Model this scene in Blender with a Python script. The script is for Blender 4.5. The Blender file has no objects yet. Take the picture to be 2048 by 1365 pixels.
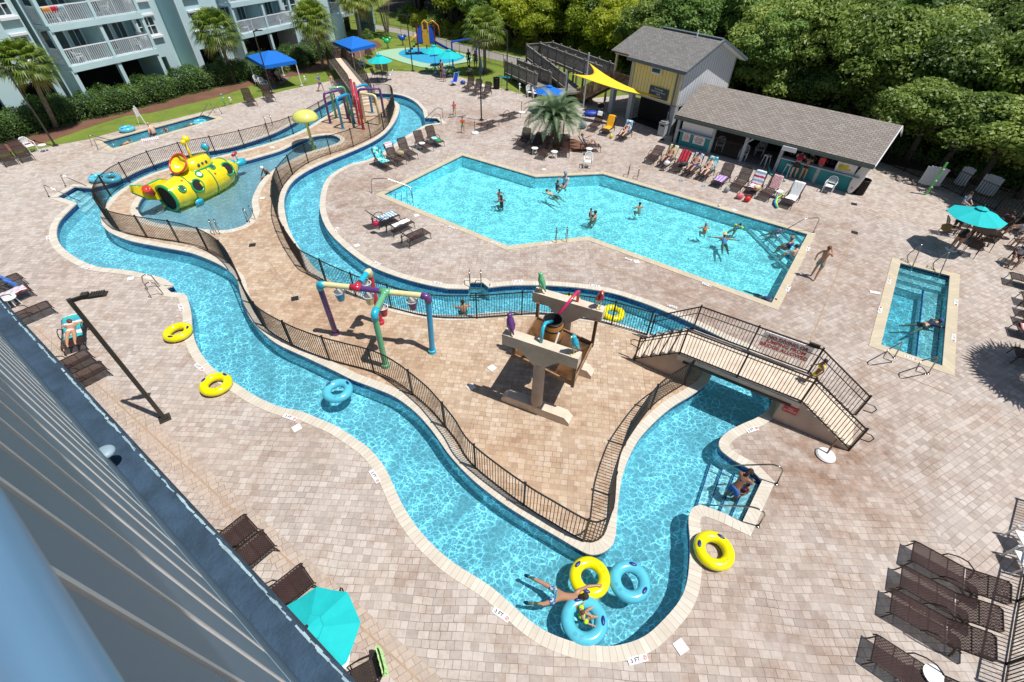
import bpy, bmesh, math, random
import numpy as np
from mathutils import Vector, Matrix
from mathutils.geometry import tessellate_polygon
sc = bpy.context.scene
R = math.radians
PI = math.pi
# ------------------------------------------------------------------ camera
H = 12.5                       # fifth-floor balcony rail height
F, PITCH, ROLL = 923.75, 0.75005, 0.019058
FW = np.array([0, math.cos(PITCH), -math.sin(PITCH)])
_u = np.array([0, math.sin(PITCH), math.cos(PITCH)]); _x = np.array([1.0, 0, 0])
CX = math.cos(ROLL)*_x + math.sin(ROLL)*_u
CU = -math.sin(ROLL)*_x + math.cos(ROLL)*_u
cam_d = bpy.data.cameras.new('camera'); cam = bpy.data.objects.new('camera', cam_d)
sc.collection.objects.link(cam)
cam_d.sensor_width = 36; cam_d.lens = F/2048*36; cam_d.clip_start = 0.03; cam_d.clip_end = 600
cam.matrix_world = Matrix(((CX[0], CU[0], -FW[0], 0), (CX[1], CU[1], -FW[1], 0), (CX[2], CU[2], -FW[2], H), (0, 0, 0, 1)))
cam_d.dof.use_dof = True; cam_d.dof.focus_distance = 16; cam_d.dof.aperture_fstop = 8
sc.camera = cam
# ------------------------------------------------------------------ light
SUN_EL, SUN_AZ = 68.0, -21.0   # azimuth of the sun measured from +X
w = bpy.data.worlds.new('World'); sc.world = w; w.use_nodes = True
nt = w.node_tree; bg = nt.nodes['Background']
sky = nt.nodes.new('ShaderNodeTexSky'); sky.sky_type = 'NISHITA'; sky.sun_disc = False
sky.sun_elevation = R(SUN_EL); sky.sun_rotation = R(90-SUN_AZ)
nt.links.new(sky.outputs[0], bg.inputs[0]); bg.inputs[1].default_value = 0.068
sl = bpy.data.lights.new('sun', 'SUN'); sl.energy = 4.6; sl.angle = R(0.5); sl.color = (1, 0.955, 0.89)
so = bpy.data.objects.new('sun', sl); sc.collection.objects.link(so)
sd = Vector((math.cos(R(SUN_EL))*math.cos(R(SUN_AZ)), math.cos(R(SUN_EL))*math.sin(R(SUN_AZ)), math.sin(R(SUN_EL))))
so.rotation_euler = sd.to_track_quat('Z', 'Y').to_euler(); so.location = (0, 0, 40)
sc.view_settings.view_transform = 'Standard'; sc.view_settings.look = 'None'
sc.view_settings.exposure = 0.2; sc.view_settings.gamma = 1
sc.render.engine = 'CYCLES'
try:
    sc.cycles.max_bounces = 8; sc.cycles.transparent_max_bounces = 16; sc.cycles.sample_clamp_indirect = 3
except Exception: pass
random.seed(4); rng = np.random.default_rng(4)
# ------------------------------------------------------------------ survey helpers: turn a sighted direction into a place on the ground
def ray(P): return (P[0]-1024)/F*CX - (P[1]-682.5)/F*CU + FW
def G(px, py, z=0.0):
    d = ray((px, py)); t = (H-z)/-d[2]; return Vector((d[0]*t, d[1]*t, z))
def G2(P, z=0.0):
    g = G(P[0], P[1], z); return (g.x, g.y)
def catmull(pts, closed=True, n=6):
    P = [np.array(p, float) for p in pts]; N = len(P); out = []
    for i in range(N if closed else N-1):
        if closed: a, b, c, d = P[i-1], P[i], P[(i+1) % N], P[(i+2) % N]
        else: a, b, c, d = P[max(i-1, 0)], P[i], P[i+1], P[min(i+2, N-1)]
        for k in range(n):
            t = k/n; out.append(0.5*((2*b)+(-a+c)*t+(2*a-5*b+4*c-d)*t*t+(-a+3*b-3*c+d)*t**3))
    if not closed: out.append(P[-1])
    return out
def smooth_path(segs, z=0.0):
    """segs: list of (kind, [px points]); 's' smooth, 'l' straight. Returns world xy list of a closed or open path"""
    out = []
    for kind, pts in segs:
        w_ = [G2(p, z) for p in pts]
        out += [tuple(p) for p in (catmull(w_, False, 5) if kind == 's' else [np.array(p) for p in w_])]
    return out
def area(poly):
    return 0.5*sum(poly[i-1][0]*poly[i][1]-poly[i][0]*poly[i-1][1] for i in range(len(poly)))
def offset(poly, d, closed=True):
    """offset to the left of travel by d (mitre-limited)"""
    n = len(poly); out = []
    for i in range(n):
        if closed: a, b, c = poly[i-1], poly[i], poly[(i+1) % n]
        else: a, b, c = poly[max(i-1, 0)], poly[i], poly[min(i+1, n-1)]
        u = Vector((b[0]-a[0], b[1]-a[1])); v = Vector((c[0]-b[0], c[1]-b[1]))
        if u.length < 1e-6: u = v.copy()
        if v.length < 1e-6: v = u.copy()
        u.normalize(); v.normalize(); t = u+v
        if t.length < 1e-3: t = u
        t.normalize(); nn = Vector((-t.y, t.x)); k = max(nn.dot(Vector((-u.y, u.x))), 0.55)
        out.append((b[0]+nn.x*d/k, b[1]+nn.y*d/k))
    return out
# ------------------------------------------------------------------ materials
MATS = {}
def new_mat(name):
    m = bpy.data.materials.new(name); m.use_nodes = True; return m, m.node_tree, m.node_tree.nodes['Principled BSDF']
def N(nt, t, **kw):
    n = nt.nodes.new('ShaderNode'+t)
    for k, v in kw.items():
        if k.startswith('i_'):
            key = k[2:]; key = int(key) if key.isdigit() else key.replace('_', ' ')
            n.inputs[key].default_value = v
        else: setattr(n, k, v)
    return n
def ramp(nt, fac, stops):
    r = nt.nodes.new('ShaderNodeValToRGB'); e = r.color_ramp.elements
    while len(e) < len(stops): e.new(0.5)
    for i, (p, c) in enumerate(stops): e[i].position = p; e[i].color = (*c[:3], 1)
    nt.links.new(fac, r.inputs[0]); return r.outputs[0]
def mixc(nt, fac, a, b, mode='MIX'):
    m = nt.nodes.new('ShaderNodeMix'); m.data_type = 'RGBA'; m.blend_type = mode
    for s, v in ((0, fac), (6, a), (7, b)):
        if isinstance(v, (int, float)): m.inputs[s].default_value = v
        elif isinstance(v, tuple): m.inputs[s].default_value = (*v[:3], 1)
        else: nt.links.new(v, m.inputs[s])
    return m.outputs[2]
def math_(nt, op, a, b=None, c=None, clamp=False):
    m = nt.nodes.new('ShaderNodeMath'); m.operation = op; m.use_clamp = clamp
    for i, v in enumerate((a, b, c)):
        if v is None: continue
        if isinstance(v, (int, float)): m.inputs[i].default_value = v
        else: nt.links.new(v, m.inputs[i])
    return m.outputs[0]
def pos(nt): return nt.nodes.new('ShaderNodeNewGeometry').outputs['Position']
def mapped(nt, vec, scale=(1, 1, 1), rot=0, loc=(0, 0, 0)):
    m = nt.nodes.new('ShaderNodeMapping'); m.inputs['Scale'].default_value = scale
    m.inputs['Rotation'].default_value = (0, 0, rot); m.inputs['Location'].default_value = loc
    nt.links.new(vec, m.inputs[0]); return m.outputs[0]
def noise(nt, vec, scale, detail=3, rough=0.55):
    n = N(nt, 'TexNoise', i_Scale=scale, i_Detail=detail, i_Roughness=rough); nt.links.new(vec, n.inputs['Vector']); return n.outputs[0]
def bump(nt, bsdf, h, strength=0.3, dist=0.02):
    b = N(nt, 'Bump', i_Strength=strength, i_Distance=dist); nt.links.new(h, b.inputs['Height']); nt.links.new(b.outputs[0], bsdf.inputs['Normal'])
def mat(name, col, rough=0.6, metal=0.0, var=0.12, scale=6.0, bumpy=0.0, coat=0.0, sss=0.0, space='Object'):
    """plain painted, plastic, cloth or metal surface with slight unevenness"""
    key = name
    if key in MATS: return MATS[key]
    m, nt, b = new_mat(name)
    tc = nt.nodes.new('ShaderNodeTexCoord').outputs[space]
    n = noise(nt, tc, scale, 4)
    lo = tuple(c*(1-var) for c in col); hi = tuple(min(1, c*(1+var)) for c in col)
    nt.links.new(ramp(nt, n, [(0.3, lo), (0.7, hi)]), b.inputs['Base Color'])
    b.inputs['Roughness'].default_value = rough; b.inputs['Metallic'].default_value = metal
    if coat: b.inputs['Coat Weight'].default_value = coat; b.inputs['Coat Roughness'].default_value = 0.08
    if bumpy: bump(nt, b, noise(nt, tc, scale*6, 4), bumpy)
    MATS[key] = m; return m
def stripes(name, cols, scale=8.0, axis=0, rough=0.9, noise_amt=0.0):
    """cloth with woven bands across one of its axes"""
    if name in MATS: return MATS[name]
    m, nt, b = new_mat(name)
    tc = nt.nodes.new('ShaderNodeTexCoord').outputs['UV']
    sp = nt.nodes.new('ShaderNodeSeparateXYZ'); nt.links.new(tc, sp.inputs[0])
    f = math_(nt, 'FRACT', math_(nt, 'MULTIPLY', sp.outputs[axis], scale))
    if noise_amt:
        f = math_(nt, 'ADD', f, math_(nt, 'MULTIPLY', noise(nt, tc, 14, 2), noise_amt)); f = math_(nt, 'FRACT', f)
    r = nt.nodes.new('ShaderNodeValToRGB'); r.color_ramp.interpolation = 'CONSTANT'; e = r.color_ramp.elements
    while len(e) < len(cols): e.new(0.5)
    for i, c in enumerate(cols): e[i].position = i/len(cols); e[i].color = (*c, 1)
    nt.links.new(f, r.inputs[0]); nt.links.new(r.outputs[0], b.inputs['Base Color']); b.inputs['Roughness'].default_value = rough
    MATS[name] = m; return m
def blotch(name, cols, scale=5.0, rough=0.9):
    if name in MATS: return MATS[name]
    m, nt, b = new_mat(name)
    tc = nt.nodes.new('ShaderNodeTexCoord').outputs['Object']
    v = N(nt, 'TexVoronoi', i_Scale=scale); nt.links.new(tc, v.inputs['Vector'])
    sp = nt.nodes.new('ShaderNodeSeparateColor'); nt.links.new(v.outputs['Color'], sp.inputs[0])
    r = nt.nodes.new('ShaderNodeValToRGB'); r.color_ramp.interpolation = 'CONSTANT'; e = r.color_ramp.elements
    while len(e) < len(cols): e.new(0.5)
    for i, c in enumerate(cols): e[i].position = i/len(cols); e[i].color = (*c, 1)
    nt.links.new(sp.outputs[0], r.inputs[0]); nt.links.new(r.outputs[0], b.inputs['Base Color']); b.inputs['Roughness'].default_value = rough
    MATS[name] = m; return m
def paver_mat(name, cols, warm, stain_amt, rot, rot2=None, spots=()):
    m, nt, b = new_mat(name); p = pos(nt)
    dn = N(nt, 'TexNoise', i_Scale=0.6, i_Detail=1.0); nt.links.new(p, dn.inputs['Vector'])
    off = nt.nodes.new('ShaderNodeVectorMath'); off.operation = 'MULTIPLY_ADD'
    nt.links.new(dn.outputs['Color'], off.inputs[0]); off.inputs[1].default_value = (0.16, 0.16, 0); nt.links.new(p, off.inputs[2])
    def bricks(r):
        br = N(nt, 'TexBrick', offset=0.5, squash=0.72, squash_frequency=2, i_Scale=1.0, i_Mortar_Size=0.0075, i_Mortar_Smooth=0.25, i_Bias=0.0, i_Brick_Width=0.265, i_Row_Height=0.185)
        nt.links.new(mapped(nt, off.outputs[0], rot=r), br.inputs['Vector'])
        br.inputs['Color1'].default_value = (0, 0, 0, 1); br.inputs['Color2'].default_value = (1, 1, 1, 1); br.inputs['Mortar'].default_value = (0.5, 0.5, 0.5, 1)
        return br.outputs['Color'], br.outputs['Fac']
    c1, f1 = bricks(rot)
    if rot2 is not None:
        sp = nt.nodes.new('ShaderNodeSeparateXYZ'); nt.links.new(p, sp.inputs[0])
        side = math_(nt, 'GREATER_THAN', math_(nt, 'ADD', math_(nt, 'MULTIPLY', sp.outputs[1], 0.38), sp.outputs[0]), 14.2)
        c2, f2 = bricks(rot2); c1 = mixc(nt, side, c1, c2); f1 = mixc(nt, side, f1, f2)
    col = ramp(nt, c1, [(0.0, cols[0]), (0.3, cols[1]), (0.62, cols[2]), (1.0, cols[3])])
    # weathering inside each stone
    col = mixc(nt, 0.35, col, ramp(nt, noise(nt, p, 9, 5, 0.7), [(0.3, tuple(c*0.75 for c in cols[1])), (0.7, tuple(min(1, c*1.15) for c in cols[2]))]))
    # broad warm and grey fields
    big = ramp(nt, noise(nt, p, 0.22, 4, 0.6), [(0.42, (0, 0, 0)), (0.62, (1, 1, 1))])
    col = mixc(nt, mixc(nt, 0.55, (0, 0, 0), big), col, warm, 'MULTIPLY')
    # rusty well-water stains and dirt patches
    st = math_(nt, 'MULTIPLY', noise(nt, p, 0.55, 6, 0.72), noise(nt, mapped(nt, p, loc=(9, 4, 0)), 2.3, 5, 0.7))
    stm = ramp(nt, st, [(0.30-stain_amt, (0, 0, 0)), (0.40-stain_amt*0.6, (1, 1, 1))])
    col = mixc(nt, math_(nt, 'MULTIPLY', stm, 0.45), col, (0.27, 0.16, 0.10))
    # ground soaked and tinted by well water round the pools
    for (sx, sy, sr, amt) in spots:
        dv = nt.nodes.new('ShaderNodeVectorMath'); dv.operation = 'DISTANCE'; nt.links.new(p, dv.inputs[0]); dv.inputs[1].default_value = (sx, sy, 0)
        k = math_(nt, 'SUBTRACT', 1.0, math_(nt, 'DIVIDE', dv.outputs['Value'], sr), clamp=True)
        k = math_(nt, 'MULTIPLY', math_(nt, 'POWER', k, 0.6), ramp(nt, noise(nt, p, 1.3/max(sr, 2)*2.2, 6, 0.72), [(0.40, (0.1,)*3), (0.60, (1,)*3)]))
        col = mixc(nt, math_(nt, 'MULTIPLY', k, amt), col, (0.55, 0.37, 0.26), 'MULTIPLY')
    jd = ramp(nt, noise(nt, p, 1.1, 4, 0.7), [(0.35, (0.30, 0.25, 0.22)), (0.65, (0.12, 0.09, 0.075))])
    col = mixc(nt, math_(nt, 'MULTIPLY', f1, ramp(nt, noise(nt, p, 0.7, 3), [(0.35, (0.45,)*3), (0.6, (1.0,)*3)])), col, jd)
    nt.links.new(col, b.inputs['Base Color']); b.inputs['Roughness'].default_value = 0.88
    bump(nt, b, mixc(nt, f1, (1, 1, 1), (0, 0, 0)), 0.35, 0.006)
    return m
def water_mat(name, tint, scale, lo, hi, gloss=1.0):
    """clear water with the bright caustic net of sunlight painted into its transparent colour"""
    m = bpy.data.materials.new(name); m.use_nodes = True; nt = m.node_tree; nt.nodes.clear(); p = pos(nt)
    dn = N(nt, 'TexNoise', i_Scale=scale*0.9, i_Detail=2.0); nt.links.new(p, dn.inputs['Vector'])
    off = nt.nodes.new('ShaderNodeVectorMath'); off.operation = 'MULTIPLY_ADD'
    nt.links.new(dn.outputs['Color'], off.inputs[0]); off.inputs[1].default_value = (0.75/scale,)*3; nt.links.new(p, off.inputs[2])
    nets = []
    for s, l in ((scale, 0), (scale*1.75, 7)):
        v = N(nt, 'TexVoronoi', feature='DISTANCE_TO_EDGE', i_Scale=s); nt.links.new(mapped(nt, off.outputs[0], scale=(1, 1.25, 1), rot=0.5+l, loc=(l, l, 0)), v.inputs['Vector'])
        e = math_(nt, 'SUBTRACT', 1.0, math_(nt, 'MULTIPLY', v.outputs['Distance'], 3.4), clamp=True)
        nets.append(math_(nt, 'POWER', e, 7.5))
    net = math_(nt, 'ADD', nets[0], math_(nt, 'MULTIPLY', nets[1], 0.45))  # caustic light lines painted as a pattern that brightens the surface tint
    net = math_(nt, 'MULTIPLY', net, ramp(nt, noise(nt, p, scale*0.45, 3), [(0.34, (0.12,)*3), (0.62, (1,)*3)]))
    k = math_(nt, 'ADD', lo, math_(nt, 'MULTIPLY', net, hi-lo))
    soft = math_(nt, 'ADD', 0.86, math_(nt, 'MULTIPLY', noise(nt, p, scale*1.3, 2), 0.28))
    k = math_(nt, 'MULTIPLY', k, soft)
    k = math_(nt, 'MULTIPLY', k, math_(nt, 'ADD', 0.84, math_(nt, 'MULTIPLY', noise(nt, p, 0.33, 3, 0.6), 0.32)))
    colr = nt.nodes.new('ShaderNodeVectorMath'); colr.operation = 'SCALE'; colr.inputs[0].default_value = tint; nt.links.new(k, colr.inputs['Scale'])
    tr = nt.nodes.new('ShaderNodeBsdfTransparent'); nt.links.new(colr.outputs[0], tr.inputs[0])
    gl = N(nt, 'BsdfGlossy', i_Roughness=0.03)
    bp = N(nt, 'Bump', i_Strength=0.55, i_Distance=0.05); nt.links.new(noise(nt, mapped(nt, off.outputs[0], scale=(1, 1.4, 1)), scale*1.3, 3, 0.5), bp.inputs['Height'])
    nt.links.new(bp.outputs[0], gl.inputs['Normal'])
    fr = N(nt, 'Fresnel', i_IOR=1.33); nt.links.new(bp.outputs[0], fr.inputs['Normal'])
    mx = nt.nodes.new('ShaderNodeMixShader'); nt.links.new(math_(nt, 'MULTIPLY', fr.outputs[0], gloss), mx.inputs[0])
    nt.links.new(tr.outputs[0], mx.inputs[1]); nt.links.new(gl.outputs[0], mx.inputs[2])
    o = nt.nodes.new('ShaderNodeOutputMaterial'); nt.links.new(mx.outputs[0], o.inputs[0])
    return m
def uvbrick_mat(name, c1, c2, mortar, bw, rh, ms=0.004, rough=0.5, off=0.5, var=0.3, coord='UV', bumpy=0.3):
    if name in MATS: return MATS[name]
    m, nt, b = new_mat(name)
    tc = nt.nodes.new('ShaderNodeTexCoord').outputs[coord]
    br = N(nt, 'TexBrick', offset=off, i_Scale=1.0, i_Mortar_Size=ms, i_Mortar_Smooth=0.2, i_Brick_Width=bw, i_Row_Height=rh)
    nt.links.new(tc, br.inputs['Vector'])
    for k, c in (('Color1', c1), ('Color2', c2), ('Mortar', mortar)): br.inputs[k].default_value = (*c, 1)
    n = noise(nt, pos(nt), 2.2, 5, 0.65)
    col = mixc(nt, ramp(nt, n, [(0.35, (var,)*3), (0.7, (0, 0, 0))]), br.outputs['Color'], tuple(c*0.72 for c in c1))
    nt.links.new(col, b.inputs['Base Color']); b.inputs['Roughness'].default_value = rough
    bump(nt, b, mixc(nt, br.outputs['Fac'], (1, 1, 1), (0, 0, 0)), bumpy, 0.005)
    MATS[name] = m; return m
def grass_mat(name, a, b_, c):
    m, nt, b = new_mat(name); p = pos(nt)
    col = ramp(nt, noise(nt, p, 0.5, 6, 0.7), [(0.35, a), (0.5, b_), (0.68, c)])
    col = mixc(nt, 0.5, col, ramp(nt, noise(nt, p, 18, 4, 0.8), [(0.3, tuple(x*0.5 for x in a)), (0.7, c)]))
    nt.links.new(col, b.inputs['Base Color']); b.inputs['Roughness'].default_value = 0.95
    bump(nt, b, noise(nt, p, 30, 4), 0.8, 0.04); return m
def leaf_mat(name, dark, mid, light, trans=0.35, scale=0.9, rough=0.45):
    if name in MATS: return MATS[name]
    m, nt, b = new_mat(name); p = pos(nt)
    oi = nt.nodes.new('ShaderNodeObjectInfo')
    f = math_(nt, 'ADD', math_(nt, 'MULTIPLY', noise(nt, p, scale, 3, 0.6), 0.55), math_(nt, 'MULTIPLY', noise(nt, p, 14, 1), 0.35))
    f = math_(nt, 'ADD', f, math_(nt, 'MULTIPLY', math_(nt, 'SUBTRACT', oi.outputs['Random'], 0.5), 0.22))
    col = ramp(nt, f, [(0.3, dark), (0.48, mid), (0.66, light)])
    nt.links.new(col, b.inputs['Base Color']); b.inputs['Roughness'].default_value = rough
    tl = nt.nodes.new('ShaderNodeBsdfTranslucent'); nt.links.new(mixc(nt, 0.0, col, col), tl.inputs[0])
    mx = nt.nodes.new('ShaderNodeMixShader'); mx.inputs[0].default_value = trans
    nt.links.new(b.outputs[0], mx.inputs[1]); nt.links.new(tl.outputs[0], mx.inputs[2])
    nt.links.new(mx.outputs[0], nt.nodes['Material Output'].inputs[0]); MATS[name] = m; return m
def mesh_fabric(name, col, see=0.3):
    """open woven sling cloth that lets part of the light through"""
    m, nt, b = new_mat(name); tc = nt.nodes.new('ShaderNodeTexCoord').outputs['Object']
    n = noise(nt, tc, 3, 3)
    nt.links.new(ramp(nt, n, [(0.3, tuple(c*0.8 for c in col)), (0.7, tuple(c*1.25 for c in col))]), b.inputs['Base Color'])
    b.inputs['Roughness'].default_value = 0.5
    b.inputs['Specular IOR Level'].default_value = 0.25; b.inputs['Roughness'].default_value = 0.75
    ck = N(nt, 'TexChecker', i_Scale=26.0); nt.links.new(tc, ck.inputs['Vector'])
    tr = nt.nodes.new('ShaderNodeBsdfTransparent'); mx = nt.nodes.new('ShaderNodeMixShader')
    nt.links.new(math_(nt, 'MULTIPLY', ck.outputs['Fac'], see*2), mx.inputs[0])
    nt.links.new(b.outputs[0], mx.inputs[1]); nt.links.new(tr.outputs[0], mx.inputs[2])
    nt.links.new(mx.outputs[0], nt.nodes['Material Output'].inputs[0]); return m
# ------------------------------------------------------------------ object bookkeeping
COL = sc.collection
def tag(o, label=None, cat=None, group=None, kind=None):
    if label: o['label'] = label
    if cat: o['category'] = cat
    if group: o['group'] = group
    if kind: o['kind'] = kind
    return o
def empty(name, loc=(0, 0, 0), rz=0.0, label=None, cat=None, group=None):
    o = bpy.data.objects.new(name, None); COL.objects.link(o); o.location = loc; o.rotation_euler = (0, 0, rz); o.empty_display_size = 0.1
    return tag(o, label, cat, group)
def copy_tree(o, parent=None):
    c = o.copy(); COL.objects.link(c); c.parent = parent
    for ch in list(o.children): copy_tree(ch, c)
    return c
class MB:
    """collects shapes for ONE mesh object"""
    def __init__(s): s.v = []; s.f = []; s.uv = {}; s.m = []; s.mi = 0
    def add(s, vs, fs, uvs=None):
        b = len(s.v); s.v += [tuple(v) for v in vs]
        for i, f in enumerate(fs):
            if uvs: s.uv[len(s.f)] = uvs[i]
            s.f.append(tuple(b+k for k in f)); s.m.append(s.mi)
        return s
    def box(s, c, d, rz=0.0, rx=0.0, ry=0.0):
        M = Matrix.Translation(c) @ Matrix.Rotation(rz, 4, 'Z') @ Matrix.Rotation(ry, 4, 'Y') @ Matrix.Rotation(rx, 4, 'X')
        x, y, z = d[0]/2, d[1]/2, d[2]/2
        vs = [M @ Vector(p) for p in ((-x, -y, -z), (x, -y, -z), (x, y, -z), (-x, y, -z), (-x, -y, z), (x, -y, z), (x, y, z), (-x, y, z))]
        return s.add(vs, [(0, 3, 2, 1), (4, 5, 6, 7), (0, 1, 5, 4), (1, 2, 6, 5), (2, 3, 7, 6), (3, 0, 4, 7)])
    def bar(s, a, b, w, h=None):
        """square bar between two points"""
        a, b = Vector(a), Vector(b); d = b-a; L = d.length
        if L < 1e-6: return s
        h = h or w; q = d.to_track_quat('Z', 'Y').to_matrix(); X, Y = q @ Vector((1, 0, 0)), q @ Vector((0, 1, 0))
        vs = [p+X*sx*w/2+Y*sy*h/2 for p in (a, b) for sx, sy in ((-1, -1), (1, -1), (1, 1), (-1, 1))]
        return s.add(vs, [(0, 3, 2, 1), (4, 5, 6, 7), (0, 1, 5, 4), (1, 2, 6, 5), (2, 3, 7, 6), (3, 0, 4, 7)])
    def tube(s, path, r, n=8, closed=False, caps=True):
        P = [Vector(p) for p in path]; k = len(P); rs = r if isinstance(r, (list, tuple)) else [r]*k
        rings = []; up = None
        for i in range(k):
            if closed: t = P[(i+1) % k]-P[i-1]
            else: t = P[min(i+1, k-1)]-P[max(i-1, 0)]
            if t.length < 1e-9: t = Vector((0, 0, 1))
            t.normalize()
            if up is None:
                up = Vector((0, 0, 1)) if abs(t.z) < 0.9 else Vector((1, 0, 0))
            x = up-t*up.dot(t)
            if x.length < 1e-4: x = Vector((1, 0, 0))-t*t.x
            x.normalize(); up = x; y = t.cross(x)
            rings.append([P[i]+(x*math.cos(2*PI*j/n)+y*math.sin(2*PI*j/n))*rs[i] for j in range(n)])
        vs = [v for rg in rings for v in rg]; fs = []
        for i in range(k if closed else k-1):
            a, b = i*n, ((i+1) % k)*n
            for j in range(n): fs.append((a+j, a+(j+1) % n, b+(j+1) % n, b+j))
        if caps and not closed: fs += [tuple(range(n))[::-1], tuple((k-1)*n+j for j in range(n))]
        return s.add(vs, fs)
    def lathe(s, prof, n=20, c=(0, 0, 0), axis=None, sx=1, sy=1):
        """prof: (radius, height) pairs turned about Z at c"""
        q = Vector(axis).normalized().to_track_quat('Z', 'Y').to_matrix() if axis else Matrix.Identity(3)
        c = Vector(c); vs = []; fs = []
        for r, z in prof:
            for j in range(n): vs.append(c+q @ Vector((r*math.cos(2*PI*j/n)*sx, r*math.sin(2*PI*j/n)*sy, z)))
        for i in range(len(prof)-1):
            for j in range(n): fs.append((i*n+j, i*n+(j+1) % n, (i+1)*n+(j+1) % n, (i+1)*n+j))
        return s.add(vs, fs)
    def ball(s, c, r, n=12, m=8, sc_=(1, 1, 1), q=None):
        prof = [(max(math.sin(PI*i/m), 1e-4), -math.cos(PI*i/m)) for i in range(m+1)]
        c = Vector(c); vs = []; fs = []
        for a, z in prof:
            for j in range(n):
                p = Vector((a*math.cos(2*PI*j/n)*sc_[0], a*math.sin(2*PI*j/n)*sc_[1], z*sc_[2]))*r
                vs.append(c+(q @ p if q else p))
        for i in range(m):
            for j in range(n): fs.append((i*n+j, i*n+(j+1) % n, (i+1)*n+(j+1) % n, (i+1)*n+j))
        return s.add(vs, fs)
    def torus(s, c, R_, r, n=40, m=16, q=None, squash=1.0):
        c = Vector(c); vs = []; fs = []
        for i in range(n):
            a = 2*PI*i/n
            for j in range(m):
                b = 2*PI*j/m; p = Vector(((R_+r*math.cos(b))*math.cos(a), (R_+r*math.cos(b))*math.sin(a), r*math.sin(b)*squash))
                vs.append(c+(q @ p if q else p))
        for i in range(n):
            for j in range(m): fs.append((i*m+j, ((i+1) % n)*m+j, ((i+1) % n)*m+(j+1) % m, i*m+(j+1) % m))
        return s.add(vs, fs)
    def prism(s, poly, z0, z1, M=None):
        n = len(poly); M = M or Matrix.Identity(4)
        if area(poly) < 0: poly = poly[::-1]
        vs = [M @ Vector((p[0], p[1], z)) for z in (z0, z1) for p in poly]
        fs = [tuple(range(n))[::-1], tuple(range(n, 2*n))]+[(i, (i+1) % n, n+(i+1) % n, n+i) for i in range(n)]
        return s.add(vs, fs)
    def grid(s, fn, nu, nv):
        """sheet from fn(u,v) with uv"""
        vs = [fn(i/nu, j/nv) for i in range(nu+1) for j in range(nv+1)]; fs = []; uv = []
        for i in range(nu):
            for j in range(nv):
                fs.append((i*(nv+1)+j, (i+1)*(nv+1)+j, (i+1)*(nv+1)+j+1, i*(nv+1)+j+1))
                uv.append([(i/nu, j/nv), ((i+1)/nu, j/nv), ((i+1)/nu, (j+1)/nv), (i/nu, (j+1)/nv)])
        return s.add(vs, fs, uv)
    def build(s, name, m, parent=None, smooth=False, loc=None, rz=None):
        me = bpy.data.meshes.new(name); me.from_pydata(s.v, [], s.f); me.update()
        for x in (m if isinstance(m, (list, tuple)) else [m]): me.materials.append(x)
        if s.uv:
            ul = me.uv_layers.new(name='UVMap')
            for pi, us in s.uv.items():
                p = me.polygons[pi]
                for k, li in enumerate(p.loop_indices): ul.data[li].uv = us[k]
        if any(s.m): me.polygons.foreach_set('material_index', s.m)
        if smooth: me.polygons.foreach_set('use_smooth', [True]*len(s.f))
        o = bpy.data.objects.new(name, me); COL.objects.link(o)
        if parent: o.parent = parent
        if loc is not None: o.location = loc
        if rz is not None: o.rotation_euler = (0, 0, rz)
        return o
def smooth_angle(o, deg=40):
    me = o.data; me.polygons.foreach_set('use_smooth', [True]*len(me.polygons))
    bm = bmesh.new(); bm.from_mesh(me); bmesh.ops.recalc_face_normals(bm, faces=bm.faces)
    for e in bm.edges:
        if len(e.link_faces) == 2 and e.calc_face_angle(0) > R(deg): e.smooth = False
    bm.to_mesh(me); bm.free(); return o
def sheet(name, outer, holes, z, m, kind='structure', down=False):
    polys = [[Vector((p[0], p[1], 0)) for p in outer]]+[[Vector((p[0], p[1], 0)) for p in h] for h in holes]
    tris = tessellate_polygon(polys); vs = [p for pl in polys for p in pl]
    fs = []
    for t in tris:
        a, b, c = (vs[i] for i in t)
        fs.append(t if (b-a).cross(c-a).z > 0 else t[::-1])
    o = MB().add([(v.x, v.y, z) for v in vs], fs).build(name, m)
    return tag(o, kind=kind)
def leaves(cent, nrm, size, asp=0.6, rng=rng):
    """one small folded quad per leaf"""
    cent = np.asarray(cent); n = len(cent); nrm = nrm/np.linalg.norm(nrm, axis=1, keepdims=True)
    a = rng.normal(size=(n, 3)); u = np.cross(nrm, a); u /= np.linalg.norm(u, axis=1, keepdims=True); v = np.cross(nrm, u)
    s_ = (np.asarray(size)*rng.uniform(0.7, 1.3, n))[:, None]
    p = np.stack([cent-u*s_, cent-v*s_*asp, cent+u*s_, cent+v*s_*asp], 1).reshape(-1, 3)
    return p
def quads_obj(name, p, m, parent=None):
    n = len(p)//4; me = bpy.data.meshes.new(name)
    me.vertices.add(len(p)); me.vertices.foreach_set('co', p.astype(np.float32).ravel())
    me.loops.add(n*4); me.loops.foreach_set('vertex_index', np.arange(n*4, dtype=np.int32))
    me.polygons.add(n); me.polygons.foreach_set('loop_start', np.arange(0, n*4, 4, dtype=np.int32)); me.polygons.foreach_set('loop_total', np.full(n, 4, dtype=np.int32))
    me.update(); me.validate(); me.materials.append(m)
    o = bpy.data.objects.new(name, me); COL.objects.link(o)
    if parent: o.parent = parent
    return o
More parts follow.
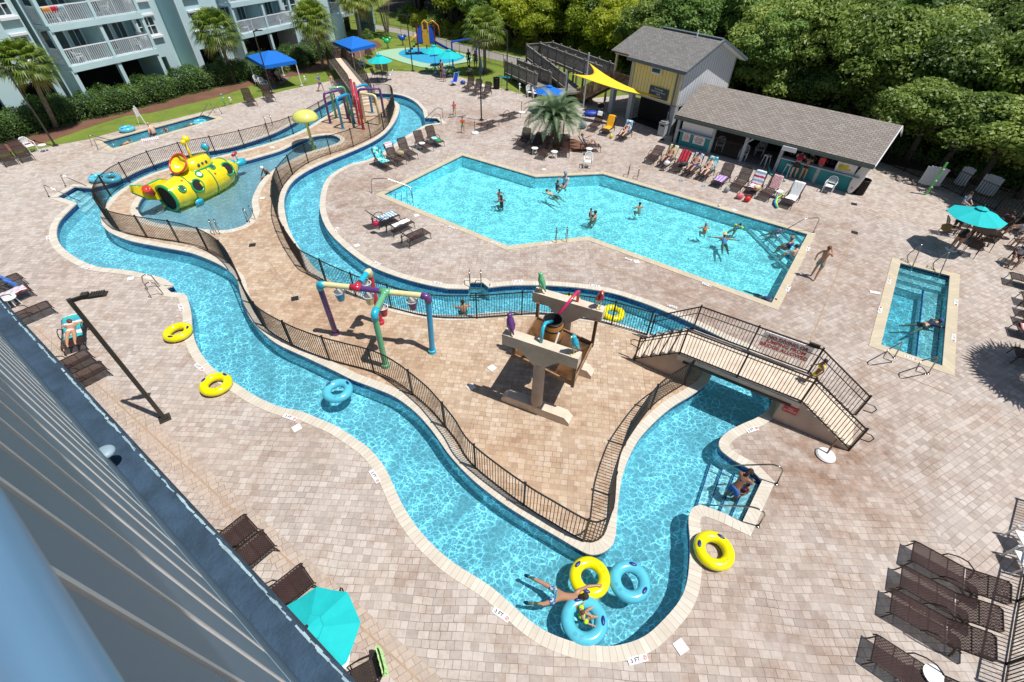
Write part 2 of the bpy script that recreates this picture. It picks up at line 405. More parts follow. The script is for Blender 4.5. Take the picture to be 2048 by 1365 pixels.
# ================================================================== SETTING: ground, deck, pools
def dedupe(p):
    o = []
    for q in p:
        if not o or math.hypot(q[0]-o[-1][0], q[1]-o[-1][1]) > 0.03: o.append(q)
    if math.hypot(o[0][0]-o[-1][0], o[0][1]-o[-1][1]) < 0.03: o.pop()
    return o
river_out = dedupe(smooth_path([
 ('l', [(190,374),(181,376),(148,374),(113,394)]),
 ('s', [(153,407),(139,420),(118,443),(112,466),(117,486),(131,502),(157,520),(195,535),(247,541),(285,548),(323,557),(341,567)]),
 ('l', [(346,572),(331,577),(341,586),(366,588)]),
 ('s', [(373,594),(381,626),(383,654),(390,687),(409,720),(434,745),(473,770),(512,795),(560,816),(599,824),(634,838),(671,854),(704,875),(736,898),(759,924),(775,950),(792,988),(808,1020),(835,1060),(870,1098),(910,1131),(950,1156),(988,1182),(1023,1213),(1061,1246),(1102,1271),(1155,1289),(1214,1296),(1258,1289),(1296,1272),(1331,1240),(1360,1205),(1375,1170),(1381,1126),(1382,1082),(1379,1040),(1386,1019),(1402,1012)]),
 ('l', [(1448,1029),(1486,1047),(1526,962),(1506,941)]),
 ('s', [(1466,919),(1443,900),(1441,882),(1459,864),(1488,849),(1517,836),(1541,815),(1545,790),(1535,755),(1517,722),(1500,701),(1448,677),(1382,645),(1329,622),(1276,602),(1224,586),(1171,577),(1118,572),(1065,570),(1013,571),(978,575)]),
 ('l', [(966,565),(940,565),(936,578)]),
 ('s', [(894,577),(852,569),(810,558),(769,544),(738,530),(716,516),(685,491),(657,461),(643,430),(641,402),(649,368),(666,348),(699,330),(740,319),(775,300),(805,278),(841,256)]),
 ('l', [(852,250),(884,246),(874,237),(850,236)]),
 ('s', [(846,220),(832,205),(814,195),(791,189),(758,187),(730,186),(700,190),(661,201),(625,222),(600,238),(549,266),(465,294),(388,307),(336,320),(285,338),(247,356),(224,366)])]))
island = dedupe(smooth_path([('s', [(211,412),(204,424),(203,436),(207,451),(223,466),(259,481),(311,492),(375,504),(413,517),(450,535),(474,558),(482,585),(490,612),(504,640),(526,664),(558,689),(616,716),(671,742),(703,758),(745,774),(790,793),(830,822),(865,860),(900,909),(945,957),(1000,1001),(1055,1037),(1111,1070),(1155,1096),(1178,1107),(1199,1106),(1219,1094),(1228,1075),(1231,1044),(1234,1010),(1241,960),(1254,920),(1275,880),(1309,842),(1345,812),(1385,788),(1413,766),(1421,750),(1414,735),(1390,716),(1350,694),(1300,670),(1263,657),(1213,642),(1150,631),(1076,625),(1005,625),(922,632),(866,630),(797,618),(755,603),(713,586),(671,569),(635,543),(600,500),(578,460),(568,420),(569,392),(583,365),(612,343),(656,322),(700,304),(744,284),(773,264),(791,240),(798,220),(796,208),(784,201),(766,197),(745,197),(715,200),(691,206),(677,213),(654,231),(615,257),(580,273),(539,287),(480,303),(398,323),(336,338),(290,354),(250,376),(228,392)])]))
main_pool = [G2(p) for p in ((766,389),(924,311),(1071,354),(1205,348),(1616,469),(1544,608),(1176,474),(1015,493))]
lane_pool = [G2(p) for p in ((1799.5,526),(1901,552),(1886,734),(1760,690))]
lap_pool = [G2(p) for p in ((203,284),(405,230),(434,238),(226,298))]
kid_pool = dedupe(smooth_path([('s', [(316,371),(290,389),(276,409),(277,427),(298,443),(345,453),(400,459),(439,462),(470,458),(495,447),(507,426),(505,408),(507,394),(516,375),(526,360),(542,345),(562,332),(590,317),(621,304),(665,291),(681,282),(675,274),(658,270),(628,273),(609,279),(588,288),(562,301),(526,312),(490,322),(440,333),(400,344),(350,357)])]))
kerb_px = [(-260,395),(0,322),(85,297),(111,291),(177,279),(274,252),(320,245),(410,223),(475,207),(568,182),(609,173),(656,163),(729,147),(788,143),(826,143.6),(861,146),(915,153),(978,171),(1051,190),(1110,205),(1140,216),(1190,196),(1262,190),(1330,215)]
deck_out = [G2(p) for p in kerb_px]+[(14,41),(22,36),(26,32.2),(30.2,28.8),(34,25),(41,18.5),(52,4),(44,-14),(9.0,-7.4),(0.12,-0.10),(-8,5.6),(-62,43.8),(-62,50)]
warm = (1.0, 0.87, 0.76)
SPOTS = [(*G2(p), r, a) for p, r, a in (((1660,930),2.9,1.0),((1500,960),1.8,0.6),((1760,860),2.6,0.5),((1420,600),3.5,0.5),((930,245),4.5,0.85),((700,400),4.5,0.55),((820,370),5,0.45),((1150,545),5.5,0.5),((1450,600),5,0.45),((1300,390),7,0.35),((1720,560),5,0.4),((1640,450),4,0.5),((1200,300),6,0.35),((620,860),2.2,0.35),((1500,1150),3.0,0.3),((740,620-50),3.5,0.5),((1800,660),5,0.3),((110,520),2.5,0.3),((1560,1230),2.5,0.35))]
M_deck = paver_mat('pavers_grey_pink', [(0.325,0.287,0.265),(0.41,0.362,0.33),(0.48,0.428,0.392),(0.56,0.515,0.48)], (1.0,0.92,0.86), 0.065, R(2), R(-27), SPOTS)
M_isle = paver_mat('pavers_tan', [(0.37,0.27,0.19),(0.46,0.345,0.245),(0.53,0.42,0.31),(0.60,0.52,0.43)], (1.0,0.86,0.74), 0.065, R(6), spots=[(*G2(p), r, a) for p, r, a in (((1110,820),3.2,0.3),((760,690),3.2,0.3),((690,265),4.5,0.75),((560,440),4.0,0.4),((620,600),2.8,0.45),((1150,950),2.4,0.2))])
holes = [river_out, main_pool, lane_pool, lap_pool]
sheet('pool_deck', deck_out, holes, 0.0, M_deck)
sheet('island_deck', island, [kid_pool], 0.0, M_isle)
M_grass = grass_mat('lawn', (0.085,0.14,0.012), (0.15,0.22,0.022), (0.24,0.30,0.04))
def rect(x0, y0, x1, y1): return [(x0,y0),(x1,y0),(x1,y1),(x0,y1)]
sheet('ground', rect(-260,-60,260,420), [[(p[0]+0.0, p[1]) for p in offset(deck_out, -0.02 if area(deck_out) < 0 else 0.02)]], -0.02, M_grass)
# bare forest floor and mulch beds
M_soil = grass_mat('forest_floor', (0.035,0.026,0.016), (0.06,0.045,0.026), (0.10,0.08,0.045))
M_mulch = grass_mat('pine_mulch', (0.11,0.045,0.028), (0.17,0.075,0.045), (0.24,0.12,0.075))
def bed(name, pxs, z, m): return sheet(name, [G2(p) for p in pxs], [], z, m)
bed('mulch_bed', [(-60,330),(0,308),(70,292),(140,268),(200,247),(250,232),(300,226),(380,207),(440,193),(500,172),(560,158),(600,150),(640,141),(690,130),(715,118),(745,103),(765,92),(755,82),(700,78),(600,95),(450,140),(330,180),(200,215),(60,255),(-60,285)], -0.010, M_mulch)
sheet('forest_floor', [(14,46),(8,56),(6,66),(-6,78),(-24,96),(-24,300),(200,300),(200,6),(60,2),(33,25),(26,32),(19,41)], [], -0.012, M_soil)
bed('palm_bed', [(1092,285),(1120,273),(1158,282),(1185,300),(1150,305),(1105,300)], 0.006, M_mulch)
# asphalt path behind the play lawn
M_path = mat('path_asphalt', (0.30,0.28,0.26), 0.9, var=0.15, scale=1.5, space='Generated')
bed('path', [(735,56),(790,66),(850,80),(900,97),(960,113),(1040,131),(1100,140),(1100,128),(1040,115),(960,98),(900,82),(850,68),(790,55),(738,47)], -0.006, M_path)
# rubber play surface
M_rub_g = mat('rubber_mint', (0.30,0.48,0.33), 0.9, scale=20); M_rub_b = mat('rubber_blue', (0.02,0.30,0.52), 0.9, scale=20)
def spath(pts): return dedupe([tuple(p) for p in catmull([G2(p) for p in pts], True, 5)])
sheet('play_surface', spath([(752,106),(790,98),(830,96),(880,98),(940,112),(942,122),(905,131),(860,137),(815,128),(775,115)]), [], 0.02, M_rub_g)
sheet('play_surface_inner', spath([(797,108),(820,98),(870,98),(915,107),(928,117),(900,126),(860,128),(820,119)]), [], 0.026, M_rub_b)
# ---- pool shells
M_tile = uvbrick_mat('pool_tile_blue', (0.008,0.035,0.17), (0.015,0.075,0.28), (0.09,0.18,0.36), 0.15, 0.15, 0.008, 0.15, off=0.0, var=0.15)
M_plaster = mat('pool_plaster', (0.52,0.74,0.80), 0.8, var=0.07, scale=0.8, space='Generated')
M_plaster2 = mat('pool_plaster_white', (0.80,0.82,0.82), 0.8, var=0.05, scale=0.8, space='Generated')
M_cope = uvbrick_mat('coping_travertine', (0.56,0.51,0.43), (0.66,0.62,0.55), (0.36,0.31,0.25), 0.15, 1.0, 0.006, 0.8, off=0.0, var=0.35)
M_cope_s = uvbrick_mat('coping_cream', (0.50,0.44,0.33), (0.58,0.50,0.36), (0.28,0.24,0.18), 0.30, 1.0, 0.005, 0.8, off=0.0, var=0.35)
def wall_strip(mb, poly, z0, z1, closed=True):
    n = len(poly); L = 0
    for i in range(n if closed else n-1):
        a, b = poly[i], poly[(i+1) % n]; l = math.hypot(b[0]-a[0], b[1]-a[1])
        mb.add([(a[0],a[1],z0),(b[0],b[1],z0),(b[0],b[1],z1),(a[0],a[1],z1)], [(0,1,2,3)], [[(L,z0),(L+l,z0),(L+l,z1),(L,z1)]]); L += l
def coping(poly, side, width, m, z_=0.014, name='coping'):
    """side +1: stones lie outside the polygon, -1: inside"""
    s = 1 if area(poly) < 0 else -1
    inner = offset(poly, -0.03*s*side); outer = offset(poly, width*s*side)
    mb = MB(); n = len(poly); L = 0
    for i in range(n):
        j = (i+1) % n; l = math.hypot(poly[j][0]-poly[i][0], poly[j][1]-poly[i][1])
        a, b, c, d = inner[i], inner[j], outer[j], outer[i]; z = z_+0.0009*(i % 6)
        mb.add([(*a,z),(*b,z),(*c,z),(*d,z)], [(0,1,2,3)], [[(L,0.05),(L+l,0.05),(L+l,0.4),(L,0.4)]])
        mb.add([(*a,z-0.06),(*b,z-0.06),(*b,z),(*a,z)], [(0,1,2,3)], [[(L,0),(L+l,0),(L+l,0.05),(L,0.05)]])
        mb.add([(*d,z-0.06),(*c,z-0.06),(*c,z),(*d,z)], [(0,3,2,1)], [[(L,0),(L,0.05),(L+l,0.05),(L+l,0)]])
        L += l
    return tag(mb.build(name, m), kind='structure')
def shell(name, outer, inners, zf, mwall, mfloor, tile=0.30):
    mb = MB()
    for p in [outer]+inners:
        mb.mi = 0; wall_strip(mb, p, -tile, 0.0); mb.mi = 1; wall_strip(mb, p, zf, -tile)
    o = mb.build(name+'_wall', [M_tile, mwall]); tag(o, kind='structure')
    sheet(name+'_floor', outer, inners, zf, mfloor)
WZ = -0.15
shell('river', river_out, [island], -0.78, M_plaster, M_plaster)
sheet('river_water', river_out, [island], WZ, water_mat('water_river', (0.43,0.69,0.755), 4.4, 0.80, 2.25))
shell('main_pool', main_pool, [], -0.80, M_plaster, M_plaster2, 0.12)
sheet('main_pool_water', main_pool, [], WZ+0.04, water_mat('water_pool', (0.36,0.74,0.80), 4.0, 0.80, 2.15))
shell('exercise_pool', lane_pool, [], -0.80, M_plaster, M_plaster, 0.15)
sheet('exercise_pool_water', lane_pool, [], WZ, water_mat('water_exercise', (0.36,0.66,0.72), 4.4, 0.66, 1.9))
shell('lap_pool', lap_pool, [], -0.55, M_plaster, M_plaster, 0.15)
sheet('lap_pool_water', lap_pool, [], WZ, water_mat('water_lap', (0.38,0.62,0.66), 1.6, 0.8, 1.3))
shell('kiddie_pool', kid_pool, [], -0.42, M_plaster, M_plaster2, 0.25)
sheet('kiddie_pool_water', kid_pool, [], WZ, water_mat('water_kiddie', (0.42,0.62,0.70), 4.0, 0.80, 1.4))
coping(river_out, 1, 0.29, M_cope, name='river_coping'); coping(island, -1, 0.29, M_cope, name='island_coping')
coping(main_pool, 1, 0.33, M_cope_s, name='main_pool_coping'); coping(lane_pool, 1, 0.36, M_cope_s, name='exercise_pool_coping')
coping(lap_pool, 1, 0.36, M_cope_s, name='lap_pool_coping'); coping(kid_pool, 1, 0.32, M_cope, name='kiddie_pool_coping')
# steps inside the pools
M_step = mat('step_white', (0.78,0.80,0.80), 0.7, var=0.06, scale=3); M_line = mat('tile_line', (0.01,0.07,0.33), 0.3)
def pool_steps(name, a, b, back_a, back_b, n, z0, dz):
    """treads from the back edge (back_a-back_b) out to the front edge (a-b)"""
    st, ln = MB(), MB()
    for i in range(n):
        f = [(1-(i+1)/n), 0]; t1 = 1-(i+1)/n
        lerp = lambda p, q, t: (p[0]+(q[0]-p[0])*t, p[1]+(q[1]-p[1])*t)
        t0, t1 = i/n, (i+1)/n
        q = [lerp(back_a, a, t0), lerp(back_b, b, t0), lerp(back_b, b, t1), lerp(back_a, a, t1)]
        z = z0-dz*i
        st.prism(q, -0.785, z)
        e0 = lerp(q[3], q[0], 0.09); e1 = lerp(q[2], q[1], 0.09)
        ln.add([(*q[3], z+0.004), (*q[2], z+0.004), (*e1, z+0.004), (*e0, z+0.004)], [(0,1,2,3)])
    tag(st.build(name, M_step), kind='structure'); tag(ln.build(name+'_edging', M_line), kind='structure')
pool_steps('river_entry_steps', G2((1432,905)), G2((1398,1014)), G2((1524,965)), G2((1484,1044)), 4, -0.22, 0.14)
pool_steps('main_pool_corner_steps', G2((1505,438)), G2((1590,520)), G2((1614,470)), G2((1613,472)), 5, -0.16, 0.11)
pool_steps('main_pool_end_steps', G2((822,361)), G2((826,417)), G2((768,388)), G2((768,390)), 5, -0.16, 0.11)
pool_steps('river_west_steps', G2((190,378)), G2((158,406)), G2((150,375)), G2((116,394)), 4, -0.22, 0.14)
pool_steps('river_north_steps', G2((853,237)), G2((855,250)), G2((873,238)), G2((882,246)), 3, -0.22, 0.14)
pool_steps('exercise_pool_steps', G2((1790,556)), G2((1899,588)), G2((1799,529)), G2((1901,556)), 3, -0.18, 0.14)
pool_steps('exercise_pool_bench', G2((1858,545)), G2((1842,716)), G2((1899,556)), G2((1884,730)), 1, -0.45, 0.1)
# drains in the deck
M_strip = mat('strip_drain', (0.38,0.27,0.18), 0.7, scale=3)
M_border = paver_mat('pavers_border', [(0.36,0.30,0.26),(0.42,0.35,0.30),(0.47,0.39,0.33),(0.50,0.43,0.37)], (1,0.92,0.86), 0.01, R(-35))
def strip(pa, pb, wdt, z, m, name):
    a, b = Vector(G2(pa)), Vector(G2(pb)); d = (b-a).normalized(); n_ = Vector((-d.y, d.x))*wdt/2
    mb = MB(); mb.add([(*(a-n_),z),(*(b-n_),z),(*(b+n_),z),(*(a+n_),z)], [(0,1,2,3)]); return tag(mb.build(name, m), kind='structure')
for i, (a, b) in enumerate([((70,655),(880,1400)), ((1708,466),(1600,735)), ((1712,716),(1905,790)), ((536,520),(590,596)), ((1190,525),(1640,690)), ((730,640-66),(770,525)), ((300,262),(500,330)), ((1150,210),(930,300))]):
    if i in (5, 6, 7): continue
    strip(a, b, 0.045, 0.009, M_strip, 'strip_drain')
    if i == 0: strip(a, b, 0.62, 0.005, M_border, 'border_pavers')
# ================================================================== materials shared by objects
M_blk = mat('black_aluminium', (0.022,0.018,0.016), 0.4, 0.3)
M_brz = mat('bronze_frame', (0.045,0.030,0.024), 0.35, 0.5)
M_steel = mat('stainless_rail', (0.42,0.38,0.33), 0.22, 1.0, var=0.2)
M_white = mat('white_plastic', (0.80,0.81,0.82), 0.35, var=0.03)
M_conc = mat('concrete_cream', (0.62,0.52,0.42), 0.85, var=0.14, scale=2.5, bumpy=0.15)
M_conc_side = mat('concrete_pink', (0.50,0.39,0.31), 0.9, var=0.14, scale=1.6, bumpy=0.2)
M_aqua = mat('stucco_aqua', (0.47,0.635,0.68), 0.9, var=0.06, scale=0.5, bumpy=0.25)
M_trimw = mat('white_trim', (0.74,0.76,0.80), 0.5, var=0.03)
M_glass = mat('window_glass', (0.06,0.10,0.11), 0.06, 0.0, var=0.3, scale=0.8)
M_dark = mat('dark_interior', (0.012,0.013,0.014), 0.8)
M_wood = mat('weathered_wood', (0.20,0.185,0.17), 0.85, var=0.35, scale=3, bumpy=0.2)
M_woodb = mat('stained_wood', (0.26,0.16,0.09), 0.75, var=0.4, scale=3, bumpy=0.2)
M_wet = mat('wet_plywood', (0.13,0.065,0.028), 0.35, var=0.6, scale=2.2, bumpy=0.1)
M_red = mat('sign_red', (0.50,0.03,0.035), 0.5); M_signw = mat('sign_white', (0.78,0.74,0.72), 0.5)
M_blktxt = mat('lettering_black', (0.02,0.02,0.022), 0.6)
def C_(name, c, rough=0.3, coat=0.3): return mat(name, c, rough, var=0.08, coat=coat)
M_yel = C_('pvc_yellow', (0.86,0.74,0.02)); M_cream = C_('pvc_cream', (0.74,0.66,0.36)); M_pur = C_('pvc_purple', (0.12,0.045,0.20))
M_blu = C_('pvc_blue', (0.02,0.30,0.55)); M_cya = C_('pvc_cyan', (0.02,0.42,0.60)); M_grn = C_('pvc_green', (0.13,0.42,0.22)); M_rd = C_('pvc_red', (0.50,0.02,0.05))
M_teal = mat('canvas_teal', (0.005,0.47,0.49), 0.85, var=0.05, bumpy=0.05); M_bluec = mat('canvas_blue', (0.0,0.135,0.56), 0.85, var=0.06, bumpy=0.05)
M_navy = mat('canvas_navy', (0.012,0.06,0.10), 0.85)
def text_obj(s, size, m, M, parent=None, name='lettering', depth=0.004, align='CENTER', bold=0.0, sx=1.0):
    cu = bpy.data.curves.new('t', 'FONT'); cu.body = s; cu.size = size; cu.align_x = align; cu.align_y = 'CENTER'; cu.extrude = depth; cu.offset = bold; cu.resolution_u = 2
    cu.space_line = 0.95
    to = bpy.data.objects.new('t', cu); COL.objects.link(to)
    me = bpy.data.meshes.new_from_object(to); bpy.data.objects.remove(to); bpy.data.curves.remove(cu)
    me.materials.clear(); me.materials.append(m); me.name = name
    o = bpy.data.objects.new(name, me); COL.objects.link(o)
    o.parent = parent; o.matrix_world = M @ Matrix.Diagonal((sx, 1, 1, 1)) if not parent else M
    if parent: o.matrix_local = M @ Matrix.Diagonal((sx, 1, 1, 1))
    return o
def frame(o, x, y):
    """matrix with origin o, X axis x and Y axis y"""
    x = Vector(x).normalized(); y = Vector(y).normalized(); z = x.cross(y).normalized(); y = z.cross(x)
    return Matrix(((x.x,y.x,z.x,o[0]),(x.y,y.y,z.y,o[1]),(x.z,y.z,z.z,o[2]),(0,0,0,1)))
# ------------------------------------------------------------------ railings
def resample(path, step):
    P = [Vector((p[0], p[1], p[2] if len(p) > 2 else 0)) for p in path]; out = [P[0]]; acc = 0
    for a, b in zip(P, P[1:]):
        L = (b-a).length; t = step-acc
        while t <= L: out.append(a+(b-a)*(t/L)); t += step
        acc = L-(t-step)
    return out
def make_fence(label, path, h=1.2, span=1.85, gap=0.105, z0=0.0, cat='fence', m=None, pk=0.018, post=0.055, rails=(1.0, 0.07), name='metal_fence', group=None, trim=0.0):
    m = m or M_blk; root = empty(name, label=label, cat=cat, group=group); pts = resample(path, gap); per = max(2, round(span/gap))
    i = 0; n = len(pts)
    while i < n-1:
        j = min(i+per, n-1)
        if n-1-j < per*0.35: j = n-1
        mb = MB()
        for zz in rails:
            zr = zz*h if zz == 1.0 else zz
            sub = list(range(i, j, 2))+[j]
            for a, b in zip(sub, sub[1:]):
                A, B = pts[a]+Vector((0,0,zr+z0)), pts[b]+Vector((0,0,zr+z0)); d = (B-A)*0.02; mb.bar(A-d, B+d, 0.04 if zz == 1.0 else 0.03, 0.03)
        for k in range(i+1, j): mb.bar(pts[k]+Vector((0,0,0.05+z0)), pts[k]+Vector((0,0,h-0.012+z0)), pk)
        mb.build('picket_panel', m, root)
        p = pts[i]; MB().bar(p+Vector((0,0,z0)), p+Vector((0,0,h+0.05+z0)), post).box((p.x, p.y, h+0.06+z0), (post+0.02, post+0.02, 0.02)).build('post', m, root)
        i = j
    p = pts[-1]; MB().bar(p+Vector((0,0,z0)), p+Vector((0,0,h+0.05+z0)), post).build('post', m, root)
    return root
def pxpath(px, z=0.0, n=5, sm=True):
    w_ = [G2(p, z) for p in px]; return [tuple(p) for p in catmull(w_, False, n)] if sm else w_
make_fence('black picket fence curving round the front of the island from footbridge to submarine',
  pxpath([(1369,770),(1325,797),(1296,823),(1270,858),(1248,893),(1235,926),(1225,960),(1219,990),(1216,1030),(1212,1060),(1200,1079),(1177,1086),(1150,1075),(1098,1044),(1059,1020),(993,972),(940,926),(913,883),(880,842),(854,814),(799,770),(755,748),(700,733),(651,719),(594,696),(539,664),(516,635),(500,606),(488,578),(474,548),(455,525),(420,503),(375,489),(320,480),(270,472),(236,461),(215,440),(210,424)]))
make_fence('black picket fence along the rear bank of the island beside the yellow submarine',
  pxpath([(210,422),(216,402),(230,386),(250,371),(300,347),(340,333),(398,317),(450,307),(503,294),(585,270),(640,240),(676,218)]))
make_fence('black picket fence from the rainbow spray arches down the middle channel past the buckets',
  pxpath([(752,201),(770,198),(786,203),(789,218),(777,250),(760,267),(737,280),(700,297),(665,308),(628,322),(597,340),(573,365),(560,390),(556,425),(562,455),(580,495),(610,540),(630,553),(670,574),(727,599),(800,622),(866,636),(940,638),(1005,634),(1072,630),(1150,637),(1200,645),(1250,659),(1296,672)]))
# ------------------------------------------------------------------ front footbridge
def bridge():
    o = Vector((4.67, 12.44, 0)); d = Vector((0.8438, -0.5366, 0)); n = Vector((0.5366, 0.8438, 0)); W = 1.62; L = 7.27; Z = 1.12
    root = empty('footbridge', o, math.atan2(d.y, d.x), 'cream concrete footbridge with black railings and stairs over the near channel', 'bridge')
    sL, sR = 1.45, 5.4
    b = MB()
    def stair(s0, s1, k, rev):
        pts = [(s0, 0)]; w_ = (s1-s0)/k; prof = [(s0, 0.0)]
        for i in range(k): prof += [(s0+i*w_, Z*(i+1)/(k+0)), (s0+(i+1)*w_, Z*(i+1)/(k+0))]
        return prof
    pl_ = stair(0.0, sL, 5, False)[:-1]+[(sL+0.42, Z), (sL+0.42, 0.0)]
    pr_ = [(L-x, z) for x, z in stair(0.0, L-sR, 7, True)[:-1]]+[(sR-0.45, Z), (sR-0.45, 0.0)]
    def ext(prof, y0, y1, mb):
        k = len(prof); a_ = sum(prof[i-1][0]*prof[i][1]-prof[i][0]*prof[i-1][1] for i in range(k))
        p = prof if a_ > 0 else prof[::-1]
        vs = [(x, y0, z) for x, z in p]+[(x, y1, z) for x, z in p]
        # front and back outlines are fanned in strips so they stay planar
        mb.add(vs, [tuple(range(k)), tuple(range(k, 2*k))[::-1]]+[((i+1) % k, i, k+i, k+(i+1) % k) for i in range(k)])
    for pr in (pl_, pr_):
        mb = MB(); ext(pr, 0.02, W-0.02, mb); mb.build('stair', M_conc_side, root)
    # treads, lighter
    for side, s0, s1, k in ((0, 0.0, sL, 5), (1, sR, L, 7)):
        mb = MB(); w_ = (s1-s0)/k
        for i in range(k):
            z = Z*(i+1)/k; x0 = s0+i*w_
            if side: x0 = L-(i+1)*w_
            mb.box((x0+w_/2, W/2, z+0.008), (w_+0.03, W-0.04, 0.02))
        mb.build('tread', M_conc, root)
    MB().box(((sL+sR)/2, W/2, Z-0.10), (sR-sL+0.05, W+0.04, 0.22)).box(((sL+sR)/2, W/2, Z+0.018), (sR-sL+0.02, W-0.05, 0.02)).build('deck_slab', M_conc, root)
    MB().box(((sL+sR)/2, -0.03, Z-0.2), (sR-sL-0.4, 0.05, 0.09)).build('edge_beam', M_brz, root)
    # railings
    hr = 1.12
    def zat(s): return Z*max(0, min(1, s/sL)) if s < sL else (Z if s < sR else Z*max(0, (L-s)/(L-sR)))
    for y in (0.03, W-0.03):
        mb = MB(); ss = [0, sL, (sL+sR)/2, sR, L]
        P = [Vector((s, y, zat(s))) for s in (0, sL, sR, L)]
        for a, b_ in zip(P, P[1:]):
            for hh, t in ((hr, 0.045), (0.10, 0.03)): mb.bar(a+Vector((0,0,hh)), b_+Vector((0,0,hh)), t, 0.035)
        s = 0.09
        while s < L-0.03:
            zz = zat(s)
            if min(abs(s-q) for q in ss) > 0.05: mb.bar((s, y, zz+0.09), (s, y, zz+hr), 0.017)
            s += 0.108
        mb.build('railing', M_blk, root)
        for s in ss: MB().bar((s, y, zat(s)-0.02), (s, y, zat(s)+hr+0.07), 0.055).build('post', M_blk, root)
        yi = y+(0.10 if y < 1 else -0.10)
        path = [(-0.30, yi, 0.62), (-0.34, yi, 0.80), (-0.22, yi, 0.90), (0.0, yi, 0.90), (sL, yi, Z+0.9), (sR, yi, Z+0.9), (L, yi, 0.90), (L+0.22, yi, 0.90), (L+0.34, yi, 0.80), (L+0.30, yi, 0.60), (L+0.05, yi, 0.58)]
        MB().tube([(0, yi, 0.58)]+path, 0.019, 6).build('handrail', M_blk, root)
    # sign boards
    sg = MB().box((4.42, W-0.075, Z+0.76), (1.5, 0.025, 0.66)).build('sign_board', mat('sign_pale', (0.93,0.90,0.88), 0.5), root)
    text_obj('NO DIVING OR\nJUMPING FROM\nBRIDGE ALLOWED', 0.20, M_red, frame((4.42, W-0.092, Z+0.74), (1,0,0), (0,0,1)), root, 'sign_lettering', 0.002, bold=0.007, sx=0.9)
    MB().box((5.12, W-0.08, Z+hr+0.07), (0.32, 0.07, 0.13)).build('lamp_box', M_dark, root)
    MB().box((5.28, -0.005, 0.72), (0.42, 0.02, 0.30)).build('warning_plate', M_red, root)
    text_obj('NO\nJUMPING', 0.095, M_signw, frame((5.28, -0.018, 0.72), (1,0,0), (0,0,1)), root, 'plate_lettering', 0.002)
    return root
bridge()
# ------------------------------------------------------------------ rear footbridge with mesh-sided steps
def rear_bridge():
    a = G(733, 214); b = G(672, 132); d = Vector((b.x-a.x, b.y-a.y, 0)); L = d.length; d.normalize()
    root = empty('footbridge', a, math.atan2(d.y, d.x), 'small cream footbridge with black mesh sides behind the rainbow arches', 'bridge')
    W = 1.6; Z = 1.0; k = 6; sl_ = 1.9
    for side in (0, 1):
        mb = MB()
        for i in range(k):
            x0 = i*sl_/k; x = x0 if not side else L-x0-sl_/k
            mb.box((x+sl_/k/2, 0, Z*(i+1)/k/2), (sl_/k+(0.002 if i % 2 else 0), W-i*0.002, Z*(i+1)/k))
        mb.build('stair', M_conc, root)
    MB().box((L/2, 0, Z-0.1), (L-2*sl_, W, 0.2)).build('deck_slab', M_conc, root)
    M_net = mesh_fabric('dark_netting', (0.03,0.025,0.02), 0.22)
    for y in (-W/2, W/2):
        pts = [(0,0),(sl_,Z),(L-sl_,Z),(L,0)]
        mb = MB(); ps = MB()
        for (x0,z0),(x1,z1) in zip(pts, pts[1:]):
            mb.add([(x0,y,z0+0.08),(x1,y,z1+0.08),(x1,y,z1+1.1),(x0,y,z0+1.1)], [(0,1,2,3)])
            ps.bar((x0,y,z0+1.12),(x1,y,z1+1.12),0.05); ps.bar((x0,y,z0+0.08),(x1,y,z1+0.08),0.03)
            kk = max(1, round((x1-x0)/0.9))
            for q in range(kk): t = q/kk; ps.bar((x0+(x1-x0)*t,y,z0+(z1-z0)*t),(x0+(x1-x0)*t,y,z0+(z1-z0)*t+1.15),0.05)
        mb.build('side_netting', M_net, root); ps.bar((L,y,0),(L,y,1.15),0.05).build('railing', M_blk, root)
rear_bridge()
# ------------------------------------------------------------------ swim tubes
M_tubeY = C_('vinyl_yellow', (0.80,0.72,0.0), 0.18, 0.6); M_tubeB = C_('vinyl_sky_blue', (0.10,0.50,0.66), 0.18, 0.6); M_hand = mat('handle_navy', (0.01,0.03,0.22), 0.4)
def tube_proto(m):
    root = empty('swim_tube')
    mb = MB().torus((0,0,0.15), 0.375, 0.155, 44, 16, squash=0.92)
    t = mb.build('ring', m, root, smooth=True)
    for k, a in enumerate((0.5, 0.5+PI*0.62)):
        c = Vector((math.cos(a)*0.40, math.sin(a)*0.40, 0.292)); td = Vector((-math.sin(a), math.cos(a), 0))
        MB().ball(c, 0.085, 12, 6, (1.25, 0.55, 0.3), Matrix(((td.x,-td.y,0),(td.y,td.x,0),(0,0,1)))).build('handle', M_hand, root, smooth=True)
    pr = MB()
    for a in (PI*1.45, PI*1.56):
        pr.grid(lambda u, v: ((0.375+0.155*math.cos(1.25+v*0.5))*math.cos(a+u*0.22), (0.375+0.155*math.cos(1.25+v*0.5))*math.sin(a+u*0.22), 0.1525+0.155*0.92*math.sin(1.25+v*0.5)+0.002), 4, 4)
    pr.build('printed_panel', mat('tube_print_'+m.name, tuple(c*0.72 for c in ((0.80,0.72,0.0) if 'yellow' in m.name else (0.10,0.50,0.66))), 0.3), root)
    return root
tY, tB = tube_proto(M_tubeY), tube_proto(M_tubeB); usedT = set()
def put_tube(px, py, kind, label, z=0.015, rz=0.0, tilt=(0, 0), s=1.0):
    p = tY if kind == 'y' else tB
    o = p if kind not in usedT else copy_tree(p); usedT.add(kind)
    g = G(px, py, z+0.12); o.location = (g.x, g.y, z); o.rotation_euler = (tilt[0], tilt[1], rz); o.scale = (s, s, s)
    tag(o, label, 'swim tube', 'inflatable swim tubes'); return o
FL = -0.21
put_tube(356,666,'y','yellow swim tube on the left bank pavers, farther from the lamp post base', rz=4.2)
